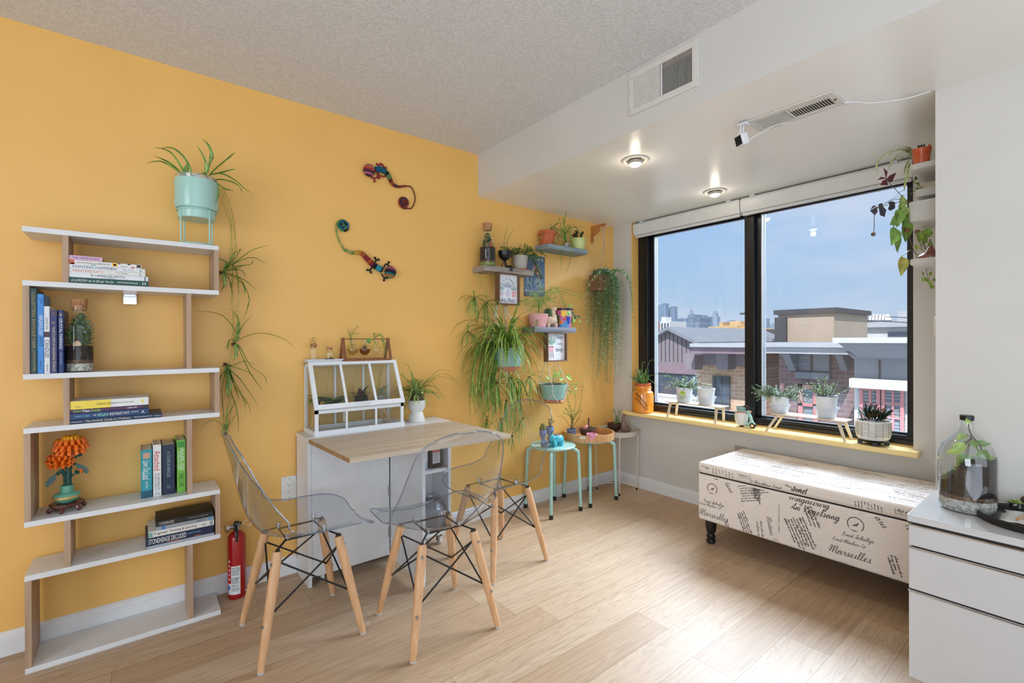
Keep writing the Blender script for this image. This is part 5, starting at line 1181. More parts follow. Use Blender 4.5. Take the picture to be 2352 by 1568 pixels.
# tray, bottles and propagation stand on the greenhouse
def ontop():
    z = GZ2 + .0075;y = -.055;P = lambda px,py,yy=y: AY(px,py,yy)
    t = thing('tray','shallow white metal tray on the left end of the greenhouse','tray',(P(738,828).x,y,z))
    xa_,xb_ = gx0 - .012,P(783,826).x - .0
    build('dish',MB().rings([[V(p) for p in ((xa_ + .014,-.088,z),(xb_ - .014,-.088,z),(xb_ - .014,-.022,z),(xa_ + .014,-.022,z))],[V(p) for p in ((xa_,-.1,z + .014),(xb_,-.1,z + .014),(xb_,-.01,z + .014),(xa_,-.01,z + .014))]],0,True,True,False),'gh_white',t,smooth=False,solid=.0015)
    zt = z + .003
    c = V((P(720,822).x,y,zt));R = abs(P(731,810).x - P(709,810).x)/2*.93;h = P(720,795).z - P(720,823).z + .004
    t = thing('propagation_vial','small straight glass vial with a dark leafed cutting, on the tray','vase',tuple(c))
    build('glass_vial',MB().lathe([(R,0),(R,h*.92),(R*.8,h),(R*.8,h*1.15)],c,24,caps=False),'glass',t)
    build('cork_stopper',MB().lathe([(R*.6,h*1.05),(R*.8,h*1.4),(0,h*1.4)],c,20),'cork',t);b = MB().lathe([(R*1.02,h*.8),(R*1.05,h*.83),(R*1.02,h*.86)],c,20,caps=False)
    st = MB();p0 = c + V((0,0,h*1.3));st.tube(cat([p0,p0 + V((.002,0,.02)),p0 + V((-.004,0,.036)),p0 + V((.006,0,.040))],5),.001,5)
    for dx,dz_,s_ in ((-.0,.018,-1),(.0,.008,1),(-.002,.03,-1),(.004,.032,1),(0,.02,1)): st.leaf(p0 + V((dx,0,dz_)),(s_,random.uniform(-.5,.5),.05),(0,0,1),.017,.011,1,.4)
    build('cutting',st,['stem_brown','leaf_deep'],t)
    c = V((P(757,822).x,y,zt));R = abs(P(769,810).x - P(746,810).x)/2*.93;h = P(757,790).z - P(757,822).z
    t = thing('mini_terrarium','small corked jar with pebbles and moss on the tray','terrarium',tuple(c))
    build('glass_jar',MB().lathe([(R*.9,0),(R,.003),(R,h*.62),(R*.6,h*.76),(R*.58,h*.86),(R*.68,h*.9)],c,24,caps=False),'glass',t)
    build('cork_stopper',MB().lathe([(R*.5,h*.8),(R*.62,h*1.0),(0,h*1.0)],c,20),'cork',t)
    build('pebbles',MB().lathe([(0,.002),(R*.94,.002),(R*.94,.012),(R*.5,.014),(0,.012)],c,18),'soil_light',t);build('moss_ball',MB().ball(c + V((.005,-.004,.017)),.006,8,6),'leaf_deep',t)
    # wooden A-frame with three bulbs
    M['walnut'] = wood('chestnut_wood',(150,92,56),(120,70,40),'z',.5,50)
    yb2,yf2 = -.02,-.095;x0 = P(787,826).x;x1 = P(893,822).x - .006;z = GZ2 + .0005 + (.0065 if 0 else 0);z = GZ2 + .008;zt = P(786,776).z
    t = thing('propagation_stand','brown wooden stand holding three round glass bulb vases','stand',((x0 + x1)/2,(yf2 + yb2)/2,z))
    build('base_rail',MB().box((x0 - .002,yf2 - .004,z),(x1 + .002,yf2 + .006,z + .012)).box((x0 - .002,yb2 - .004,z),(x1 + .002,yb2 + .004,z + .012)),'walnut',t,bevel=.001)
    ym = (yf2 + yb2)/2
    for x in (x0,x1 - .0): build('a_frame',MB().tube([(x,yf2,z + .006),(x,ym,zt)],.0085,4).tube([(x,yb2,z + .006),(x,ym + .004,zt - .012)],.0075,4),'walnut',t,smooth=False)
    zr = zt - .006;build('rod',MB().tube([(x0 - .012,ym,zr),(x1 + .012,ym,zr)],.0018,8),'black_metal',t)
    bulbs = [AY(810,803,ym),AY(838,803,ym),AY(864,803,ym)]
    Rb = abs(AY(823,803,ym).x - AY(797,803,ym).x)/2*.98
    for k,(p,lab) in enumerate(zip(bulbs,('round bulb vase with a spiky green sprig, left on the wooden stand','round bulb vase with dark roots in the middle of the stand','round empty looking bulb vase at the right of the stand'))):
        t = thing('bulb_vase',lab,'vase',(p.x,p.y,p.z - Rb),'bulb vases on the wooden stand')
        pr = [(0.0005,-Rb)] + [(Rb*math.cos(a),Rb*math.sin(a)) for a in [math.radians(q_) for q_ in range(-75,66,12)]] + [(Rb*.36,Rb*1.05),(Rb*.36,Rb*1.75),(Rb*.44,Rb*1.8)]
        build('glass_bulb',MB().lathe(pr,p,28,caps=False),'glass',t)
        if k < 2: build('water',MB().lathe([(0.0004,-Rb*.94)] + [(Rb*.94*math.cos(a),Rb*.94*math.sin(a)) for a in [math.radians(q_) for q_ in range(-75,12,12)]] + [(0,.004)],p,24),glass('tinted_water',(236,226,200) if k == 0 else (206,170,110),.8,.02,.03),t)
        b = MB();p0 = p + V((0,0,0));random.seed(31 + k)
        if k == 0:
            for L in ([(808,790),(804,770),(806,755)],[(806,772),(815,757),(825,748)],[(806,772),(818,765),(828,768)],[(805,775),(800,762),(799,752)]):
                stem_leaves(b,cat([p0] + [AY(px,py,ym) for px,py in L],4),.0012,.007,.013,.003,0,1)
        elif k == 1:
            for i in range(20): a = random.uniform(0,6.28);b.tube(cat([p0 + V((0,0,.006)),p0 + V((.008*math.cos(a),.008*math.sin(a),-.004)),p0 + V((.013*math.cos(a + .6),.013*math.sin(a),-.014*random.random()))],3),.0009,4,3)
            b.ball(p0 + V((0,0,.012)),(.011,.011,.012),10,6,3)
            q_ = AY(848,780,ym - .01);b.tube([p0 + V((0,0,.015)),p0 + V((.004,0,.04)),q_ + V((0,0,.005))],.0012,5,0);b.leaf(q_ + V((-.012,0,.008)),(.55,0,-.8),(0,-1,.1),.034,.03,1,.1)
        else:
            for L in ([(856,780),(862,775),(870,768),(878,772),(882,790),(884,805),(880,815)],[(856,780),(860,785),(866,790)],[(862,775),(858,768),(862,766)],[(876,780),(886,790),(886,798)]):
                stem_leaves(b,cat([AY(px,py,ym - .02) for px,py in L],4),.0012,.006,.011,.007,0,1)
        build('cutting',b,['stem_green','leaf_mid','leaf_light','stem_brown'],t)
ontop()
# face pot spider plant
def facepot():
    y = -.10;c = V((AY(957,966,y).x,y,TZ + .0005));P = lambda px,py: AY(px,py,y)
    R = abs(P(973,930).x - P(937,930).x)/2;h = P(957,918).z - c.z;hn = P(957,944).z - c.z
    t = thing('head_planter','white head shaped pot holding a bushy spider plant on the table','planter',tuple(c))
    b = build('head_pot',MB().lathe([(0,0),(R*.97,0),(R*.98,.004),(R*.72,hn*.85),(R*.66,hn*.95),(R*.7,hn*1.05),(R*.92,hn*1.3),(R,hn*1.7),(R,h*.9),(R*.97,h),(R*.9,h),(R*.9,h*.9)],c,36),'ceramic_white',t)
    d = V((.25,-.97,0));q_ = c + d*R*.97;build('nose',MB().prism([q_ + V((0,0,h*.86)),q_ + V((-.006,0,h*.62)),q_ + V((.006,-.001,h*.62))],d*.004),'ceramic_white',b,bevel=.001)
    s_ = thing('spider_plant','bushy spider plant growing from a glass globe in the head pot','plant',tuple(c + V((0,0,h))))
    build('glass_globe',MB().lathe([(R*.75,h*.92),(R*1.0,h + .012),(R*1.03,h + .03),(R*.8,h + .052),(R*.6,h + .056)],c,28,caps=False),'glass',s_)
    build('roots',MB().lathe([(0,h - .006),(R*.8,h - .004),(R*.93,h + .014),(R*.85,h + .028),(0,h + .03)],c,20),'soil_light',s_)
    f_ = MB();random.seed(8);cc = c + V((0,0,h + .028))
    spider(f_,cc,54,.17,.010,(.25,1.45),2.4,rad=.02)
    for L in ([(985,880),(1010,865),(1040,872),(1062,890)],[(985,875),(1015,858),(1045,870),(1073,877)],[(985,870),(1010,850),(1040,852)],[(935,900),(932,935),(930,965)],[(975,885),(1000,890),(1020,912)],[(940,880),(925,860),(922,852)],[(945,860),(935,838),(927,836)]):
        f_.ribbon(cat([cc] + [AY(px,py,y - .03) for px,py in L],5),.008,0,1)
    build('foliage',f_,['leaf_mid','leaf_pale'],s_)
facepot()
# ================================================================ crocheted chameleons
def chameleons():
    cols = {'blue': (24,110,160),'teal': (20,120,120),'red': (170,50,50),'orange': (206,100,50),'yellow': (220,170,60),'green': (110,160,90),'lime': (170,190,110),'purple': (70,40,80),'rust': (120,50,30),'cyan': (60,180,210),'black': (26,24,30),'pink': (206,110,120),'brown': (100,60,40)}
    for k,c in cols.items(): M['yarn_' + k] = mat('yarn_' + k,c,.95,c2=tuple(x*.7 for x in c),scale=300,bump=.4)
    order = list(cols);MS = ['yarn_' + k for k in order];ix = {k: i for i,k in enumerate(order)}
    def P(px,py,y=-.016): return AY(px,py,y)
    def banded(b,pts,rad,bands,n=10):
        pts = cat(pts,10);m = len(pts)
        for i in range(m - 1):
            u = i/(m - 1);r = rad(u);kk = bands[min(len(bands) - 1,int(u*len(bands)))]
            c0,c1 = pts[i],pts[i + 1];b.tube([c0,c0.lerp(c1,.5),c1],[r*.86,r,r*.86],n,ix[kk])
    def spiral(b,c,R,turns,a0,sgn,kk,r=.0046,r0=.2):
        pts = []
        n = int(turns*22)
        for i in range(n + 1): u = i/n;a = a0 + sgn*u*turns*2*math.pi;rr = R*(1 - u*(1 - r0)) if u < .0 else R*(1 - u) + .002;pts.append(V(c) + V((rr*math.cos(a),0,rr*math.sin(a))))
        for i in range(0,n,4): b.tube(pts[i:i + 5],r,7,ix[kk[(i // 4) % len(kk)]])
        return pts[0]
    def make(lab,headc,hr,hrot,body,rad,bands,tail,tk,spc,spR,sp0,sgn,spk,legs,legk,hk):
        t = thing('chameleon_ornament',lab,'ornament',tuple(P(*body[len(body) // 2],0)))
        b = MB();banded(b,[P(*q_) for q_ in body],rad,bands);build('body',b,MS,t,angle=60)
        b = MB();c = P(*headc,-.02);n = 9
        Rm = Matrix.Rotation(hrot,3,'Y')
        for k in range(n):
            u0,u1 = k/n,(k + 1)/n;pr = []
            for u in (u0,(u0 + u1)/2,u1): th = math.pi*u;pr.append((math.sin(th)*hr*(.98 if u != (u0 + u1)/2 else 1.05),-math.cos(th)*hr))
            R = [[c + Rm @ V((a*math.cos(q_*math.pi/7) ,a*.7*math.sin(q_*math.pi/7),z*1.05)) for q_ in range(14)] for a,z in pr];b.rings(R,ix[hk[k % len(hk)]],True,k == 0,k == n - 1)
        build('head',b,MS,t,angle=60)
        for L in legs:
            b = MB();pts = [P(x,y,-.012) for x,y in L];b.tube(cat(pts,4),.0038,7,ix[legk]);e_ = pts[-1];d = (pts[-1] - pts[-2]).normalized();s_ = d.cross(V((0,1,0)))
            for sg in (1,-1): b.tube([e_,e_ + (d*.6 + s_*sg*.8)*.019],[.0036,.0062],7,ix[legk])
            build('leg',b,MS,t,angle=60)
        b = MB();st = spiral(b,P(*spc,-.01),spR,3.2,sp0,sgn,spk)
        pts = cat([P(*q_,-.012) for q_ in tail] + [st],6)
        for i in range(0,len(pts) - 1): b.tube(pts[i:i + 2],.0034,6,ix[tk[(i // 3) % len(tk)]])
        build('tail',b,MS,t,angle=60)
    sx = abs(P(951,465).x - P(912,465).x)
    make('crocheted chameleon with blue back and red feet, upper one on the orange wall',(848,391),.033,.15,[(862,388),(878,390),(892,402),(900,420),(912,428),(932,427)],
         lambda u: .019*(1 - u*.72)*(1 if u > .05 else .8),['blue','blue','teal','blue','teal','black','green','green','rust','orange','red','purple','brown','rust','red','brown'],[(932,427),(945,430),(953,450),(952,465),(945,478)],['rust','brown'],
         (928,465),.033,-1.0,-1,['rust','red','rust','purple'],[[(866,395),(868,405),(860,410)],[(884,402),(884,405),(873,404)],[(872,384),(871,380)],[(886,388),(887,385),(882,384)]],'red',['black','purple','pink','purple','red','orange','pink','purple','black'])
    make('crocheted chameleon with rainbow body and black feet, lower one on the orange wall',(897,625),.033,.2,[(790,573),(808,580),(828,580),(845,596),(860,610),(878,620)],
         lambda u: .0065 + .0115*min(1,u*1.3),['green','lime','lime','green','yellow','yellow','yellow','orange','orange','red','red','orange','red','purple','black','cyan','cyan','black'],[(790,573),(780,555),(773,535),(772,515)],['green','lime'],
         (788,519),.032,math.pi,-1,['green','teal','blue','black'],[[(862,602),(864,597)],[(854,614),(850,620)],[(882,614),(885,607),(890,607)],[(876,628),(879,633),(883,638)]],'black',['teal','green','orange','teal','black','purple','pink','red','black'])
chameleons()
# ================================================================ wall shelves
M['greywood_a'] = wood('grey_brown_board',(176,166,158),(122,112,106),'x',.6,90)
M['greywood_b'] = wood('blue_grey_board',(150,166,172),(104,120,126),'x',.6,90)
M['greywood_c'] = wood('slate_grey_board',(148,152,164),(86,88,98),'x',.6,90)
def wshelf(x0,x1,zt,m_,lab,th=.035):
    return tag(build('wall_shelf',MB().box((x0,-.14,zt - th),(x1,-.0005,zt)),m_,bevel=.001),lab,'shelf')
SA,SB,SC = 1.641,1.843,1.26
wshelf(1.709,2.115,SA,'greywood_a','grey brown floating shelf, left one, holding the corked bottle terrarium')
wshelf(2.247,2.651,SB,'greywood_b','blue grey floating shelf, highest of the three wall shelves')
wshelf(2.121,2.525,SC,'greywood_c','dark slate grey floating shelf, lowest of the three wall shelves',.038)
def Pm(y): return lambda px,py: AY(px,py,y)
def shifted(c,*d): return V(c) + V(d)
# A: bottle terrarium
P = Pm(-.085);x = P(1120,607).x;R_ = abs(P(1135.5,580).x - P(1104.5,580).x)/2;H_ = P(1120,514).z - SA
t,c,z = carafe((x,-.085,SA + .0005),R_*.95,H_,'cork stoppered bottle terrarium with mossy base on the left wall shelf',layers=(('bright_moss','moss',.02),('bark_layer','soil_light',.012),('soil','soil',.085)),shoulder=.64)
random.seed(41);f_ = MB()
for k in range(24):
    a = random.uniform(0,6.28);h = random.uniform(.04,H_*.8 - z);p0 = c + V((R_*.5*math.cos(a),R_*.5*math.sin(a),z))
    stem_leaves(f_,cat([p0,p0 + V((0,0,h*.5)),c + V((.01*math.cos(a),.01*math.sin(a),z + h))],4),.0011,.011,.015,.011)
build('foliage',f_,['stem_green','leaf_dark','leaf_blue'],t);build('bark_piece',MB().ball(c + V((.005,-R_*.5,z + .02)),(.014,.008,.022),8,6),'terracotta',t)
# A: black sitting figure pot
P = Pm(-.10);x = P(1159.5,590).x;rb = abs(P(1172,578).x - P(1147,578).x)/2;ztop = P(1160,577).z;zb_ = P(1160,599).z
t = thing('sitting_pot','black egg cup shaped figure pot sitting on the left wall shelf edge','planter',(x,-.10,SA))
c = V((x,-.10,0));M['black_gloss'] = mat('satin_black',(18,18,20),.35)
build('bowl',MB().lathe([(.0,zb_),(rb*.35,zb_ + .003),(rb*.8,zb_ + .02),(rb*.98,(zb_ + ztop)/2 + .01),(rb,ztop),(rb*.9,ztop),(rb*.8,ztop - .02)],c,28),'black_gloss',t)
hb = V((x,-.112,SA + .008))
build('legs',MB().tube([c + V((0,0,zb_ + .004)),hb + V((0,0,.008)),hb],[.006,.009,.008],10).tube(cat([c + V((-.004,0,zb_)),c + V((-.014,.012,SA + .02)),c + V((-.018,.012,SA + .004))]),.003,6).tube(cat([hb + V((.0,0,.002)),hb + V((.006,-.03,.002)),hb + V((.008,-.038,-.012)),hb + V((.008,-.036,-.03))]),.0045,8)
      .tube(cat([hb + V((.008,0,.002)),hb + V((.02,-.03,.002)),hb + V((.023,-.038,-.012)),hb + V((.023,-.036,-.03))]),.0045,8),'black_gloss',t)
g_ = thing('small_vine','small leafy vine with two tall sprigs in the black figure pot','plant',tuple(c + V((0,0,ztop))))
f_ = MB();random.seed(5)
for L in ([(1160,576),(1159,550),(1163,530),(1169,512)],[(1161,576),(1166,556),(1172,540),(1180,524)],[(1158,576),(1156,562),(1158,552)],[(1163,576),(1164,563),(1163,555)]):
    stem_leaves(f_,cat([P(a,b_) for a,b_ in L],5),.0009,.012,.009,.009,0,1,taper=.6)
for k in range(46): a = random.uniform(0,6.28);f_.leaf(c + V((rb*.6*math.cos(a)*random.random(),rb*.6*math.sin(a)*random.random(),ztop + random.uniform(-.004,.03))),(math.cos(a),math.sin(a),random.uniform(-.2,.8)),(0,0,1),.016,.014,1 + k % 2,.3)
build('foliage',f_,['stem_green','leaf_light','leaf_mid'],g_)
# A: coral cactus in grey pot
P = Pm(-.075);x = P(1195,610).x;r = abs(P(1209,595).x - P(1181,595).x)/2
t = thing('potted_cactus','bushy thin branched jungle cactus in a pale grey pot, left wall shelf','plant',(x,-.075,SA));c = V((x,-.075,SA + .0005));hp = P(1195,588).z - SA
build('saucer',MB().lathe([(0,.0),(r*.95,.0),(r*1.05,.009),(r*.9,.009)],c,24),'terracotta',t)
build('pot',MB().lathe([(0,.0095),(r*.78,.0095),(r,hp),(r*.9,hp),(r*.85,hp - .015)],c,28),mat('stone_grey_pot',(176,170,158),.7),t)
f_ = MB();random.seed(9)
def coral(b,p,d,L,depth,r_,mi=0,ymax=-.01):
    e_ = p + d*L;
    if e_.y > ymax: e_.y = ymax
    b.tube([p,e_],[r_,r_*.85],4,mi if random.random() > .3 else 1,caps=False)
    if depth:
        for k in range(random.choice((2,2,3))):
            dd = (d + V((random.uniform(-.8,.8),random.uniform(-.8,.5),random.uniform(-.75,.35)))).normalized();coral(b,e_,dd,L*random.uniform(.7,1.0),depth - 1,r_*.9,mi,ymax)
for k in range(36):
    a = random.uniform(0,6.28);e_ = random.uniform(.2,1.3);coral(f_,c + V((r*.5*math.cos(a),r*.5*math.sin(a),hp)),V((math.cos(a)*math.cos(e_),math.sin(a)*math.cos(e_),math.sin(e_))),random.uniform(.018,.03),3,.0016)
for L in ([(1215,590),(1228,600),(1236,618),(1240,632)],[(1210,590),(1225,598),(1232,612),(1228,626)],[(1210,585),(1230,585),(1245,595)],[(1208,580),(1230,572),(1246,580)]):
    pts = cat([c + V((0,0,hp))] + [AY(px,py,-.11) for px,py in L],4);f_.tube(pts,.0013,4)
    for q_ in pts[6:]:
        for k in range(2): coral(f_,q_,V((random.uniform(-.7,.9),random.uniform(-.6,.4),random.uniform(-1,.1))).normalized(),.016,2,.0013)
build('foliage',f_,['leaf_dark','leaf_mid'],t)
# B plants
P = Pm(-.075)
x = P(1257,555).x;r = abs(P(1272,537).x - P(1242,537).x)/2;c = V((x,-.075,SB + .0005));hp = P(1257,533).z - SB + .004
t = thing('potted_succulent','trailing bead like succulent in a terracotta pot on the highest wall shelf','plant',tuple(c))
build('pot',MB().lathe([(0,.006),(r*.7,.006),(r*.88,hp*.72),(r,hp*.73),(r,hp),(r*.9,hp),(r*.88,hp - .02)],c,28),'terracotta',t)
build('saucer',MB().lathe([(0,0),(r*.85,0),(r*.92,.0055),(0,.0055)],c,24),'terracotta',t);soil(c,r*.92,hp - .006,t)
f_ = MB();random.seed(12)
for L in ([(1262,530),(1275,518),(1280,512)],[(1262,532),(1270,520),(1284,512)],[(1256,532),(1252,524)],[(1250,534),(1240,546),(1235,551)],[(1264,534),(1266,545),(1267,556),(1275,562)],[(1266,530),(1274,528),(1280,540),(1279,548)],[(1264,530),(1276,524),(1284,530)],[(1260,530),(1266,520),(1263,514)],[(1266,532),(1270,548),(1278,562),(1284,564)],[(1270,528),(1282,534),(1288,546)]):
    stem_leaves(f_,cat([c + V((0,0,hp))] + [AY(px,py,-.105) for px,py in L],4),.0015,.006,.008,.005)
build('foliage',f_,['stem_green','leaf_mid','leaf_dark'],t)
x = P(1298,560).x;c = V((x,-.09,SB + .0005))
t = thing('spider_plant','tall spider plant with long strap leaves in the middle of the highest shelf','plant',tuple(c));build('pot',MB().lathe([(0,0),(.018,0),(.024,.035),(.021,.035),(.018,.02)],c,20),'plastic_clear',t)
f_ = MB();c2 = c + V((0,0,.03))
for k,L in enumerate(([(1296,530),(1297,505),(1304,484),(1312,487)],[(1290,535),(1287,515),(1283,495)],[(1295,545),(1305,528),(1309,520),(1310,535),(1312,580),(1308,605),(1300,629)],[(1295,555),(1291,580),(1289,620)],[(1293,560),(1286,580),(1287,600)],[(1292,540),(1280,525),(1276,535)],[(1300,535),(1318,520),(1330,535),(1334,555),(1333,562)],[(1302,530),(1322,521),(1345,524)],[(1298,530),(1308,518),(1318,515)],[(1293,530),(1283,522),(1270,523)],[(1296,530),(1292,500),(1294,512)],[(1300,540),(1306,530),(1303,548)],[(1298,540),(1302,520),(1308,512)],[(1292,545),(1284,540),(1282,556)])):
    f_.ribbon(cat([c2] + [AY(px,py,-.10 - .02*(k % 3)) for px,py in L],5),.010,0,1)
build('foliage',f_,['leaf_mid','leaf_lime'],t)
x = P(1303,560).x + .03;c = V((x,-.07,SB + .0005))
t = thing('pebble_pot','tiny glass cup with pebbles and a sprig behind the spider plant','vase',tuple(c));build('cup',MB().lathe([(.018,0),(.02,.035)],c,20,caps=False),'glass',t);build('pebbles',MB().lathe([(0,.001),(.018,.001),(.018,.022),(0,.024)],c,14),'soil_light',t)
f_ = MB();[f_.leaf(c + V((0,0,.022)),(math.cos(a),math.sin(a),.7),(0,0,1),.018,.008) for a in range(7)];build('sprig',f_,'leaf_mid',t)
x = P(1327,562).x;r = abs(P(1339,552).x - P(1315,552).x)/2;hp = P(1327,549).z - SB;c = V((x,-.08,SB + .0005))
t = thing('potted_jade','jade plant with dark plump leaves in a pale green pot','plant',tuple(c));build('pot',MB().lathe([(0,0),(r*.8,0),(r*.95,hp*.85),(r,hp*.86),(r,hp),(r*.9,hp),(r*.85,hp - .015)],c,28),mat('pale_green_pot',(206,214,140),.5),t);soil(c,r*.9,hp - .006,t)
f_ = MB();random.seed(13)
for k in range(12):
    a = random.uniform(0,6.28);tip = c + V((.035*math.cos(a),.03*math.sin(a),hp + random.uniform(.01,.05)));b0 = c + V((0,0,hp - .004));f_.tube([b0,b0.lerp(tip,.6),tip],.003,5)
    for j in range(3): d = (tip - b0 + V((random.uniform(-.03,.03),random.uniform(-.03,.03),.01))).normalized();f_.leaf(b0.lerp(tip,.6 + .2*j),d,(0,-1,.4),.022,.016,1,.2)
build('foliage',f_,['stem_brown','leaf_deep'],t)
# C: pink pot with fern, llama, patterned pot with pothos
P = Pm(-.08)
x = P(1236,745).x;r = abs(P(1253.5,724).x - P(1219,724).x)/2;hp = P(1236,721).z - SC;c = V((x,-.08,SC + .0005))
t = thing('asparagus_fern','feathery asparagus fern in a ribbed pink pot on the lowest wall shelf','plant',tuple(c))
M['pink'] = mat('pink_ceramic',(222,164,168),.5,c2=(214,154,160),scale=20)
pr = [(0,.0),(r*.74,0),(r,hp),(r*.93,hp),(r*.88,hp - .02)];b = MB().lathe(pr,c,60);b.v = [(c.x + (vx_ - c.x)*(1 + .02*(i % 60 % 2)),c.y + (vy_ - c.y)*(1 + .02*(i % 60 % 2)),vz_) if vz_ > c.z + .004 or 1 else 0 for i,(vx_,vy_,vz_) in enumerate(b.v)]
build('pot',b,'pink',t,angle=15);soil(c,r*.9,hp - .008,t)
f_ = MB();random.seed(14)
for L in ([(1240,700),(1245,680),(1260,668),(1280,662)],[(1242,700),(1255,672),(1272,660),(1300,664),(1340,672)],[(1243,700),(1262,678),(1282,668),(1310,676),(1335,683)],[(1238,700),(1230,690),(1215,694),(1208,700)],[(1238,695),(1225,682),(1208,688),(1200,693)],[(1237,690),(1235,675),(1228,672)],[(1240,695),(1250,685),(1262,684),(1270,694)],[(1236,705),(1225,702),(1216,712)],[(1240,700),(1236,716),(1233,735),(1229,752)],[(1242,690),(1262,674),(1285,672),(1292,690),(1296,700)],[(1240,700),(1250,695),(1258,705)],[(1238,690),(1222,675),(1212,672)],[(1242,690),(1258,690),(1275,683)],[(1238,695),(1244,668),(1238,660)]):
    pts = cat([c + V((0,0,hp - .005))] + [AY(px,py,-.09 - random.uniform(-.02,.04)) for px,py in L],6);f_.tube(pts,.0009,4)
    for i,q_ in enumerate(pts[5:]):
        for k in range(4):
            d = V((random.uniform(-1,1),random.uniform(-.6,.4),random.uniform(-.7,.5))).normalized();f_.tube([q_,q_ + d*.018],.0006,3,1,caps=False)
            for j in (.5,.8): f_.leaf(q_ + d*.018*j,(d + V((random.uniform(-1,1),0,random.uniform(-1,1)))*.8).normalized(),(0,-1,0),.009,.002,1 + (k % 2),0)
build('foliage',f_,['stem_green','leaf_lime','leaf_light'],t)
P = Pm(-.085);c = V((P(1264,748).x,-.085,SC + .0005));M['llama'] = mat('speckled_beige_ceramic',(216,190,166),.6,c2=(204,176,152),scale=60)
t = thing('llama_planter','beige ceramic llama planter with black pattern on the lowest wall shelf','planter',tuple(c))
k_ = abs(P(1278,730).x - P(1252,730).x)/.26/10*.1*10/10
s_ = abs(P(1279,730).x - P(1251,730).x) ;hb_ = P(1264,728).z - SC;hh = P(1272,707).z - SC
b = MB().ball(c + V((0,0,hb_*.62)),(s_/2,s_*.34,hb_*.42),20,12).tube(cat([c + V((s_*.26,0,hb_*.7)),c + V((s_*.2,0,hh*.75)),c + V((s_*.2,0,hh*.9))]),[s_*.22]*4 + [s_*.17]*5 + [s_*.15]*4,14).ball(c + V((s_*.26,-.004,hh*.93)),(s_*.22,s_*.15,s_*.14),12,8)
for dx in (-.3,.3):
    for dy in (-.16,.16): b.tube([c + V((s_*dx,s_*dy,hb_*.4)),c + V((s_*dx,s_*dy,0))],[s_*.12,s_*.1],10)
for dy in (-.06,.06): b.lathe([(.003,0),(.0005,.009)],c + V((s_*.14,s_*dy,hh*.97)),8)
b.lathe([(s_*.22,hb_*.82),(s_*.22,hb_*1.02),(s_*.18,hb_*1.02),(s_*.16,hb_*.9)],c + V((-s_*.2,0,0)),18)
build('body',b,'llama',t);b = MB()
for i in range(3):
    for j in range(13):
        a = math.radians(-160 + j*11.5);z = hb_*(.56 + i*.09);kk = math.sqrt(max(0,1 - ((z - hb_*.62)/(hb_*.42))**2));p_ = c + V((s_/2*kk*math.cos(a),s_*.34*kk*math.sin(a),z));b.ball(p_,(.0022,.001,.0012),5,4)
build('dotted_pattern',b,'black_gloss',t)
def cactus(c,r,h,lab,par=None):
    t = par or thing('cactus',lab,'cactus',tuple(c));b = MB();n = 24;R = []
    for z,k in ((0,.85),(.15,1),(.5,1.05),(.8,.95),(.94,.6),(1,.1)): R.append([V(c) + V((r*k*(1 + .14*(1 if i % 2 else -1))*math.cos(2*math.pi*i/n),r*k*(1 + .14*(1 if i % 2 else -1))*math.sin(2*math.pi*i/n),z*h)) for i in range(n)])
    b.rings(R);build('ribbed_stem',b,'cactus' if par else 'leaf_dark',t,angle=20)
    sp = MB();rnd = random.Random(int(h*1e4))
    for i in range(0,n,2):
        for z in (.15,.3,.45,.6,.75,.9):
            a = 2*math.pi*(i + 1)/n;p_ = V(c) + V((r*1.14*math.cos(a),r*1.14*math.sin(a),z*h));d = V((math.cos(a),math.sin(a),rnd.uniform(-.5,.5)));sp.tube([p_,p_ + d*r*.35],.00035,3)
    build('spines',sp,'leaf_pale',t);return t
cactus(c + V((-s_*.2,0,hb_*.9)),abs(P(1264,720).x - P(1253.5,720).x)/2,P(1258,708).z - SC - hb_*.9,'round topped dark green cactus growing from the llama planter')
c = V((P(1295,748).x,-.085,SC + .0005));r = abs(P(1308,715).x - P(1282,715).x)/2;hp = P(1295,708.5).z - SC
t = thing('patterned_pot','multicoloured painted pot with a yellow patch on the lowest wall shelf','planter',tuple(c));PT = [(244,200,50),(196,110,160),(60,130,60),(230,130,60),(80,150,210),(40,70,170),(214,50,50),(170,210,110)]
o_ = build('pot',MB().lathe([(0,0),(r*.86,0),(r*.88,hp*.25),(r*.98,hp*.6),(r,hp*.98),(r*.93,hp*.98)],c,30),cm((196,110,160)),t)
build('pot_rim',MB().lathe([(r*.97,hp*.9),(r*1.03,hp*.9),(r*1.03,hp),(r*.92,hp),(r*.9,hp*.9)],c,30),'black_gloss',t)
b = MB()
for mi,a0,a1,z0,z1 in ((0,-2.0,-1.3,.6,.86),(0,-1.75,-1.62,.5,.62),(2,-2.7,-2.2,.25,.62),(3,-2.4,-1.8,.16,.36),(4,-2.3,-.9,.0,.2),(4,-1.7,-1.1,.2,.32),(5,-1.3,-.7,.18,.55),(6,-1.75,-1.45,.36,.5),(6,-2.35,-2.2,.4,.5),(7,-1.25,-.6,.58,.86),(5,-1.05,-.95,.62,.74),(1,-2.7,-2.1,.62,.88)):
    o0 = len(b.v);n = 8
    for i in range(n + 1):
        a = a0 - .7 + (a1 - a0)*i/n
        for z in (z0,z1): rr = r*(.87 + .12*min(1,z/.6)) + .0006;wv = .015*math.sin(i*2.1 + mi);b.v.append((c.x + rr*math.cos(a),c.y + rr*math.sin(a),c.z + hp*(z + wv)))
    for i in range(n): b.f.append([o0 + 2*i,o0 + 2*i + 2,o0 + 2*i + 3,o0 + 2*i + 1]);b.m.append(mi)
build('painted_pattern',b,[cm(x_) for x_ in PT],o_,smooth=False)
t = thing('trailing_pothos','pothos with glossy yellow green leaves spilling from the patterned pot','plant',tuple(c + V((0,0,hp))))
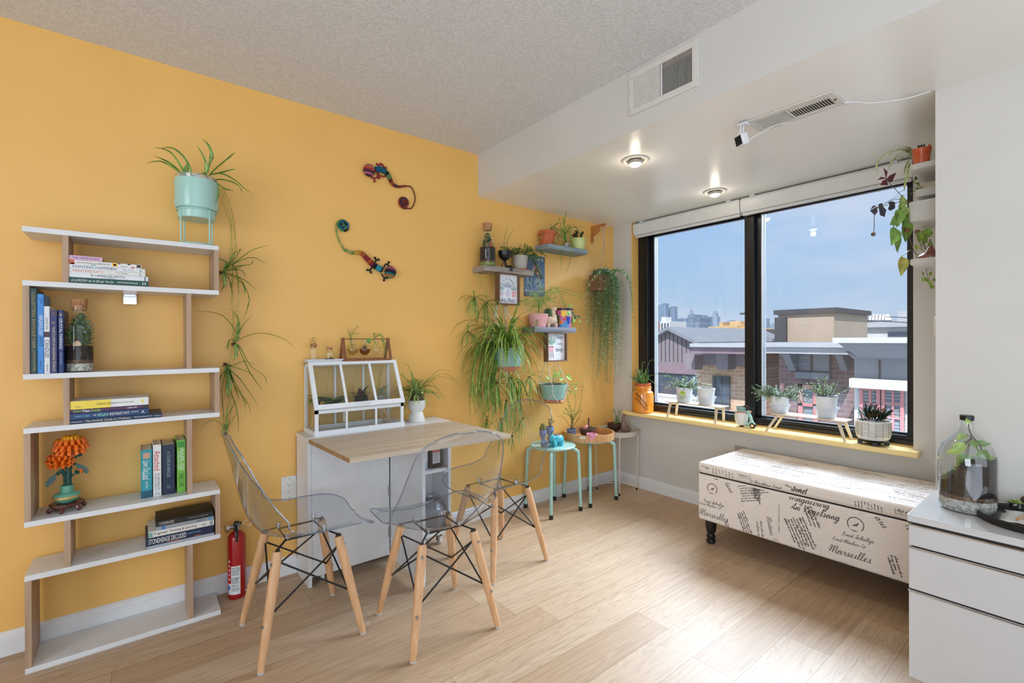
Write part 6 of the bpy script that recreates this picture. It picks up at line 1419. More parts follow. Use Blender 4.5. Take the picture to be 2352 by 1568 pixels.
f_ = MB();f_.tube(cat([c + V((0,0,hp - .004))] + [AY(*q_,-.12) for q_ in ((1305,712),(1314,718),(1320,728),(1330,738),(1333,750),(1328,758),(1316,761))],5),.002,6)
for px,py,dx,dz,L,m_ in ((1300,706,-.3,.1,.05,1),(1306,702,.9,.2,.04,2),(1312,712,.8,.2,.03,1),(1310,716,.9,-.6,.05,1),(1318,722,.2,-1,.045,1),(1312,728,-.4,-1,.055,1),(1320,730,-.6,-.9,.05,2),(1324,727,1,-.1,.045,1),(1328,735,.8,-.7,.04,2),(1304,708,.5,.5,.035,2),(1316,735,-.3,-1,.04,1),(1308,722,-.2,-1,.045,1)):
    f_.leaf(AY(px,py,-.12),(dx,-.25,dz),(0,-1,.3),L,L*.55,m_,.15,shape=(0,.85,1,.75,.35,0))
build('foliage',f_,['stem_green','leaf_dark','leaf_lime'],t)

# ================================================================ framed prints
M['frame_wood'] = wood('brown_frame',(126,92,68),(100,70,50),'z',.6,50)
FY = -.104
def frame(x0,x1,z0,z1,lab,cat_='picture'):
    t = thing('framed_print',lab,cat_,((x0 + x1)/2,FY - .02,z0));w_ = .009;b = MB()
    b.box((x0,FY - .044,z0),(x0 + w_,FY,z1)).box((x1 - w_,FY - .044,z0),(x1,FY,z1)).box((x0 + w_,FY - .044,z0),(x1 - w_,FY,z0 + w_)).box((x0 + w_,FY - .044,z1 - w_),(x1 - w_,FY,z1))
    build('frame',b,'frame_wood',t,bevel=.0008);build('print_card',MB().box((x0 + w_,FY - .022,z0 + w_),(x1 - w_,FY - .018,z1 - w_)),cm((228,230,236)),t);return t
def fit(b,k):
    b.v = [(xc + (x - xc)*k,y,z) for x,y,z in b.v];return b
def drawing(t,prims):
    b = MB();ms = []
    for col,pts in prims:
        b.poly([V((x,FY - .0224 - .0002*(len(ms) % 5),z)) for x,z in pts],len(ms));ms.append(cm(col))
    return build('plant_drawing',fit(b,KF),ms,t,smooth=False)
def blob(x,z,w_,h,ang=0,n=10):
    o = []
    for i in range(n): a = 2*math.pi*i/n;p_ = (w_/2*math.cos(a)*(1 - .35*abs(math.sin(a))),h/2*math.sin(a));o.append((x + p_[0]*math.cos(ang) - p_[1]*math.sin(ang),z + p_[0]*math.sin(ang) + p_[1]*math.cos(ang)))
    return o
def potshape(x,z,w_,h,k=.8): return [(x - w_/2*k,z),(x + w_/2*k,z),(x + w_/2,z + h),(x - w_/2,z + h)]
SAGE,LIL,PK = (172,196,192),(206,198,220),(226,168,176)
a_,b2 = AY(1146,627,FY - .044),AY(1195,701,FY - .044);fx0,fx1,fz0,fz1 = a_.x,b2.x,b2.z,SA - .036
t = frame(fx0,fx1,fz0,fz1,'brown framed print about hoarding plants under the left wall shelf')
xc = (fx0 + fx1)/2;KF = (fx1 - fx0)/.194;pr = []
for dx,n,w0 in ((-.055,7,LIL),(.055,7,PK)):
    for k in range(n): a = (k - n // 2)*.32;pr.append((SAGE,blob(xc + dx + .022*math.sin(a),fz0 + .094 + .016*math.cos(a),.009,.034,-a)))
for k in range(5): a = (k - 2)*.5;pr.append(((160,170,190),blob(xc + .032*math.sin(a),fz0 + .112 + .022*math.cos(a),.012,.046,-a)))
pr += [(LIL,potshape(xc - .055,fz0 + .058,.036,.03)),(PK,potshape(xc + .055,fz0 + .054,.04,.036)),((236,190,196),potshape(xc + .055,fz0 + .07,.038,.006,1)),(LIL,blob(xc,fz0 + .072,.054,.044)),(LIL,potshape(xc,fz0 + .088,.018,.02,1))]
drawing(t,pr)
b = MB();s = 'IT IS NOT HOARDING'
for i,ch_ in enumerate(s):
    if ch_ == ' ': continue
    a = math.radians(62 - 124*i/(len(s) - 1));q_ = V((xc - .066*math.sin(a),FY - .0226,fz0 + .096 + .074*math.cos(a)));u_ = V((math.cos(a),0,math.sin(a)))
    text_mb(b,ch_,q_,u_,u_.cross(V((0,1,0)))*1 if u_.cross(V((0,1,0))).z > 0 else u_.cross(V((0,1,0)))*-1,.0065 if ch_ != 'I' else .0018,.013,0)
text_mb(b,"if it's Plants",(xc + .002,FY - .0226,fz0 + .032),(1,0,0),(0,0,1),.125,.03,0,shear=.35,bold=.0)
build('lettering',fit(b,KF),cm((74,90,120)),t,smooth=False)
a_,b2 = AY(1258,764,FY - .044),AY(1303.5,829,FY - .044);fx0,fx1,fz0,fz1 = a_.x,b2.x,b2.z,SC - .0385
t = frame(fx0,fx1,fz0,fz1,'brown framed print comparing plants with therapy under the lowest wall shelf');xc = (fx0 + fx1)/2;KF = (fx1 - fx0)/.215;xa_ = xc - .0475;pr = []
for k in range(7): a = (k - 3)*.33;pr.append(((128,166,158) if k % 2 else SAGE,blob(xa_ + .042*math.sin(a),fz0 + .115 + .036*math.cos(a),.014,.066,-a)))
for dx in (-.022,.0,.02): pr.append(((190,170,172),blob(xa_ + dx,fz0 + .045,.012,.052,dx*9)))
pr += [(PK,potshape(xa_,fz0 + .068,.05,.04)),((240,206,208),potshape(xa_,fz0 + .088,.048,.006,1)),((200,120,130),potshape(xa_,fz0 + .1,.054,.008,1))]
drawing(t,pr);b = MB();xt = xc + .044
text_mb(b,'Cheaper',(xt,FY - .0226,fz0 + .168),(1,0,0),(0,0,1),.086,.036,0,shear=.3);text_mb(b,'- THAN -',(xt,FY - .0226,fz0 + .124),(1,0,0),(0,0,1),.078,.014,0);text_mb(b,'therapy',(xt,FY - .0226,fz0 + .08),(1,0,0),(0,0,1),.086,.038,0,shear=.3)
build('lettering',fit(b,KF),cm((70,92,124)),t,smooth=False)
# blue poster
a = AY(1203,590,0);b_ = AY(1251,681,0);x0,x1,z0,z1 = a.x,b_.x,AY(1203,680,0).z,AY(1203,588,0).z
z0 = (AY(1203,680,0).z + AY(1251,682.5,0).z)/2;z1 = (AY(1226,588,0)).z + .004
t = thing('poster','blue grey gardening poster with plants pinned behind the left shelf','poster',((x0 + x1)/2,-.001,z0));w_,h = x1 - x0,z1 - z0
build('sheet',MB().box((x0,-.0022,z0),(x1,-.0008,z1)),cm((92,114,146)),t)
pr = MB();ms = [];random.seed(15)
def pp(col,pts): pr.poly([V((x,-.0026 - .00004*(len(ms) % 8),z)) for x,z in pts],len(ms));ms.append(cm(col))
pp((206,212,220),[(x0 + w_*.05,z0 + h*.2),(x0 + w_*.95,z0 + h*.2),(x0 + w_*.95,z0 + h*.206),(x0 + w_*.05,z0 + h*.206)])
for k in range(34):
    x = x0 + w_*random.uniform(.08,.92);z = z0 + h*random.uniform(.24,.45);a = random.uniform(-.7,.7);pp(random.choice([(110,160,150),(70,100,120),(140,180,160),(130,150,190),(196,130,150)]),blob(x,z,.012,random.uniform(.03,.07),a))
for k in range(12): pp(random.choice([(214,120,140),(226,180,150),(190,120,160),(120,170,150)]),blob(x0 + w_*random.uniform(.3,.8),z0 + h*random.uniform(.5,.75),.022,.03,random.uniform(-1,1)))
n_ = len(ms);ms.append(cm((214,220,228)))
text_mb(pr,'GARDENING',((x0 + x1)/2,-.0026,z0 + h*.92),(1,0,0),(0,0,1),w_*.84,h*.07,n_,bold=.01)
text_mb(pr,'BECAUSE MURDER IS',((x0 + x1)/2,-.0026,z0 + h*.14),(1,0,0),(0,0,1),w_*.9,h*.055,n_,bold=.01);text_mb(pr,'WRONG',((x0 + x1)/2,-.0026,z0 + h*.06),(1,0,0),(0,0,1),w_*.42,h*.055,n_,bold=.01)
build('poster_print',pr,ms,t,smooth=False);
for x,z in ((x0 + .006,z0 + .014),(x1 - .006,z1 - .02)): build('push_pin',MB().ball((x,-.006,z),.0055,8,6),cm((206,40,40)),t)

# ================================================================ hanging plants
M['rope'] = mat('cotton_rope',(222,214,198),.95,c2=(196,186,168),scale=200,bump=.4);M['bead'] = mat('wood_bead',(196,144,96),.5)
M['teal_pot'] = mat('sage_teal_pot',(142,178,168),.45,c2=(136,172,162),scale=20)
def selfwater(t,c,r0,r1,h):
    build('pot',MB().lathe([(0,h*.2),(r0*1.02,h*.2),(r1,h),(r1*.94,h),(r1*.9,h*.85)],c,32),'teal_pot',t)
    build('water_base',MB().lathe([(0,0),(r0*.9,0),(r0*1.0,h*.195),(0,h*.195)],c,32),mat('terracotta_plastic',(176,110,78),.5),t)
# big spider plant
P = Pm(-.115);c = V((P(1164,850).x,-.115,P(1164,851).z));r1 = abs(P(1194,800).x - P(1134,800).x)/2;hp = P(1164,798).z - c.z
def drop(a,b_,u):
    p = a.lerp(b_,u);p.y = a.y + (b_.y - a.y)*max(0,(u - .5)/.5);return p
hk = V((P(1160,640).x,-.07,SA - .036))
t = thing('macrame_hanger','cream macrame rope hanger with wooden beads carrying the big spider plant','plant hanger',tuple(hk))
b = MB();bd = MB()
for k,a in enumerate((-2.5,-.8,.9,2.4)):
    e_ = c + V((r1*1.02*math.cos(a),r1*1.02*math.sin(a),hp*.96));m_ = c + V((r1*.85*math.cos(a),r1*.85*math.sin(a),hp*.2))
    n = 24;top_ = hk + V((.012*math.cos(a),.012*math.sin(a),0));pts = [drop(top_,e_,i/n) for i in range(n + 1)] + [m_,c + V((0,0,-.006))]
    b.tube(pts,[.0028 + (.0016 if 9 < i < 23 and i % 2 else 0) + (.001 if i > 9 else 0) for i in range(n + 1)] + [.003,.003],7)
    for u in (.42,.62): build('wooden_bead',MB().ball(drop(top_,e_,u),.0075,10,6),'bead',t)
b.tube([c + V((0,0,-.006)),c + V((0,0,-.05))],[.008,.005],8)
build('ropes',b,'rope',t);build('hook',MB().tube([hk + V((0,0,.0005)),hk - V((0,0,.02))],.002,6),'chrome',t)
t = thing('spider_plant','huge cascading spider plant with many dangling plantlets in a teal hanging pot','plant',tuple(c));selfwater(t,c,r1*.78,r1,hp);soil(c,r1*.9,hp - .006,t)
f_ = MB();random.seed(17);cc = c + V((0,0,hp))
spider(f_,cc,80,.34,.0125,(.2,1.35),3.0,rad=.03,ymax=-.012)
spider(f_,cc,44,.46,.012,(.5,1.3),3.4,az=(2.6,4.6),rad=.03,ymax=-.012)
spider(f_,cc,18,.30,.011,(.8,1.3),2.2,rad=.02,ymax=-.012)
for k in range(46): x = random.uniform(1078,1150);f_.ribbon(cat([cc,AY(x + 20,random.uniform(790,800),-.12 - random.random()*.05),AY(x,random.uniform(860,900),-.11),AY(x - random.uniform(-20,15),random.uniform(930,975),-.09)],5),.009,0,1)
build('foliage',f_,['leaf_mid','leaf_lime'],t)
# hanging runners with plantlets
def ptl(root,n,L,w_,y,d0=-1.2,spread=1.4,name='plantlet',mats=('leaf_mid','leaf_light')):
    b = MB();rr = AY(root[0],root[1],y)
    for k in range(n):
        a = random.uniform(0,6.283);el = (d0 if random.random() < .45 else random.uniform(-.6,.9)) + random.uniform(-spread,spread)*.4;arc_leaf(b,rr,a,el,L*random.uniform(.55,1.15),w_*1.3,1.9,n=9,mi=0,mid=1,ymax=-.006,wob=.12)
    o = build(name,b,list(mats),t);rt = MB()
    for k in range(12): d = V((random.uniform(-1,1),random.uniform(-1,0),random.uniform(-1,.3))).normalized();rt.tube([rr,rr + d*.014],.0014,4)
    build('root_tuft',rt,'leaf_brown',o)
rs = MB()
for L in ([(1160,800),(1150,700),(1137,640),(1122,628),(1104,640),(1098,690),(1088,690)],[(1160,800),(1140,740),(1110,660),(1096,626),(1084,634),(1070,680),(1071,720)],[(1150,800),(1160,740),(1152,690),(1143,650),(1130,628),(1118,640),(1116,694)],[(1155,800),(1120,760),(1097,690),(1097,628)],[(1150,850),(1140,880),(1137,878)],[(1165,850),(1175,870),(1172,866)],[(1180,850),(1196,862),(1194,868)],[(1170,850),(1168,890),(1164,915)],[(1190,850),(1215,862)]):
    rs.tube(cat([AY(px,py,-.09 - .01*(i % 2)) for i,(px,py) in enumerate(L)],6),.0014,5)
build('runners',rs,'leaf_yellow',t)
for root,n,L,w_,y,d0,sp in (((1090,684),13,.17,.007,-.06,-.9,1.9),((1117,695),14,.2,.008,-.06,-.6,2.2),((1073,762),12,.14,.006,-.05,-1.0,1.6),((1142,765),12,.2,.008,-.12,.3,1.8),((1135,850),16,.22,.007,-.1,-1.1,1.2),((1140,878),20,.30,.007,-.11,-1.25,.8),((1173,866),22,.32,.007,-.12,-1.25,.8),((1194,872),18,.26,.007,-.12,-1.1,1.1),((1162,918),16,.25,.006,-.12,-1.3,.7),((1215,865),12,.2,.007,-.11,-.9,1.2),((1118,962),10,.16,.006,-.06,-1.2,1.0),((1200,960),10,.16,.006,-.08,-1.3,.8),((1150,960),10,.25,.006,-.09,-1.35,.5),((1175,1000),9,.12,.005,-.09,-1.3,.6)):
    ptl(root,n,L,w_,y,d0,sp)
# second hanging pot
P = Pm(-.10);c = V((P(1271,925).x,-.10,P(1271,924).z));r1 = abs(P(1294,882).x - P(1247,882).x)/2;hp = P(1271,881).z - c.z
t = thing('rope_hanger','plain white rope hanger holding the small teal pot of pothos','plant hanger',(c.x,c.y,SC - .04));b = MB()
for a in (-2.4,-.8,.8,2.4):
    top_ = V((c.x + .01*math.cos(a),-.07,SC - .0385));e_ = c + V((r1*1.03*math.cos(a),r1*1.03*math.sin(a),hp));e2 = c + V((r1*.8*math.cos(a + .5),r1*.8*math.sin(a + .5),hp*.1));k2 = c + V((r1*.98*math.cos(a),r1*.98*math.sin(a),hp*.55))
    b.tube([top_,drop(top_,e_,.55),drop(top_,e_,.8),e_,k2,e2,c + V((0,0,-.004))],.0028,6).tube([k2,c + V((r1*.8*math.cos(a - .5),r1*.8*math.sin(a - .5),hp*.1))],.0028,6)
build('ropes',b,'rope',t)
t = thing('hanging_pothos','pothos in a small teal pot hanging below the therapy print','plant',tuple(c));selfwater(t,c,r1*.72,r1,hp);soil(c,r1*.9,hp - .006,t)
pw = c + V((0,-r1*.8,hp*.1));build('filler_cup',MB().ball(pw,(.016,.012,.012),12,8),'bead',t)
f_ = MB();random.seed(19)
for px,py,tx,tz,L,m_ in ((1270,868,.1,.6,.06,2),(1276,866,.5,.6,.055,1),(1283,872,.9,.3,.05,1),(1262,870,-.7,.4,.045,1),(1284,860,.3,.8,.045,1),(1300,862,.8,-.5,.07,2),(1268,874,-.3,.2,.04,2),(1290,880,.8,-.1,.04,2),(1258,876,-.6,.3,.035,1),(1305,890,.5,-.5,.04,3),(1312,886,.4,.4,.04,3),(1318,892,.9,.1,.035,2),(1308,896,.1,-1,.04,3),(1316,900,.6,-.8,.035,2),(1322,884,.5,.6,.03,2),(1300,884,.4,.3,.03,3)):
    q_ = AY(px,py,-.11);f_.tube([cc if 0 else c + V((0,0,hp)),q_],.0012,4);f_.leaf(q_,(tx,-.25,tz),(0,-1,.3),L,L*.6,m_,.2,shape=(0,.85,1,.75,.35,0))
build('foliage',f_,['stem_green','leaf_light','leaf_lime','leaf_yellow'],t)
# wall bracket
xb = 2.85;za_ = AY(1356,518,-.02).z
t = thing('wall_bracket','curved brown wooden bracket on the orange wall near the corner','bracket',(xb,-.01,2.0));b = MB();zt = 2.072;zb_ = 1.94
out_ = [(-.001,zb_),(-.014,zb_),(-.014,zt - .075)] + [(-.014 - .07*math.sin(a),zt - .075 + .058*(1 - math.cos(a))) for a in [i*math.pi/16 for i in range(1,9)]] + [(-.14,zt - .016),(-.145,zt - .002),(-.14,zt),(-.001,zt)]
b.prism([V((xb - .009,y,z)) for y,z in out_],(.018,0,0));build('bracket_arm',b,mat('honey_wood',(190,124,66),.5,c2=(174,108,54),scale=30,stretch=(1,1,.1)),t,smooth=False,bevel=.001)
b = MB()
for z in (zb_ + .025,zb_ + .06): b.tube([(xb,-.0165,z),(xb,-.0145,z)],.003,8)
build('screw',b,'dark',t)
# hanging bead vine
P = Pm(-.13);hx = xb + .002
ph = V((hx,-.128,zt - .02));c = V((P(1371,650).x + .03,-.13,AY(1368,668,-.13).z))
t = thing('vine_hanger','twisted plastic hook and cords hanging from the wooden wall bracket','plant hanger',tuple(ph))
zk = P(1382,557).z;b = MB().tube(cat([ph + V((0,0,.002)),ph + V((0,0,-.008))]),.001,5)
hkp = [ph + V((.014,0,-.03)),ph + V((.012,0,-.012)),ph + V((0,0,-.008)),ph + V((-.016,0,-.016)),ph + V((-.02,0,-.035)),ph + V((-.008,0,-.065)),V((hx + .002,-.13,zk))]
b.tube(cat(hkp),[.003]*8 + [.0045]*29,8);build('hook',b,mat('taupe_plastic',(176,162,156),.4),t)
w0 = .06;b = MB();kn = V((hx + .002,-.13,zk));zt_ = P(1370,632).z
for dx,dy in ((-w0,-w0*.8),(w0,-w0*.8),(w0*.9,w0*.8),(-w0*.9,w0*.8)): b.tube([kn,V((c.x + dx*.9,c.y + dy*.9,zt_))],.0016,5)
build('cords',b,mat('taupe_cord',(170,154,140),.6),t)
t = thing('bead_vine','long trailing small leafed vine in a brown hanging basket by the window corner','plant',tuple(c))
cw = w0*.95;zb0 = c.z;build('basket',MB().rings([[V((c.x + a*cw*.85,c.y + b_*cw*.85,zb0)) for a,b_ in ((-1,-1),(1,-1),(1,1),(-1,1))],[V((c.x + a*cw,c.y + b_*cw,zt_)) for a,b_ in ((-1,-1),(1,-1),(1,1),(-1,1))]],0),mat('coir_basket',(146,104,72),.95,c2=(112,76,50),scale=80,bump=.6),t,smooth=False)
gr('leaf_vine',(112,150,84));gr('leaf_silver',(200,214,200),(150,176,150));f_ = MB();random.seed(23)
for k in range(105):
    a = random.uniform(-math.pi,math.pi);u = random.random()
    sx_ = c.x + cw*.9*math.cos(a)*random.random()**.5;sy_ = c.y + cw*.8*math.sin(a)*random.random()**.5
    # fall positions concentrate over px 1352..1450, lengths vary
    ex = c.x + random.triangular(-.10,.24,.10);L = random.uniform(.12,.42) if random.random() < .35 else random.uniform(.4,.86)
    if ex < c.x - .03: L = random.uniform(.15,.62)
    ey = min(-.02,c.y + random.uniform(-.09,.07));top_ = V(((sx_ + ex)/2,(sy_ + ey)/2,zt_ + random.uniform(.01,.05)))
    if ex > 2.98: ey -= (ex - 2.98)*.7;ex = min(ex,3.07)
    pts = cat([V((sx_,sy_,zt_)),top_,V((ex,ey,zt_ - .05)),V((ex + random.uniform(-.012,.012),ey,zt_ - L*.5)),V((ex + random.uniform(-.03,.03) - (.0 if L < .6 else .02),ey,zt_ - L))],5)
    stem_leaves(f_,pts,.0006,.0135,.0165,.0125,0,1,up=.1,shape=(0,1,.9,0),taper=.8)
for L in ([(1400,625),(1425,620),(1445,640),(1452,690),(1458,745)],[(1398,622),(1430,625),(1450,660),(1453,720)],[(1380,625),(1362,640),(1350,660),(1346,700),(1352,745)]):
    stem_leaves(f_,cat([AY(px,py,-.25) for px,py in L],6),.0008,.0135,.0165,.0125,0,1,up=.1,shape=(0,1,.9,0))
build('foliage',f_,['leaf_mid','leaf_vine','leaf_silver'],t)

# ================================================================ stools and side table
def stool(cx,cy,rz,lab,zs=.45,R=.156):
    t = thing('stool',lab,'stool',(cx,cy,0),'mint green stools against the orange wall')
    c = V((cx,cy,0));build('seat',MB().lathe([(0,zs - .016),(R*.97,zs - .016),(R,zs - .010),(R,zs - .004),(R*.97,zs),(0,zs)],c,48),'mint',t)
    for k in range(4):
        a = rz + k*math.pi/2;d = V((math.cos(a),math.sin(a),0));rf = .190
        lg = build('leg',MB().tube(cat([c + d*.05 + V((0,0,zs - .026)),c + d*.135 + V((0,0,zs - .027)),c + d*.168 + V((0,0,zs - .045)),c + d*.176 + V((0,0,zs - .08)),c + d*rf + V((0,0,.02))],6),.0105,12),'mint',t)
        build('rubber_foot',MB().tube([c + d*(rf + .0) + V((0,0,0)),c + d*(rf - .001) + V((0,0,.028))],.0135,14),'black_metal',lg)
    return t
stool(2.252,-.175,math.radians(-45 - 2),'mint green round stool nearest the chairs holding an elephant figurine')
stool(2.617,-.185,math.radians(-45 - 2),'mint green round stool carrying the round wooden tray')
Z1 = .4505
def P3(py_,px_,y): return AY(px_,py_,y)
# tray
tx,ty,tR = 2.60,-.19,.183
t = thing('wooden_tray','round light wood tray with hand slots on the second mint stool','tray',(tx,ty,Z1));c = V((tx,ty,Z1))
M['pine'] = wood('striped_pine',(214,166,112),(184,132,84),'z',.5,40)
build('rim',MB().lathe([(tR - .012,0.0),(tR,0.0),(tR,.05),(tR - .008,.05),(tR - .008,.003)],c,60,caps=False),'pine',t)
build('base',MB().lathe([(0,0),(tR - .012,0),(tR - .012,.006),(0,.006)],c,48),'pine',t)
a_ = math.radians(-150);d = V((math.cos(a_),math.sin(a_),0));build('hand_slot',MB().tube([c + d*(tR - .001) + V((-.02*d.y,.02*d.x,.034)),c + d*(tR - .001) + V((.02*d.y,-.02*d.x,.034))],.007,8),'plate',t)
# metal tray table
mx,my,mR,mz = 2.935,-.175,.160,.437
M['cream_metal'] = mat('cream_enamel',(214,204,190),.35,c2=(208,198,184),scale=20)
t = thing('tray_table','slender cream metal tray table in the corner under the window sill','side table',(mx,my,0));c = V((mx,my,0))
build('tray',MB().lathe([(0,mz),(mR - .008,mz),(mR,mz + .035),(mR + .005,mz + .038),(mR + .002,mz + .033),(mR - .004,mz - .002),(0,mz - .003)],c,56),'cream_metal',t)
fr_ = MB()
for k in range(4):
    a = math.radians(-90 - 45 + 2 + 90*k);d = V((math.cos(a),math.sin(a),0));rr = .153
    lg = build('leg',MB().tube([c + d*rr + V((0,0,.015)),c + d*(rr + .012) + V((0,0,mz + .02))],.0042,8),'cream_metal',t)
    build('rubber_foot',MB().tube([c + d*rr,c + d*rr + V((0,0,.018))],.0065,10),'black_metal',lg)
    fr_.tube(cat([c + d*rr + V((0,0,.04)),c + d*rr*.4 + V((0,0,.052)),c + V((0,0,.05))]),.0035,6)
build('cross_brace',fr_,'cream_metal',t)
# things on stool 1
P = Pm(-.2);M['blue_ceramic'] = mat('blue_grey_ceramic',(112,136,172),.45,c2=(104,128,164),scale=30);M['turq'] = mat('turquoise_glaze',(64,170,190),.2,c2=(80,184,200),scale=20)
def headpot(px,y,zt_px,lab,plant,sc=1.0,legs=True):
    c = V((AY(px,1020,y).x,y,Z1));r = .024*sc;t = thing('figure_pot',lab,'planter',tuple(c));zt = AY(px,zt_px,y).z - Z1
    b = MB().lathe([(0,zt*.48),(r*.55,zt*.5),(r*.95,zt*.65),(r,zt*.85),(r*.92,zt),(r*.8,zt),(r*.75,zt*.92)],c,24).tube(cat([c + V((0,0,zt*.5)),c + V((.0,0,zt*.3)),c + V((0,0,.008))]),[r*.4]*6 + [r*.65]*7,12)
    for s in (-1,1):
        b.tube(cat([c + V((s*r*.45,0,zt*.05)),c + V((s*r*.5,-r*1.0,zt*.25)),c + V((s*r*.5,-r*1.3,.004))]),r*.26,8).tube(cat([c + V((s*r*.5,0,zt*.42)),c + V((s*r*.8,-r*.5,zt*.28)),c + V((s*r*.4,-r*.9,zt*.3))]),r*.18,7)
    o = build('body',b,'blue_ceramic',t);f = MB().ball(c + V((0,-r*.98,zt*.74)),(r*.12,r*.2,r*.22),8,6)
    for s in (-1,1): f.ball(c + V((s*r*.4,-r*.86,zt*.8)),(r*.24,r*.1,r*.1),8,5)
    f.ball(c + V((0,-r*.9,zt*.62)),(r*.25,r*.1,r*.08),8,5);build('face',f,'blue_ceramic',o);soil(c,r*.78,zt - .004,t)
    g_ = MB();random.seed(int(px))
    if plant == 'rosette':
        for ring in range(4):
            for k in range(10 - ring): a = k*2*math.pi/(10 - ring) + ring;g_.ball(c + V((r*(.8 - .17*ring)*math.cos(a),r*(.8 - .17*ring)*math.sin(a),zt + .006 + ring*.009)),(.006,.006,.008),7,5,1 + (k + ring) % 2)
        g_.tube([c + V((0,0,zt - .004)),c + V((0,0,zt + .02))],.004,6)
    else:
        for k,(dx,dy,h) in enumerate(((-.01,0,.05),(.008,0,.042),(.03,-.005,.034),(-.002,.006,.03),(.018,.004,.05))):
            e_ = c + V((dx,dy,zt + h));g_.tube(cat([c + V((0,0,zt - .004)),c + V((dx*.4,dy,zt + h*.5)),e_]),.0022,6)
            for j in range(9): a = j*2.4;g_.leaf(e_,(math.cos(a),math.sin(a),.35),(0,0,1),.013,.008,1 + j % 2,.2)
    build('foliage',g_,['stem_brown','leaf_mid','leaf_brown'] if plant == 'rosette' else ['stem_brown','leaf_mid','leaf_dark'],t);return t
headpot(1247,-.2,986,'blue ceramic seated figure pot with a brownish succulent, seen through the chair back','rosette')
headpot(1263,-.13,979,'blue ceramic seated figure pot with leafy stems behind the elephant','stem',1.2)
def elephant():
    y = -.235;k = abs(AY(1293,1010,y).x - AY(1262,1010,y).x);c = V((AY(1277,1024,y).x,y,Z1));h = AY(1277,996,y).z - Z1
    t = thing('elephant_planter','turquoise glazed elephant planter standing on the first mint stool','planter',tuple(c));b = MB().ball(c + V((k*.08,0,h*.62)),(k*.42,k*.27,h*.36),20,12).ball(c + V((-k*.3,-k*.12,h*.68)),(k*.22,k*.2,h*.26),16,10)
    b.tube(cat([c + V((-k*.38,-k*.24,h*.66)),c + V((-k*.44,-k*.38,h*.45)),c + V((-k*.42,-k*.42,h*.28)),c + V((-k*.36,-k*.46,h*.24))]),[k*.09]*6 + [k*.06]*7 + [k*.045]*6,10)
    for dx,dy in ((-.2,-.14),(-.2,.12),(.3,-.14),(.3,.12)): b.tube([c + V((k*dx,k*dy,h*.5)),c + V((k*dx,k*dy,0.0))],[k*.12,k*.1],12)
    build('body',b,'turq',t)
    e_ = MB()
    for s in (-1,1): e_.ball(c + V((-k*.2,-k*.12 + s*k*.2,h*.76)),(k*.15,k*.05,h*.2),12,8)
    build('ears',e_,'turq',t);build('soil_opening',MB().lathe([(0,h*.9),(k*.16,h*.9),(k*.19,h*.99),(k*.2,h*.9)],c + V((k*.1,0,0)),18),'terracotta',t)
    build('tail',MB().tube(cat([c + V((k*.48,0,h*.7)),c + V((k*.53,0,h*.5)),c + V((k*.5,0,h*.35))]),k*.025,6),'turq',t)
elephant()
# things on the wooden tray
ZT_ = Z1 + .0065
def gpot(px,y,py,r,h,m_,lab,name='potted_plant',z0=ZT_,cat_='plant',rim=0,k=.78):
    c = V((AY(px,py,y).x,y,z0));t = thing(name,lab,cat_,tuple(c));build('pot',MB().lathe([(0,0),(r*k,0),(r*.97,h*(.86 if rim else 1)),(r*(1.05 if rim else 1),h*.87),(r*(1.05 if rim else 1),h),(r*.9,h),(r*.86,h*.9)],c,28),m_,t);soil(c,r*.9,h - .006,t);return t,c
t,c = gpot(1313,-.15,1000,.035,.07,mat('slate_blue_plastic',(98,108,130),.5),'tall leafy green seedlings in a slate blue nursery pot on the wooden tray',rim=1)
f_ = MB();random.seed(27)
for L in ([(1314,960),(1306,930),(1303,900),(1304,893)],[(1316,960),(1320,940),(1322,918),(1318,900)],[(1318,962),(1332,935),(1336,905),(1338,890),(1339,880)],[(1312,962),(1305,945),(1296,935)],[(1318,962),(1326,950),(1332,944)],[(1315,960),(1312,940),(1308,925)],[(1316,962),(1322,950),(1316,940)],[(1314,960),(1300,950),(1292,948)]):
    stem_leaves(f_,cat([c + V((0,0,.068))] + [AY(px,py,-.16) for px,py in L],5),.0011,.013,.014,.013,0,1,taper=.75,shape=(0,1,1,.7,0))
for L in ([(1300,965),(1290,955),(1280,957)],[(1328,960),(1334,948),(1336,938)],[(1326,965),(1330,960),(1333,957)]): f_.tube(cat([c + V((0,0,.066))] + [AY(px,py,-.18) for px,py in L],4),.0013,5,0)
build('foliage',f_,['stem_brown','leaf_mid','leaf_light'],t)
M['coconut'] = mat('coconut_shell',(86,54,38),.6,c2=(58,36,26),scale=40,bump=.4)
def coconut(px,y,py,r,z0,lab): 
    c = V((AY(px,py,y).x,y,z0));t = thing('coconut_bowl',lab,'bowl',tuple(c));build('shell',MB().lathe([(0,0),(r*.45,0),(r*.85,r*.4),(r,r*.85),(r*.97,r*1.15),(r*.9,r*1.15),(r*.85,r*.9)],c,28),'coconut',t,solid=0);soil(c,r*.88,r*1.05,t,'soil_light');return t,c
t,c = coconut(1350,-.20,998,.060,ZT_,'coconut shell bowl with a spiny brown cactus and paper umbrellas on the wooden tray');r = .060
cz = c + V((.01,.0,r*1.02));b = MB()
for k in range(9): z0 = k*.009;b.lathe([(.0035,z0),(.0062,z0 + .005),(.0035,z0 + .009)],cz,8)
for k in range(40): a = k*2.4;q_ = cz + V((.006*math.cos(a),.006*math.sin(a),.002 + k*.002));b.tube([q_,q_ + V((math.cos(a),math.sin(a),.4))*.006],.0005,3)
build('spiny_cactus',b,mat('brown_cactus',(96,44,36),.8),t)
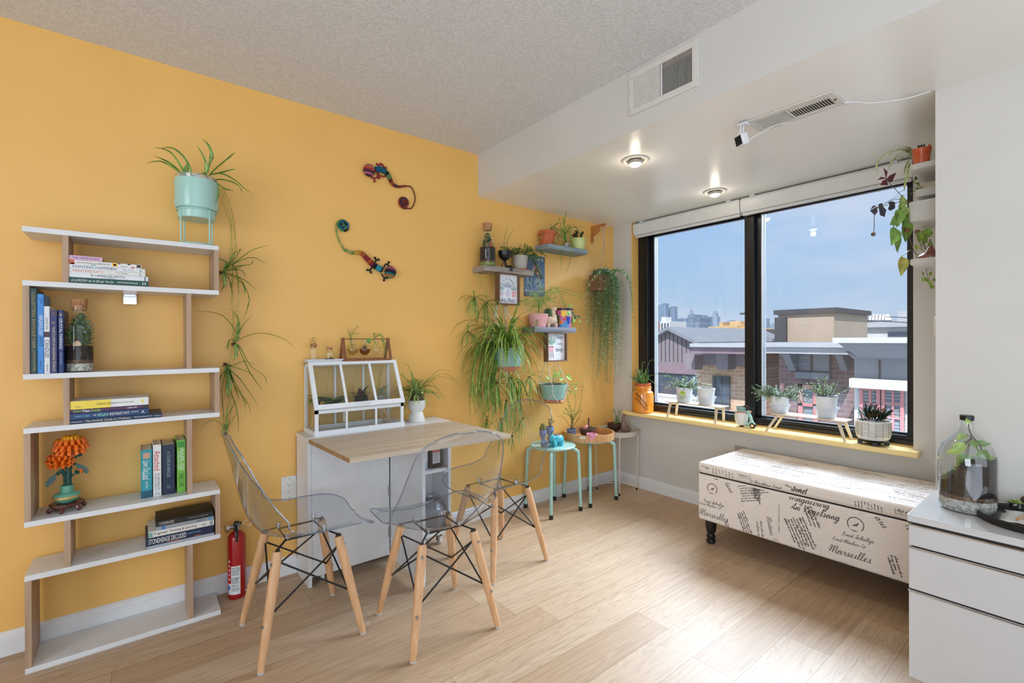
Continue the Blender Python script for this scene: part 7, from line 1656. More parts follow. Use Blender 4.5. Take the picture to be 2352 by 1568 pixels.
def umbrella(c,tilt,cols,s_=.02):
    R = Matrix.Translation(c) @ Matrix.Rotation(tilt,4,'Y');b = MB();n = 10
    for i in range(n): a0,a1 = 2*math.pi*i/n,2*math.pi*(i + 1)/n;b.add([R @ V((0,0,.03 + s_*.5)),R @ V((s_*math.cos(a0),s_*math.sin(a0),.03)),R @ V((s_*math.cos(a1),s_*math.sin(a1),.03))],[(0,1,2)],i % 2)
    b.tube([R @ V((0,0,0)),R @ V((0,0,.03 + s_*.6))],.0008,5,0);return b
build('paper_umbrella',umbrella(c + V((-.02,-.012,r*.98)),-.5,0),[cm((220,110,150)),cm((236,160,120))],t,smooth=False)
build('paper_umbrella',umbrella(c + V((-.006,-.03,r*.9)),.7,0,.016),[cm((60,150,160)),cm((190,90,110))],t,smooth=False)
b = MB()
for k in range(4): b.leaf(c + V((.016 + .004*k,-.02,r)),(.3*(k - 1.5),-.2,.9),(0,-1,0),.016,.007,0,.1)
build('small_succulent',b,'leaf_blue',t)
t = thing('pink_pot','small pink ruffled plastic pot at the front of the wooden tray','pot',tuple(V((AY(1359,1000,-.31).x,-.31,ZT_))));c = V(t.location);R5 = []
for r,z in ((.027,0),(.035,.04),(.039,.046),(.039,.056),(.035,.056),(.03,.03)): R5.append([c + V((r*math.cos(2*math.pi*(k + .5)/6),r*math.sin(2*math.pi*(k + .5)/6),z)) for k in range(6)])
build('pot',MB().rings(R5,0,True,True,False),mat('pink_plastic',(236,158,184),.4),t,smooth=False,bevel=.002);build('inner_cup',MB().lathe([(.018,.045),(.016,.02),(0,.02)],c,14),'slot',t)
# things on the cream tray table
ZM = mz + .0005
t,c = gpot(1386,-.145,976,.024,.033,'terracotta','bushy green mini succulent in a small terracotta pot on the corner table',z0=ZM,rim=1);f_ = MB();random.seed(29)
for k in range(90): a = random.uniform(0,6.28);e_ = random.uniform(0,1.5);f_.leaf(c + V((.012*math.cos(a),.012*math.sin(a),.034)),(math.cos(a)*math.cos(e_),math.sin(a)*math.cos(e_),math.sin(e_)),(0,0,1),random.uniform(.02,.036),.004,k % 2,-.1)
build('foliage',f_,['leaf_mid','leaf_dark'],t)
t,c = coconut(1411,-.095,975,.055,ZM,'larger coconut shell bowl with a small cactus and paper umbrella on the corner table');r = .055
build('paper_umbrella',umbrella(c + V((.014,-.02,r)),.35,0,.02),[cm((40,160,160)),cm((90,190,180))],t,smooth=False);build('paper_umbrella',umbrella(c + V((-.04,0,r*1.02)),-.2,0,.018),[cm((230,120,70)),cm((240,160,100))],t,smooth=False)
f_ = MB()
for L in ([(1416,960),(1413,948),(1408,940)],[(1418,960),(1424,950),(1420,944)]): stem_leaves(f_,cat([c + V((.02,0,r))] + [AY(px,py,-.16) for px,py in L],4),.001,.009,.016,.011)
build('foliage',f_,['stem_green','leaf_mid','leaf_blue'],t)
cc_ = V((AY(1399,978,-.21).x,-.21,ZM));t = thing('cactus_pot','tiny ribbed cactus in a tiny pot in front of the coconut bowl','cactus',tuple(cc_));build('pot',MB().lathe([(0,0),(.012,0),(.015,.016),(0,.016)],cc_,16),'terracotta',t);cactus(cc_ + V((0,0,.0155)),.009,.034,'',t)
def animal():
    y = -.20;c = V((AY(1436,978,y).x,y,ZM));t = thing('llama_figurine','brown grey ceramic llama lying down with a plant in its back','planter',tuple(c));k = .055;h = AY(1420,948,y).z - ZM
    b = MB().ball(c + V((.006,0,.028)),(.044,.03,.028),18,12).tube(cat([c + V((-.024,-.004,.03)),c + V((-.03,-.008,h*.65)),c + V((-.029,-.008,h*.8))]),[.02]*5 + [.013]*8,12).ball(c + V((-.036,-.012,h*.84)),(.018,.012,.012),12,8)
    for dy in (-.012,0): b.lathe([(.004,0),(.0006,.012)],c + V((-.028,dy - .004,h*.9)),8)
    build('body',b,mat('raku_ceramic',(140,120,110),.45,c2=(104,84,76),scale=40,stretch=(1,1,3)),t);build('soil_opening',MB().lathe([(0,.054),(.013,.054),(.015,.058),(.016,.05)],c + V((.014,0,0)),16),'terracotta',t)
    f_ = MB();p0 = c + V((.01,0,.056))
    for e_,L in (((-.02,-.01,.05),.018),((.005,0,.055),.014),((.02,-.01,.02),.018),((-.01,0,.03),.012)): q_ = p0 + V(e_);f_.tube([p0,q_],.0008,4);f_.leaf(q_,(e_[0]*10,-.4,.1),(0,0,1),L,L*.7,1,.2)
    build('foliage',f_,['stem_green','leaf_lime'],t)
animal()

# ================================================================ on the sill
ZL = SILL + .0003
X_ = lambda px,py,x: AX(px,py,x)
# orange jar
c = V((3.1,X_(1477,920,3.1).y,ZL));r = abs(X_(1497,905,3.1).y - X_(1457.5,905,3.1).y)/2;h = X_(1477,886,3.1).z - SILL
t = thing('ceramic_jar','orange glazed jar with leaf cutouts at the left end of the sill','jar',tuple(c));M['jar'] = mat('amber_glaze',(226,146,44),.15,c2=(212,130,34),scale=12,coat=.5)
o = build('jar',MB().lathe([(0,0),(r*.85,0),(r*.98,.01),(r,h*.3),(r,h*.66),(r*.93,h*.78),(r*.76,h*.83),(r*.76,h*.86),(r*.8,h*.88),(r*.76,h*.9),(r*.8,h*.93),(r*.78,h),(r*.7,h)],c,44),'jar',t)
b = MB()
def onjar(a,z,d=.0008): return V((c.x + (r + d)*math.cos(a),c.y + (r + d)*math.sin(a),c.z + z))
def jq(a0,z0,a1,z1,w_):
    p,q_ = onjar(a0,z0),onjar(a1,z1);mid = onjar((a0 + a1)/2,(z0 + z1)/2);d = (q_ - p).normalized();n_ = V((math.cos((a0 + a1)/2),math.sin((a0 + a1)/2),0));s_ = d.cross(n_)*w_/2
    b.add([p,mid - s_,q_,mid + s_],[(0,1,2,3)])
ab = math.pi + math.atan2(CAM.y - c.y,CAM.x - c.x) - math.pi;ab = math.atan2(CAM.y - c.y,CAM.x - c.x)
A0,A1 = ab - .78,ab + .62   # camera-left is larger angle? stem runs upper left to lower right
for i in range(14):
    u0,u1 = i/14,(i + 1)/14;f = lambda u: (ab - .75 + 1.35*u,h*(.66 - .52*u**1.25));(a0,z0),(a1,z1) = f(u0),f(u1);jq(a0,z0,a1,z1,.0035)
    if 0 < i < 13:
        jq(a0,z0 + .006,a0 - .02,z0 + .036 - .001*i,.006);jq(a0 - .03,z0 - .006,a0 - .22 + .004*i,z0 - .024,.0055)
build('leaf_cutout',b,'dark',o,smooth=False)
t2 = thing('potted_cactus','thin spindly stick cactus in a terracotta pot set in the orange jar','plant',tuple(c + V((0,0,h))));build('pot',MB().lathe([(r*.66,h - .02),(r*.72,h + .012),(r*.76,h + .014),(r*.76,h + .022),(r*.68,h + .022),(r*.66,h + .008)],c,30,caps=False),'terracotta',t2);soil(c,r*.68,h + .012,t2)
f_ = MB();random.seed(33)
for k in range(46):
    a = random.uniform(0,6.28);e_ = random.uniform(.6,1.5);p0 = c + V((r*.4*random.random()*math.cos(a),r*.4*random.random()*math.sin(a),h + .012));d = V((math.cos(a)*math.cos(e_)*.8,math.sin(a)*math.cos(e_),math.sin(e_)));L = random.uniform(.03,.08)
    p1 = p0 + d*L;f_.tube([p0,p0 + d*L*.6,p1],.0022,5,k % 2)
    for j in range(random.choice((1,2,2))): dd = (d + V((random.uniform(-.6,.4),random.uniform(-.8,.8),random.uniform(-.3,.3)))).normalized();p2 = p1 + dd*L*random.uniform(.3,.8);f_.tube([p1,p2],.0018,5,k % 2)
for L in ([(1482,860),(1492,830),(1502,827)],[(1472,865),(1464,845),(1461,838)],[(1475,845),(1476,832),(1482,832)],[(1486,866),(1505,860),(1514,854)],[(1488,870),(1506,884),(1503,892)]): f_.tube(cat([c + V((0,0,h + .01))] + [X_(px,py,3.09) for px,py in L],4),.0016,5,0)
build('foliage',f_,['leaf_mid','leaf_dark'],t2)
# stands
M['plywood'] = wood('birch_plywood',(222,206,184),(204,186,160),'y',.55,30)
def riser(y0,y1,lab,feet):
    t = thing('plant_riser',lab,'stand',(3.1,(y0 + y1)/2,SILL),'birch risers on the window sill');z1 = .716;x0,x1 = 3.045,3.165
    build('top_board',MB().box((x0,y1,z1 - .006),(x1,y0,z1)),'plywood',t,bevel=.0008)
    for yy,yf in ((y0 - .035,feet[0]),(y1 + .035,feet[1])):
        build('end_rail',MB().box((x0 + .012,yy - .004,z1 - .024),(x1 - .012,yy + .004,z1 - .006)),'plywood',t)
        for xx in (x0 + .016,x1 - .012):
            k = xx + (-.012 if xx < 3.1 else .008);build('leg',MB().prism([V((xx - .006,yy - .008,z1 - .0062)),V((xx - .006,yy + .008,z1 - .0062)),V((k - .006,yf + .006,SILL)),V((k - .006,yf - .006,SILL))],(.012,0,0)),'plywood',t,smooth=False)
    return z1
ys_ = -.53;ZR = riser(-.535,-.955,'low birch wood riser, left one on the sill, carrying two white pots',(-.553,-.918))
riser(-1.275,-1.66,'low birch wood riser, right one on the sill, carrying two white pots',(-1.245,-1.66))
ZR += .0003
M['white_plastic2'] = mat('white_plastic_pot',(226,228,232),.35,c2=(222,224,228),scale=10);M['milky'] = glass('milky_plastic_tub',(240,244,248),1,.12,.06,haze=.28,hazec=(235,238,242))
def wpot(px,py0,py1,w_px,lab,tub=True,rimm='white_plastic2',name='potted_plant',x=3.11):
    y = X_(px,py1,x).y;c = V((x,y,ZR));r = abs(X_(px - w_px/2,py0,x).y - X_(px + w_px/2,py0,x).y)/2;h = X_(px,py0,x).z - ZR;t = thing(name,lab,'plant',tuple(c))
    build('pot',MB().lathe([(0,0),(r*.8,0),(r,h*.93),(r*1.04,h*.94),(r*1.04,h),(r*.95,h),(r*.93,h*.9)],c,32),rimm,t);soil(c,r*.94,h - .008,t)
    if tub: build('clear_tub',MB().lathe([(r*.86,.001),(r*1.05,h*.42),(r*1.16,h*.43),(r*1.16,h*.5),(r*1.1,h*.5)],c,32,caps=False),'milky',t)
    return t,c,r,h
t,c,r,h = wpot(1572,889,919,33,'variegated small leafed plant in a white pot with a green logo');
pc = CAM - c;pa = math.atan2(pc.y,pc.x) - .25;b = MB();n = 20
def onp(a,z,d=.0006): rr = r*(.8 + .2*min(1,z/(h*.93))) + d;return V((c.x + rr*math.cos(a),c.y + rr*math.sin(a),c.z + z))
b.poly([onp(pa + .42*math.cos(2*math.pi*i/n)*1.0,h*(.52 + .27*math.sin(2*math.pi*i/n))) + V((math.cos(pa),math.sin(pa),0))*.0028 for i in range(n)],0)
u_ = V((math.sin(-pa)*-1,math.cos(pa),0));u_ = V((-math.sin(pa),math.cos(pa),0));u_ = u_ if u_.y < 0 else -u_
text_mb(b,'FLO',onp(pa,h*.52) + V((math.cos(pa),math.sin(pa),0))*.003,-u_ if (-u_).cross(V((0,0,1))).dot(V((math.cos(pa),math.sin(pa),0))) > 0 else u_,(0,0,1),r*.55,h*.2,1,bold=.02)
build('logo',b,[cm((166,196,40)),cm((240,244,236))],t,smooth=False)
f_ = MB();random.seed(35)
for k in range(40):
    a = random.uniform(0,6.28);e_ = random.uniform(.1,1.4);L = random.uniform(.05,.1);p0 = c + V((r*.5*math.cos(a),r*.5*math.sin(a),h - .006));d = V((math.cos(a)*math.cos(e_)*.6,math.sin(a)*math.cos(e_),math.sin(e_)))
    stem_leaves(f_,cat([p0,p0 + d*L*.6,p0 + d*L + V((0,d.y*.04,-.015*(1 - math.sin(e_))))],4),.0009,.0095,.012,.009,0,1)
for L in ([(1560,880),(1540,885),(1528,890),(1517,878)],[(1555,875),(1535,862),(1530,856)],[(1585,880),(1595,866),(1605,858)],[(1590,884),(1600,895),(1602,905)],[(1555,880),(1545,868),(1518,862)]): stem_leaves(f_,cat([c + V((0,0,h))] + [X_(px,py,3.09) for px,py in L],4),.0009,.0095,.012,.009,0,1)
build('foliage',f_,['stem_green','leaf_blue','leaf_mid'],t)
t,c,r,h = wpot(1622,891,924,36,'translucent white pot with a few pale seedlings on the left riser');f_ = MB()
for dx,dy,hh in ((.0,.022,.028),(-.01,.01,.02),(0,-.01,.026),(.005,-.022,.022)): q_ = c + V((dx,dy,h + hh));f_.tube([c + V((dx,dy,h - .008)),q_],.0012,4);f_.leaf(q_,(0,1,.3),(0,0,1),.018,.013,1,.2).leaf(q_,(0,-1,.2),(0,0,1),.018,.013,1,.2)
build('seedlings',f_,['leaf_lime','leaf_lime'],t)
t,c,r,h = wpot(1791,909,943,40,'wide bushy thyme like plant in a white pot, biggest plant on the sill');f_ = MB();random.seed(37)
for k in range(120):
    a = random.uniform(0,6.28);e_ = random.uniform(-.1,1.3);sp_ = 1.0;L = random.uniform(.06,.13);p0 = c + V((r*.6*math.cos(a),r*.6*math.sin(a),h - .006));d = V((math.cos(a)*math.cos(e_)*.55,math.sin(a)*math.cos(e_)*1.15,math.sin(e_)*.8))
    stem_leaves(f_,cat([p0,p0 + d*L*.6,p0 + d*L + V((0,0,-.02*math.cos(e_)))],4),.0007,.0065,.0075,.005,0,1,shape=(0,1,.9,0))
for L in ([(1775,895),(1755,902),(1738,896),(1726,886)],[(1770,890),(1750,890),(1735,880)],[(1780,900),(1760,905),(1748,902)],[(1810,900),(1830,915),(1842,922)],[(1815,890),(1840,895),(1852,890)]):
    for q_ in range(3): stem_leaves(f_,cat([c + V((0,0,h))] + [X_(px + random.uniform(-3,3),py + random.uniform(-4,4),3.08) for px,py in L],5),.0008,.006,.0075,.005,0,1,shape=(0,1,.9,0))
build('foliage',f_,['stem_brown','leaf_blue','leaf_mid'],t)
t,c,r,h = wpot(1898,909,954,49,'rosemary like herb in a grey white pot on the right riser');f_ = MB();random.seed(39)
build('pot_rim',MB().lathe([(r*.96,h),(r*1.05,h),(r*1.05,h + .003),(r*.94,h + .003)],c,32),'black_gloss',t)
for k in range(26):
    a = random.uniform(0,6.28);e_ = random.uniform(.5,1.45);L = random.uniform(.06,.12);p0 = c + V((r*.4*math.cos(a),r*.4*math.sin(a),h - .006));d = V((math.cos(a)*math.cos(e_),math.sin(a)*math.cos(e_),math.sin(e_)))
    stem_leaves(f_,cat([p0,p0 + d*L*.5,p0 + d*L],4),.0012,.006,.017,.0035,0,1,up=.9)
build('foliage',f_,['stem_brown','leaf_mid','leaf_dark'],t)
# scooter planter
def scooter():
    x = 3.085;c = V((x,X_(1712,980,x).y,ZL));s = abs(X_(1688,950,x).y - X_(1738,950,x).y);t = thing('scooter_planter','ceramic scooter planter with a cream barrel body and mint front','planter',tuple(c));u = V((-.12,-.993,0));Z = V((0,0,1));Q = lambda a,z: c + u*(s*a) + Z*(s*z)
    b = Q(-.2,0);build('barrel',MB().lathe([(0,s*.08),(s*.2,s*.09),(s*.28,s*.3),(s*.29,s*.5),(s*.26,s*.68),(s*.24,s*.72),(s*.2,s*.72),(s*.18,s*.6)],(b.x,b.y,ZL),28),'ceramic_white',t)
    build('red_band',MB().lathe([(s*.262,s*.66),(s*.268,s*.68),(s*.255,s*.71)],(b.x,b.y,ZL),28,caps=False),'terracotta',t)
    ip = build('inner_pot',MB().lathe([(s*.17,s*.6),(s*.2,s*.8),(s*.235,s*.93),(s*.215,s*.93),(s*.18,s*.8),(0,s*.8)],(b.x,b.y,ZL),26,caps=False),'teal_pot',t)
    build('scooter_front',MB().tube(cat([Q(.02,.16),Q(.18,.16),Q(.28,.32),Q(.24,.52),Q(.12,.68)]),[s*.06,s*.06,s*.06,s*.07,s*.07,s*.07,s*.07,s*.08,s*.08] + [s*.07]*16,12).tube([Q(.28,.32),Q(.4,.2)],[s*.09,s*.05],10).ball(Q(.16,.7),s*.09,12,8).tube(cat([Q(.12,.7),Q(.1,.74)]),s*.04,8),'mint',t)
    build('headlight',MB().ball(Q(.24,.73),s*.055,10,7),'bead',t)
    for a,r_ in ((.37,.12),(-.17,.11)):
        w_ = build('wheel',MB().tube([Q(a,r_) + V((-.012,0,0)),Q(a,r_) + V((.012,0,0))],s*r_,22),'black_gloss',t,bevel=.002);build('hubcap',MB().tube([Q(a,r_) + V((-.0135,0,0)),Q(a,r_) + V((-.0118,0,0))],s*r_*.55,16),'sill',w_)
    g = MB();rnd = random.Random(3);
    for k in range(12): g.ball(Q(-.05 + rnd.uniform(0,.2),.86 + rnd.uniform(-.03,.12)) + V((rnd.uniform(-.01,.01),0,0)),.006,7,5)
    build('dark_succulent',g,'leaf_purple',t);build('red_bud',MB().ball(Q(-.22,.92),.005,7,5),cm((180,30,40)),t)
scooter()
# patterned bowl
def pbowl():
    x = 3.11;c = V((x,X_(2005.5,1000,x).y,ZL));r = abs(X_(1963.5,985,x).y - X_(2048.5,985,x).y)/2*.97;z0 = .028;h = X_(2005,962,x).z - SILL - .006;t = thing('footed_bowl','white bowl planter with black line pattern on a dark footed base','planter',tuple(c))
    o = build('bowl',MB().lathe([(0,z0),(r*.8,z0),(r*.93,z0 + .012),(r,z0 + .035),(r,h),(r*.95,h),(r*.93,h - .02)],c,48),'ceramic_white',t)
    bs = MB().lathe([(0,.012),(r*.7,.014),(r*.86,z0),(0,z0)],c,36)
    for a in (math.atan2(CAM.y - c.y,CAM.x - c.x) + .1 + k*math.pi/2 for k in range(4)): bs.box((-.011,-.011,0),(.011,.011,.02),0,Matrix.Translation(c + V((r*.72*math.cos(a),r*.72*math.sin(a),0))) @ Matrix.Rotation(a,4,'Z'))
    build('footed_base',bs,'black_gloss',t);b = MB()
    def on(a,z): return V((c.x + (r + .0006)*math.cos(a),c.y + (r + .0006)*math.sin(a),c.z + z))
    def ln(a0,za,a1,zb):
        n = 5
        for i in range(n):
            p,q_ = on(a0 + (a1 - a0)*i/n,za + (zb - za)*i/n),on(a0 + (a1 - a0)*(i + 1)/n,za + (zb - za)*(i + 1)/n);d = (q_ - p).normalized();n_ = V((math.cos(a0),math.sin(a0),0));s_ = d.cross(n_)*.0006;b.add([p - s_,p + s_,q_ + s_,q_ - s_],[(0,1,2,3)])
    zA,zB = z0 + .02,h - .008;nn = 16;rnd = random.Random(8)
    for i in range(nn):
        a0,a1 = 2*math.pi*i/nn,2*math.pi*(i + 1)/nn;ln(a0,zA - .004,a0,zB + .002);k_ = i % 3
        for j in range(9 if k_ == 0 else 6):
            u = (j + .5)/(9 if k_ == 0 else 6);dz = 0 if k_ == 0 else (.012 if k_ == 1 else -.010)*(1 if j > 1 else .3) ;ln(a0,zA + (zB - zA)*u,a1,min(zB,max(zA,zA + (zB - zA)*u + dz)))
    build('line_pattern',b,'dark',o,smooth=False)
    g_ = thing('haworthia','dark spiky clump of pointed leaves in the patterned bowl on the sill','plant',tuple(c + V((0,0,h))));soil(c,r*.94,h - .012,g_)
    f_ = MB();random.seed(43)
    for base,n,L,lean in (((0,.02,0),60,.085,(0,.1)),((0,-.025,0),55,.08,(0,-.5)),((-.01,-.01,0),30,.07,(-.2,-.2)),((0,.0,0),30,.095,(0,0))):
        for k in range(n):
            a = random.uniform(0,6.28);e_ = random.uniform(.5,1.5);z_ = random.uniform(0,.05);p0 = c + V(base) + V((.006*math.cos(a),.006*math.sin(a) + lean[1]*z_,h - .008 + z_));f_.leaf(p0,(math.cos(a)*math.cos(e_) + lean[0],math.sin(a)*math.cos(e_) + lean[1],math.sin(e_)),(math.cos(a),math.sin(a),0),L*random.uniform(.4,.8),.0085,0 if random.random() < .75 else 1,-.1)
    build('foliage',f_,['leaf_deep','leaf_brown'],g_);f_ = MB()
    p0 = c + V((0,.045,h - .01));pts = cat([p0,p0 + V((0,.01,.03)),p0 + V((0,.02,.062))],5);stem_leaves(f_,pts,.004,.005,.014,.009,1,0,up=.8);build('zebra_stem',f_,['leaf_blue','leaf_dark','leaf_pale'],g_)
pbowl()

# ================================================================ storage bench
def stroke_font():
    G = {'a': (1.1,[(0,.1),(.3,.5),(.75,.95),(.35,1),(.1,.6),(.15,.1),(.45,0),(.75,.4),(.8,.95),(.75,.3),(.85,0),(1.1,.15)]),
         'b': (1.0,[(0,.1),(.4,1.2),(.55,2.1),(.3,2.2),(.2,1.4),(.2,.1),(.5,0),(.75,.4),(.6,.9),(.8,.8),(1.0,.7)]),'c': (.9,[(0,.1),(.3,.6),(.65,.9),(.5,1),(.2,.8),(.15,.3),(.4,0),(.9,.15)]),
         'd': (1.1,[(0,.1),(.3,.5),(.7,.95),(.35,1),(.1,.6),(.15,.1),(.45,0),(.75,.5),(.95,2.2),(.8,.5),(.85,0),(1.1,.15)]),'e': (.9,[(0,.1),(.5,.5),(.6,.9),(.4,1),(.2,.7),(.2,.2),(.45,0),(.9,.15)]),
         'g': (1.1,[(0,.1),(.3,.5),(.75,.95),(.35,1),(.1,.6),(.15,.1),(.45,0),(.75,.5),(.8,.9),(.7,-.4),(.5,-1.1),(.15,-1),(.3,-.5),(1.1,.15)]),'h': (1.05,[(0,.1),(.4,1.2),(.5,2.1),(.3,2.1),(.2,1.2),(.15,0),(.25,.5),(.55,1),(.7,.8),(.7,.2),(.8,0),(1.05,.15)]),
         'i': (.6,[(0,.1),(.3,1),(.25,.3),(.35,0),(.6,.15)]),'k': (1.0,[(0,.1),(.4,1.2),(.5,2.1),(.25,1.5),(.15,0),(.3,.6),(.65,1),(.4,.5),(.7,0),(1,.15)]),'l': (.65,[(0,.1),(.4,1.1),(.5,2.1),(.3,2.2),(.2,1.3),(.2,.2),(.35,0),(.65,.15)]),
         'm': (1.35,[(0,.1),(.2,.9),(.2,0),(.25,.6),(.5,1),(.6,.7),(.58,0),(.65,.6),(.9,1),(1.0,.7),(1.0,.2),(1.1,0),(1.35,.15)]),'n': (1.0,[(0,.1),(.2,.9),(.2,0),(.25,.6),(.55,1),(.65,.7),(.65,.2),(.75,0),(1,.15)]),
         'o': (1.0,[(0,.1),(.3,.7),(.6,1),(.25,.9),(.1,.5),(.25,.05),(.55,.1),(.7,.6),(.6,1),(1.0,.8)]),'p': (.9,[(0,.1),(.25,1),(.15,-1.1),(.2,.3),(.5,1),(.75,.6),(.55,.05),(.3,.1),(.9,.1)]),'r': (.85,[(0,.1),(.25,1.05),(.35,.85),(.6,.9),(.55,.3),(.65,0),(.85,.15)]),
         's': (.8,[(0,.1),(.35,1.1),(.5,.5),(.45,.05),(.15,0),(.3,.05),(.8,.15)]),'t': (.65,[(0,.1),(.3,1.8),(.2,.3),(.35,0),(.65,.15)]),'u': (1.0,[(0,.1),(.2,1),(.15,.2),(.35,0),(.6,.4),(.7,1),(.65,.2),(.8,0),(1.0,.15)]),
         'z': (.9,[(0,.8),(.5,1),(.6,.9),(.1,.1),(.5,.2),(.4,-.9),(.1,-1),(.9,.15)]),'v': (.9,[(0,.1),(.2,1),(.35,0),(.7,.9),(.9,.8)]),'w': (1.2,[(0,.1),(.2,1),(.3,0),(.6,.9),(.7,0),(1.0,.9),(1.2,.8)]),'y': (1.0,[(0,.1),(.2,1),(.2,.2),(.45,.1),(.7,1),(.6,-.6),(.3,-1.1),(.2,-.7),(1.0,.15)]),
         'M': (1.9,[(-.3,.6),(0,1.9),(.2,2.1),(.3,1.5),(.2,0),(.6,1.6),(.9,2.1),(.85,1),(.85,0),(1.2,1.5),(1.5,2.1),(1.5,.8),(1.6,0),(1.9,.15)]),'E': (1.1,[(.9,2),(.5,2.2),(.2,1.8),(.35,1.3),(.7,1.15),(.3,1.0),(.05,.5),(.3,0),(.8,.1),(1.1,.4)]),
         'S': (1.1,[(0,.1),(.6,1.4),(.8,2.1),(.5,2.2),(.35,1.7),(.7,1.0),(.7,.3),(.35,0),(0,.3),(.2,.5),(1.1,.15)]),'A': (1.2,[(0,0),(.4,1),(.9,2.2),(.85,1),(.9,0),(.5,.8),(.3,.7),(1.2,.2)]),'V': (1.2,[(-.1,1.8),(.15,2.1),(.3,1),(.4,0),(.7,1),(1.1,2.2),(1.3,2.1)]),
         'P': (1.0,[(.2,0),(.3,1.5),(.35,2.1),(.8,2),(.8,1.3),(.3,1.1),(1,.15)]),'R': (1.1,[(.2,0),(.3,1.5),(.35,2.1),(.8,2),(.8,1.4),(.3,1.1),(.7,.2),(1.1,.15)]),'C': (1.0,[(.9,1.8),(.6,2.1),(.2,1.5),(.2,.5),(.5,0),(1,.3)]),'L': (1.1,[(.1,1.8),(.6,2.2),(.5,1.2),(.2,.1),(.6,.1),(1.1,.2)]),
         '9': (.8,[(.6,1.8),(.15,1.8),(.1,1.2),(.5,1.1),(.62,1.8),(.55,.8),(.2,0)]),'3': (.8,[(.05,1.7),(.4,1.9),(.5,1.4),(.25,1.05),(.6,.7),(.5,.1),(.05,.1)]),'1': (.5,[(.3,1.9),(.2,1),(.15,0)]),'8': (.8,[(.6,1.6),(.35,1.9),(.15,1.5),(.55,.8),(.5,.1),(.15,.2),(.2,.8),(.6,1.6)]),'5': (.8,[(.6,1.9),(.2,1.8),(.15,1.1),(.5,1.1),(.55,.3),(.1,0)]),'2': (.8,[(.1,1.6),(.4,1.9),(.55,1.4),(.1,.1),(.7,.1)])}
    return G
GF = stroke_font()
def cursive(mb,s,o,ux,uy,h,mi=0,th=.0016,slant=.3,n=4,lift=.0006,wmax=None):
    """joined handwriting; o is the left end of the base line, h the x-height"""
    ux,uy = V(ux).normalized(),V(uy).normalized();nn = ux.cross(uy);o = V(o);x = 0
    tot = sum(GF.get(ch,(.7,None))[0] for ch in s);kx = h if not wmax else min(h*1.15,wmax/tot)
    for ch in s:
        if ch not in GF: x += .7;continue
        w_,pts = GF[ch];P_ = [q_.copy() for q_ in cat([(a,b_,0) for a,b_ in pts],n)]
        W3 = [o + ux*((x + q_.x)*kx + q_.y*h*slant) + uy*(q_.y*h) + nn*lift for q_ in P_]
        for a,b_ in zip(W3,W3[1:]):
            d = b_ - a
            if d.length < 1e-7: continue
            s_ = d.cross(nn).normalized()*th*(.5 if d.dot(uy) > 0 else 1.0)*.5;e_ = d.normalized()*th*.15;mb.add([a - s_ - e_,a + s_ - e_,b_ + s_ + e_,b_ - s_ + e_],[(0,1,2,3)],mi)
        x += w_
    return mb
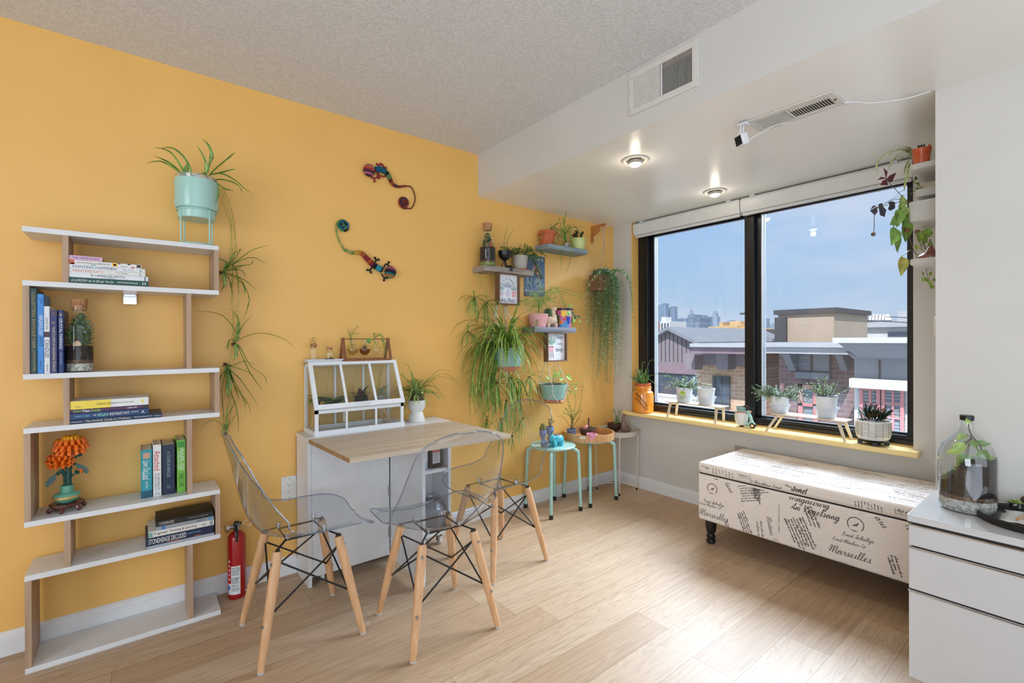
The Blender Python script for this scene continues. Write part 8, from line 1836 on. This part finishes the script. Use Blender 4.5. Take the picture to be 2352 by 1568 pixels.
def bench():
    xf,xbk,yl,yr_,zt,zs,zb = 2.53,3.07,-1.085,-2.145,.468,.403,.138
    t = thing('storage_bench','long storage bench upholstered in cream fabric printed with dark script','bench',((xf + xbk)/2,(yl + yr_)/2,0))
    M['linen'] = mat('cream_linen',(236,226,218),.9,c2=(228,218,210),scale=250,bump=.25);M['ink'] = mat('sepia_print',(108,92,84),.9);M['ink2'] = mat('faded_print',(156,148,148),.9)
    bd = build('body',MB().box((xf + .004,yr_ + .004,zb),(xbk - .004,yl - .004,zs - .003)),'linen',t,bevel=.012,seg=4);ld = build('lid',MB().box((xf,yr_,zs),(xbk,yl,zt)),'linen',t,bevel=.024,seg=6)
    build('lid_gap',MB().box((xf + .012,yr_ + .012,zs - .004),(xbk - .012,yl - .012,zs + .001)),'dark',t)
    for x in (xf + .055,xbk - .055):
        for y in (yl - .055,yr_ + .055): build('leg',MB().lathe([(.012,0),(.022,.004),(.026,.014),(.022,.024),(.017,.028),(.024,.034),(.025,.044),(.019,.052),(.018,.056),(.026,.07),(.03,.1),(.032,zb),(0,zb)],(x,y,0),20),'black_gloss',t)
    U,Zv = V((0,-1,0)),V((0,0,1));fr = MB();rnd = random.Random(77);F = lambda px,py: AX(px,py,xf + .004)
    def cf(s,px,py,h,th,ang=0,w_=None,mb=fr,x=None,slant=.35):
        o = F(px,py);o.x = xf + .004 if x is None else x;ca,sa = math.cos(ang),math.sin(ang);cursive(mb,s,o,U*ca + Zv*sa,Zv*ca - U*sa,h,0,th,slant,wmax=w_)
    for dy,px0 in ((0,1893),(0,1606)):
        sc_ = 1.0
        if px0 == 1606: cf('Marseilles',1606,1179,.016,.0028,0,.21);cf('no 9318',1604,1198,.0095,.0026,0,.13);cf('Ernst Schultze',1616,1151,.0085,.0018,0,.13);cf('Ernst Marlier Co',1606,1156,.0075,.0016,0,.15)
        else: cf('Marseilles',1903,1264,.0155,.003,0,.22);cf('no 9318',1908,1291,.010,.0028,0,.13);cf('Ernst Schultze',1934,1228,.0085,.0019,0,.135);cf('Ernst Marlier Co',1912,1238,.0075,.0017,0,.16)
    cf('Magdeburg',1812,1146,.015,.0034,0,.19);cf('Am Vogelsang',1815,1167,.015,.0034,0,.23);cf('Madame',1760,1185,.011,.0018,-1.35,.12)
    cf('Paris',1663,1108,.012,.0024,-.9,.1);cf('Paris',2003,1180,.013,.0026,-.9,.11)
    def ring(px,py,R):
        c = F(px,py);n = 40
        for i in range(n):
            if 30 < i < 34: continue
            a0,a1 = 2*math.pi*i/n,2*math.pi*(i + 1)/n;w_ = .0012 if i % 8 < 3 and i > 20 else .0042
            P_ = [c + U*(rr*math.cos(a)) + Zv*(rr*math.sin(a)) - V((.0006,0,0)) for a,rr in ((a0,R),(a1,R),(a1,R - w_),(a0,R - w_))];fr.add(P_,[(0,1,2,3)])
        bird = [(-.5,-.25),(-.2,-.05),(.1,.1),(.5,.45),(.42,.05),(.2,-.15),(.25,-.4),(.05,-.25),(-.2,-.35)];fr.poly([c + U*(R*.8*a) + Zv*(R*.8*b_) - V((.0008,0,0)) for a,b_ in bird])
    def crown(px,py,s_):
        c = F(px,py);fr.poly([c + U*(s_*a) + Zv*(s_*b_) - V((.0007,0,0)) for a,b_ in ((-1,.4),(-.75,-.4),(.75,-.4),(1,.4),(.6,0),(.45,.7),(.2,.1),(0,.9),(-.2,.1),(-.45,.7),(-.6,0))])
    ring(1636,1122,.030);ring(1965,1204,.033);crown(1645,1099,.012);crown(1979,1176,.014)
    abc = 'aeinorstulmdhcv'
    def block(px,py,rows,wd_,h,ang,gap,th=.0011,mb=None,S=None,ax=None):
        mb = mb or fr;o0 = F(px,py) if S is None else S;u,v_ = (U,Zv) if ax is None else ax;ca,sa = math.cos(ang),math.sin(ang);u2,v2 = u*ca + v_*sa,v_*ca - u*sa
        for k in range(rows):
            s = ''
            while len(s) < wd_/h*.95: s += ''.join(rnd.choice(abc) for _ in range(rnd.randint(2,7))) + ' '
            cursive(mb,s,o0 - v2*gap*k + u2*rnd.uniform(0,.02),u2,v2,h*rnd.uniform(.85,1.15),0 if mb is fr else 1,th,.35,n=2)
    block(1690,1118,7,.11,.0042,.32,.013);block(1712,1103,7,.09,.0038,.3,.0115);block(1741,1110,4,.09,.004,-1.5,.008,.0016)
    block(1838,1180,7,.15,.0055,-1.15,.014,.0018);block(1860,1160,3,.10,.005,-1.2,.016,.0018);block(1706,1172,4,.12,.0055,-1.2,.012,.0015);block(1668,1190,2,.09,.0055,-1.35,.012,.0016)
    block(2062,1176,6,.07,.004,.3,.014,.0013);block(2052,1270,3,.09,.0055,-1.3,.013,.0016);block(1620,1210,1,.16,.004,0,.01);block(1985,1312,1,.14,.004,0,.01);block(1745,1190,2,.1,.0065,-1.45,.02,.0014)
    text_mb(fr,"TUCK'S POST CARD",F(1789,1190) - V((.0,0,0)),-Zv,U*-1 if (-Zv).cross(U*-1).x < 0 else U,.145,.0085,0)
    c0 = F(1783,1248)
    for R in (.024,.017):
        for i in range(24):
            a0,a1 = math.pi*2*i/24,math.pi*2*(i + 1)/24
            if R*math.sin(a0) + c0.z < zb + .012: continue
            fr.add([c0 + U*(rr*math.cos(a)) + Zv*(rr*math.sin(a)) - V((.0006,0,0)) for a,rr in ((a0,R),(a1,R),(a1,R - .0016),(a0,R - .0016))],[(0,1,2,3)])
    fr.v = [(x,min(yl - .012,max(yr_ + .006,y)),max(zb + .008,min(zs - .012,z))) for x,y,z in fr.v]
    build('fabric_script',fr,['ink','ink2'],bd,smooth=False)
    # lid front
    fr2 = MB();G2 = lambda px,py: AX(px,py,xf)
    def cl(s,px,py,h,th,ang=0,w_=None): o = G2(px,py);ca,sa = math.cos(ang),math.sin(ang);cursive(fr2,s,o,U*ca + Zv*sa,Zv*ca - U*sa,h,0,th,.35,wmax=w_)
    cl('52 Markham Road',1722,1108,.0085,.0017,0,.17);cl('delightfully',1805,1105,.0055,.0013,-.15,.1);cl('kleine Botschaft',1803,1115,.0055,.0013,-.15,.12);cl('Pierre',1893,1115,.012,.0026,-.35,.14);cl('Pierre',1606,1066,.010,.0024,-.35,.08);cl('Sind',1816,1126,.016,.0036,0,.09)
    for (px,n) in ((1636,7),(1962,9)):
        for k in range(n): block(px + 8.5*k,1066 + (0 if px < 1700 else 66) + 1.5*k,1,.034,.0035,-1.5,.01,.0011,fr2,G2(px + 7.5*k,(1071 if px < 1700 else 1140) + 1.8*k))
    for px,py in ((1696,1085),(2056,1166)):
        o = G2(px,py);a,b_ = .062,.022;P_ = [o,o + U*a,o + U*a - Zv*b_,o - Zv*b_]
        for i in range(4):
            p,q_ = P_[i],P_[(i + 1) % 4];d = (q_ - p).normalized();s_ = d.cross(V((1,0,0)))*.0009;fr2.add([p - s_ - V((.0006,0,0)),p + s_ - V((.0006,0,0)),q_ + s_ - V((.0006,0,0)),q_ - s_ - V((.0006,0,0))],[(0,1,2,3)])
        cursive(fr2,'Mal d A',o + U*.006 - Zv*.014,U,Zv,.006,0,.0014)
    fr2.v = [(x,min(yl - .016,max(yr_ + .01,y)),max(zs + .014,min(zt - .02,z))) for x,y,z in fr2.v]
    # lid top
    for k in range(15):
        for j in range(4):
            o = V((xf + .05 + k*.033 + rnd.uniform(-.006,.006),yl - .03 - j*.27 - rnd.uniform(0,.04),zt));s = ''
            while len(s) < 22: s += ''.join(rnd.choice(abc) for _ in range(rnd.randint(2,7))) + ' '
            cursive(fr2,s,o,U,V((1,0,0))*1,rnd.choice((.0045,.006,.009)),1,rnd.choice((.0010,.0014,.002)),.35,n=2,lift=-.0006 if U.cross(V((1,0,0))).z < 0 else .0006,wmax=.24)
    for k in range(7):
        c0 = V((xf + rnd.uniform(.1,.45),yl - .12 - k*.14,zt + .0006));R = .03
        for i in range(28): a0,a1 = math.pi*2*i/28,math.pi*2*(i + 1)/28;fr2.add([c0 + V((rr*.6*math.sin(a),-rr*math.cos(a),0)) for a,rr in ((a0,R),(a1,R),(a1,R - .002),(a0,R - .002))],[(0,1,2,3)],1)
    build('fabric_script',fr2,['ink','ink2'],ld,smooth=False)
bench()

# ================================================================ right hand cabinet and what stands on it
def cabinet():
    x0,x1,y1,y0 = 1.957,2.362,-2.152,-2.78;ZTp = .601
    M['lacquer'] = mat('white_lacquer',(201,201,202),.12,c2=(197,197,198),scale=5,coat=.4)
    t = thing('filing_cabinet','white lacquered drawer cabinet on casters in the right foreground','cabinet',((x0 + x1)/2,(y0 + y1)/2,0))
    build('top_board',MB().box((x0,y0,ZTp - .022),(x1,y1,ZTp)),'lacquer',t,bevel=.0015)
    build('carcass',MB().box((x0 + .022,y0 + .008,.07),(x1 - .004,y1 - .006,ZTp - .0225)),mat('lacquer_inner',(120,120,124),.5),t)
    for za_,zb_ in ((.502,.572),(.362,.498),(.074,.358)):
        d = build('drawer',MB().box((x0 + .006,y0 + .004,za_),(x0 + .0215,y1 - .003,zb_ - .006)),'lacquer',t,bevel=.001)
        build('drawer_lip',MB().prism([(x0 + .003,y0 + .004,zb_ - .0055),(x0 + .001,y0 + .004,zb_ - .001),(x0 + .006,y0 + .004,zb_ + .001),(x0 + .0215,y0 + .004,zb_ - .0055)],(0,y1 - y0 - .006,0)),'chrome',d,smooth=False)
    for x in (x0 + .06,x1 - .06):
        for y in (y1 - .05,y0 + .06): o = build('caster',MB().tube([(x,y - .009,.025),(x,y + .009,.025)],.025,20),'black_metal',t);build('caster_plate',MB().box((x - .02,y - .02,.06),(x + .02,y + .02,.0695)).box((x - .008,y - .012,.04),(x + .008,y - .0095,.0695)).box((x - .008,y + .0095,.04),(x + .008,y + .012,.0695)),'nickel',o)
    return ZTp
ZCt = cabinet() + .0005
def demijohn():
    x = 2.165;L = lambda px,py: AX(px,py,x);c = V((x,L(2221,1100).y,ZCt));r = abs(L(2148,1070).y - L(2295,1070).y)/2*.955;H = L(2219,953).z - ZCt
    c.y = min(c.y,YR - r - .003)
    t = thing('demijohn_terrarium','large glass demijohn terrarium with black cap on the white cabinet','terrarium',tuple(c));M['dj'] = glass('thick_glass',(246,250,250),1.66,.02,.12)
    build('glass_jug',MB().lathe([(r*.9,0.0),(r*.98,.015),(r,.04),(r*1.0,H*.5),(r*.97,H*.58),(r*.82,H*.68),(r*.5,H*.77),(r*.28,H*.83),(r*.2,H*.9),(r*.21,H*.95)],c,48,caps=False),'dj',t)
    build('screw_cap',MB().lathe([(r*.2,H*.945),(r*.245,H*.95),(r*.245,H*.995),(r*.23,H),(0,H)],c,30),'black_gloss',t)
    build('gravel',MB().lathe([(0,.003),(r*.88,.003),(r*.95,.016),(r*.96,.042),(r*.5,.046),(0,.044)],c,30),'pebble',t)
    build('bark_layer',MB().lathe([(0,.046),(r*.955,.0425),(r*.96,.056),(0,.058)],c,30),'soil_light',t)
    R = []
    for z,k in ((.0585,.96),(.13,.96),(.2,.95)):
        ring = []
        for i in range(40):
            a = 2*math.pi*i/40;u = math.cos(a - 2.3);hh = .135 + .06*(1/(1 + math.exp(9*u)));ring.append(c + V((r*k*math.cos(a),r*k*math.sin(a),.0585 + (hh - .0585)*((z - .0585)/.1415))))
        R.append(ring)
    # taller on the camera right (‑Y), low to the left (+Y)
    R = []
    for u_ in (0,.5,1):
        R.append([c + V((r*.955*math.cos(a),r*.955*math.sin(a),.0585 + u_*(.035 + .085/(1 + math.exp(7*(math.sin(a) - .25)))))) for a in [2*math.pi*i/40 for i in range(40)]])
    build('soil',MB().rings(R),'soil',t);f_ = MB();random.seed(51)
    for k in range(70): a = random.uniform(2.6,6.0);f_.leaf(c + V((r*.7*math.cos(a),r*.7*math.sin(a),.155)),(math.cos(a),math.sin(a),random.uniform(0,.8)),(0,0,1),.02,.006,1,.1)
    build('moss',f_,'leaf_mid',t) if 0 else None
    st = MB();st.tube(cat([c + V((.0,-.02,.15)),c + V((-.01,-.035,.21)),c + V((0,-.01,.25)),c + V((0,0,.29))]),.0022,6)
    for q_,d,L_,m_ in ((( -.03,.015,.225),(-.4,.5,-.8),.075,2),((-.04,.0,.19),(-.6,.25,-.9),.085,1),((-.03,-.045,.205),(-.5,-.6,-.4),.06,1),((-.02,-.05,.19),(-.3,-.8,-.1),.05,2),((-.01,.0,.285),(-.5,.1,.5),.035,2),((-.03,.03,.2),(-.6,.7,-.2),.06,2),((-.02,-.02,.235),(-.7,-.3,-.6),.05,1),((.02,.02,.21),(.6,.4,.1),.055,1),((-.045,.02,.165),(-.6,.2,-.8),.05,1),((-.02,.01,.25),(-.5,.4,-.3),.05,2),((0,-.03,.22),(.2,-.8,.2),.05,1)): q_ = (q_[0]*.8,q_[1]*.55 - .006,q_[2]);st.leaf(c + V(q_) ,d,(-1,0,.6),L_*.72,L_*.5,m_,.2,shape=(0,.85,1,.75,.35,0));st.tube([c + V((0,-.01,.24)),c + V(q_)],.0012,4)
    for k in range(160): a = random.uniform(0,6.28);rr = r*.76*random.random()**.5;zz = .0585 + .035 + .085/(1 + math.exp(7*(math.sin(a)*rr/r - .25)));st.leaf(c + V((rr*math.cos(a),rr*math.sin(a),zz - .004)),(math.cos(a),math.sin(a),random.uniform(.1,1.2)),(0,0,1),.018,.007,1 + k % 2,.1)
    build('foliage',st,['stem_brown','leaf_mid','leaf_light'],t)
demijohn()
def blacktray():
    c = V((2.16,-2.50,ZCt));R = .135;q_ = AZ(2258,1168,ZCt);c.y = q_.y - R*.93 - .0;c.x = 2.15
    t = thing('round_tray','round black tray at the right edge on the white cabinet','tray',tuple(c));build('dish',MB().lathe([(0,0),(R*.96,0),(R,.004),(R,.022),(R*.95,.022),(R*.94,.006),(0,.006)],c,56),'black_gloss',t)
    z = .0065;tt = thing('paper_napkin','crumpled white paper lying in the black tray','napkin',tuple(c + V((0,0,z))));rnd = random.Random(6);n = 9;b = MB();vs_ = []
    for i in range(n):
        for j in range(n): vs_.append(c + V((-.075 + .15*i/(n - 1) + rnd.uniform(-.004,.004),-.075 + .15*j/(n - 1) + rnd.uniform(-.004,.004),z + .001 + rnd.uniform(0,.006))))
    b.add(vs_,[(i*n + j,(i + 1)*n + j,(i + 1)*n + j + 1,i*n + j + 1) for i in range(n - 1) for j in range(n - 1)]);build('sheet',b,cm((222,220,216)),tt,solid=.0008,angle=60)
    p = AZ(2332,1172,ZCt);pc = V((p.x,p.y,ZCt + .013));t = thing('succulent_candle','small green succulent shaped candle in a metal cup on the tray','candle',tuple(pc))
    build('cup',MB().lathe([(0,0),(.019,0),(.0195,.013),(.018,.013),(.018,.003)],pc,24),'chrome',t);f_ = MB()
    for ring in range(3):
        for k in range(9 - ring*2): a = k*2*math.pi/(9 - ring*2) + ring*.4;f_.leaf(pc + V((0,0,.010 + ring*.002)),(math.cos(a),math.sin(a),.15 + .4*ring),(0,0,1),.024 - .006*ring,.010,0,-.1)
    build('petals',f_,'leaf_light',t);build('wick',MB().tube([pc + V((0,0,.014)),pc + V((-.002,.002,.026))],.0007,5),'plate',t)
    a,b_ = AZ(2336,1192,ZCt + .016),AZ(2372,1176,ZCt + .016);t = tag(build('wooden_stick',MB().tube([a,b_],.0035,8),'pine'),'thin wooden stick lying across the black tray edge','stick')
    p = AZ(2356,1160,ZCt + .015);t = tag(build('dried_pod',MB().ball((p.x,p.y - .005,ZCt + .031),(.018,.018,.016),12,8),'coconut'),'brown dried seed pod on the tray, cut by the right edge','seed pod')
blacktray()

# ================================================================ rail planters on the end of the right wall
def planters():
    M['bin_white'] = mat('white_powder_metal',(214,212,208),.4,c2=(208,206,202),scale=20);ya,yb = -2.1515,-2.032
    def tray(x0,x1,z0,z1,lab,th=.002):
        t = thing('wall_planter',lab,'planter',((x0 + x1)/2,(ya + yb)/2,z0),'white planters on the end of the right wall');R = []
        def ring(i,z,dz=0):
            o = [];r_ = .02
            for cx,cy,a0 in ((x1 - i - r_,yb - i - r_,0),(x0 + i + r_,yb - i - r_,math.pi/2)): o += [V((cx + r_*math.cos(a0 + k*math.pi/8),cy + r_*math.sin(a0 + k*math.pi/8),z)) for k in range(5)]
            return o + [V((x0 + i,ya,z)),V((x1 - i,ya,z))]
        build('box',MB().rings([ring(.008,z0),ring(0,z0 + .006),ring(0,z1),ring(th,z1),ring(th + .004,z0 + .01)],0,True,True,True),'bin_white',t,angle=40);return t
    tray(2.57,2.82,1.876,1.903,'topmost white wall tray holding the orange owl pot');tray(2.66,2.86,1.778,1.815,'low white tray behind, second of the white wall trays');tray(2.55,2.75,1.655,1.742,'deep white planter box in the middle of the wall column');tray(2.57,2.80,1.478,1.505,'lowest white wall tray holding the round pink pot')
    rl = thing('wall_rail','thin white metal rail behind the stacked white planters','rail',(2.69,ya,1.4));build('upright_rod',MB().tube([(2.74,ya + .012,1.40),(2.74,ya + .012,1.90)],.004,8).box((2.70,ya,1.395),(2.78,ya + .008,1.41)),'bin_white',rl)
    Y3 = -2.06;P = Pm(Y3)
    # orange owl pot
    c = V((P(2111,370).x,-2.075,1.884));c.x = 2.607;c.y = -2.066;k = 1;r = abs(AY(2127,350,-2.075).x - AY(2093,350,-2.075).x)/2;r = .03
    t = thing('animal_pot','orange and green ceramic animal pot on the topmost white tray','planter',tuple(c));build('pot',MB().lathe([(0,0),(r*.8,0),(r*.95,.02),(r*.92,.04),(r*1.1,.085),(r*1.0,.085),(r*.9,.05)],c,24),mat('orange_glaze',(214,104,62),.3,c2=(196,84,48),scale=30),t);build('green_foot',MB().lathe([(r*.82,-.0005),(r*1.02,.004),(r*1.0,.018),(r*.9,.026)],c,24,caps=False),'sand_green',t)
    e_ = MB()
    for s in (-1,1): e_.lathe([(.009,0),(.001,.016)],c + V((s*r*.3,r*.9*s,.082)),8)
    build('pointed_ears',e_,'terracotta',t);f_ = MB()
    for k in range(9): f_.leaf(c + V((0,0,.08)),(math.cos(k*2.4)*.5,math.sin(k*2.4)*.5,1),(1,0,0),.028,.008,0,0)
    build('succulent',f_,'leaf_deep',t)
    # spider plant on top tray
    t = thing('spider_plant','variegated spider plant draping left from the topmost white tray','plant',(2.75,-2.09,1.884));f_ = MB();rr = V((2.72,-2.08,1.90));build('soil',MB().box((2.62,-2.13,1.887),(2.80,-2.05,1.897)),'soil',t)
    for k,L in enumerate(([(2095,350),(2070,342),(2050,350),(2028,370)],[(2090,352),(2062,345),(2030,356),(2014,380),(2015,398)],[(2094,358),(2070,358),(2050,372),(2040,392)],[(2094,345),(2080,338),(2064,339)],[(2096,355),(2075,352),(2056,362),(2038,390)],[(2096,366),(2082,380),(2076,402)],[(2096,372),(2084,400),(2078,430),(2076,438)],[(2092,362),(2072,362),(2062,376)],[(2130,350),(2140,344),(2147,342)],[(2096,352),(2080,345),(2072,352)])):
        f_.ribbon(cat([rr] + [AY(px,py,-2.03 + .015*(k % 3)) for px,py in L],5),.008,0,1)
    for k in range(14): a = random.uniform(0,6.28);arc_leaf(f_,rr,a,random.uniform(.3,1.2),.07,.008,2.5,ymax=5)
    build('foliage',f_,['leaf_light','leaf_pale'],t)
    # oxalis butterfly leaf + dark leaves
    t = thing('oxalis_plant','purple oxalis with dark triangular leaves over the middle planter','plant',(2.65,-2.09,1.735));build('soil',MB().box((2.57,-2.14,1.70),(2.73,-2.05,1.73)),'soil',t);M['oxalis'] = mat('oxalis_purple',(96,22,40),.6,c2=(66,16,34),scale=20);M['oxalis_dark'] = mat('oxalis_dark',(44,34,54),.6);f_ = MB();b0 = V((2.62,-2.07,1.728));Q = lambda px,py: AY(px,py,-2.01)
    for L in ([(2085,462),(2060,438),(2036,412)],[(2085,460),(2055,458),(2028,470),(2012,478)],[(2088,462),(2070,462),(2048,470)],[(2040,470),(2012,480),(2008,500),(2008,520),(2006,535)]): f_.tube(cat(([b0] if L[0][0] > 2050 else []) + [Q(*q_) for q_ in L],4),.0012,5,2)
    def tri(px,py,pts,mi): o = Q(px,py);P_ = [Q(px + a,py + b_) for a,b_ in pts];f_.prism([o] + P_,(0,.0012,0),mi)
    tri(2036,410,[(-6,-24),(3,-16),(1,-6)],0);tri(2036,410,[(-20,3),(-12,-4),(-3,-2)],0);tri(2037,410,[(8,-8),(22,-14),(12,8),(2,6)],0);tri(2036,411,[(4,14),(-13,14),(-8,4)],0)
    tri(2014,472,[(-15,10),(-8,0),(0,0)],1);tri(2014,474,[(-15,10),(-4,20),(2,12)],1);tri(2018,470,[(2,-2),(8,-4),(12,6),(18,12),(14,28),(4,24)],1);tri(2044,470,[(-4,-4),(2,-8),(12,-6),(12,8),(2,14),(-4,10)],1)
    f_.ball(Q(2006,538),.008,6,4,2);build('foliage',f_,['oxalis','oxalis_dark','stem_brown'],t,smooth=False)
    # pothos leaves hanging
    t = thing('trailing_pothos','large heart shaped green leaves trailing beside the window frame','plant',(2.63,-2.09,1.73));f_ = MB();Q = lambda px,py: AY(px,py,-2.02);f_.tube(cat([V((2.62,-2.06,1.732)),Q(2080,470),Q(2062,490),Q(2052,520),Q(2055,548)],5),.002,6)
    f_.tube(cat([V((2.70,-2.06,1.50)),Q(2096,575),Q(2080,582),Q(2070,588)],5),.0015,6)
    for px,py,dx,dz,L,m_ in ((2074,468,-.6,-.9,.085,2),(2064,480,-.3,-1,.08,1),(2080,484,-.5,-1,.08,1),(2058,506,-1,-.35,.075,1),(2055,522,-.5,-1,.085,1),(2076,506,.5,-1,.10,1),(2052,550,.95,-.45,.10,1),(2070,588,.1,-1,.085,3),(2082,520,.2,-1,.06,1),(2070,475,.2,.6,.06,2)):
        f_.leaf(Q(px,py),(dx,-.05,dz),(0,-1,.25) if 0 else (-.55,-.8,.1),L,L*.62,m_,.12,shape=(0,.85,1,.8,.4,0))
    build('foliage',f_,['stem_green','leaf_mid','leaf_light','leaf_yellow'],t)
    # variegated low leaves from second tray
    t = thing('striped_grass_plant','striped grassy leaves arching left from the second white tray','plant',(2.76,-2.09,1.80));build('soil',MB().box((2.68,-2.13,1.787),(2.84,-2.05,1.806)),'soil',t);f_ = MB();b0 = V((2.72,-2.07,1.805))
    for k,L in enumerate(([(2110,432),(2090,434),(2070,440),(2056,448)],[(2105,440),(2085,446),(2060,452),(2032,466)],[(2115,434),(2098,440),(2090,450)],[(2112,436),(2100,432),(2080,436)])): f_.ribbon(cat([b0] + [AY(px,py,-2.02) for px,py in L],5),.006,0,1)
    f_.tube(cat([b0,AY(2110,425,-2.02),AY(2100,420,-2.0),AY(2096,412,-2.0)]),.002,5)
    for px,py,dx,dz in ((2100,415,.3,.6),(2104,420,.8,-.2)): f_.leaf(AY(px,py,-2.0),(dx,-.2,dz),(-.5,-.8,0),.04,.018,0)
    build('foliage',f_,['leaf_mid','leaf_pale'],t)
    # pink pot
    c = V((2.665,-2.085,1.4865));t = thing('round_pot','round dusty pink glazed pot on the lowest white wall tray','planter',tuple(c));build('pot',MB().lathe([(0,0),(.036,0),(.046,.02),(.044,.036),(.028,.048),(.022,.05),(.02,.044)],c,30),mat('dusty_pink_glaze',(150,92,84),.25,c2=(138,80,74),scale=20),t);build('small_knob',MB().lathe([(.014,.05),(.017,.06),(.01,.075),(.004,.085),(0,.088)],c + V((.004,0,-.004)),18),mat('dusty_pink_glaze2',(150,92,84),.25),t)
    t = thing('peperomia','bright green round leafed plant growing behind the pink pot','plant',(2.72,-2.1,1.4865));build('soil',MB().box((2.60,-2.14,1.488),(2.78,-2.125,1.5)).box((2.72,-2.125,1.488),(2.78,-2.05,1.5)),'soil',t);f_ = MB();random.seed(55)
    for px,py,dx,dz,L in ((2108,545,-.8,.1,.045),(2118,552,.2,.9,.05),(2128,548,.1,.9,.055),(2132,560,.6,.2,.05),(2122,562,-.3,.6,.04),(2112,556,-.5,.6,.045),(2130,572,.6,.4,.04),(2104,562,-.3,-.5,.03)): q_ = AY(px,py,-2.05);f_.leaf(q_,(dx,-.1,dz),(-.6,-.8,0),L,L*.75,1,.1);f_.tube([V((2.72,-2.09,1.5)),q_],.001,4)
    for L in ([(2106,592),(2092,556),(2084,528)],[(2118,575),(2110,545),(2107,532)]): f_.tube(cat([AY(px,py,-2.03) for px,py in L],4),.0012,5,3).ball(AY(*L[-1],-2.03),(.011,.011,.009),8,6,3)
    build('foliage',f_,['stem_green','leaf_lime','leaf_mid','leaf_brown'],t)
    t = thing('trailing_succulent','bright lime leaves hanging under the lowest white wall tray','plant',(2.70,-2.1,1.44));f_ = MB();f_.tube(cat([V((2.72,-2.06,1.477)),AY(2130,632,-2.05),AY(2138,650,-2.05)],5),.0012,5)
    for px,py,dx,dz,L in ((2122,632,-1,.1,.045),(2126,636,-.6,-.5,.035),(2130,640,.2,-.5,.03),(2136,645,.3,-.5,.03),(2140,652,-.8,-.5,.045),(2142,646,.4,.3,.03),(2134,634,.3,.4,.03),(2118,636,.2,-.8,.025)): f_.leaf(AY(px,py,-2.05),(dx,-.1,dz),(-.6,-.8,.2),L,L*.55,1 + (px % 2),.1)
    build('foliage',f_,['stem_brown','leaf_lime','leaf_light'],t)
    c = V((2.5,-2.128,AY(2130,750,-2.12).z));t = thing('thermostat','white rounded wall device on the side of the right wall','thermostat',tuple(c));za_,zb_ = AY(2128,773,-2.12).z,AY(2128,726,-2.12).z
    build('housing',MB().box((2.47,-2.1515,za_),(2.56,-2.127,zb_)),'plate',t,bevel=.01,seg=5);build('wall_plate',MB().box((2.465,-2.1518,za_ - .003),(2.565,-2.149,zb_ + .003)),'trim',t)
planters()
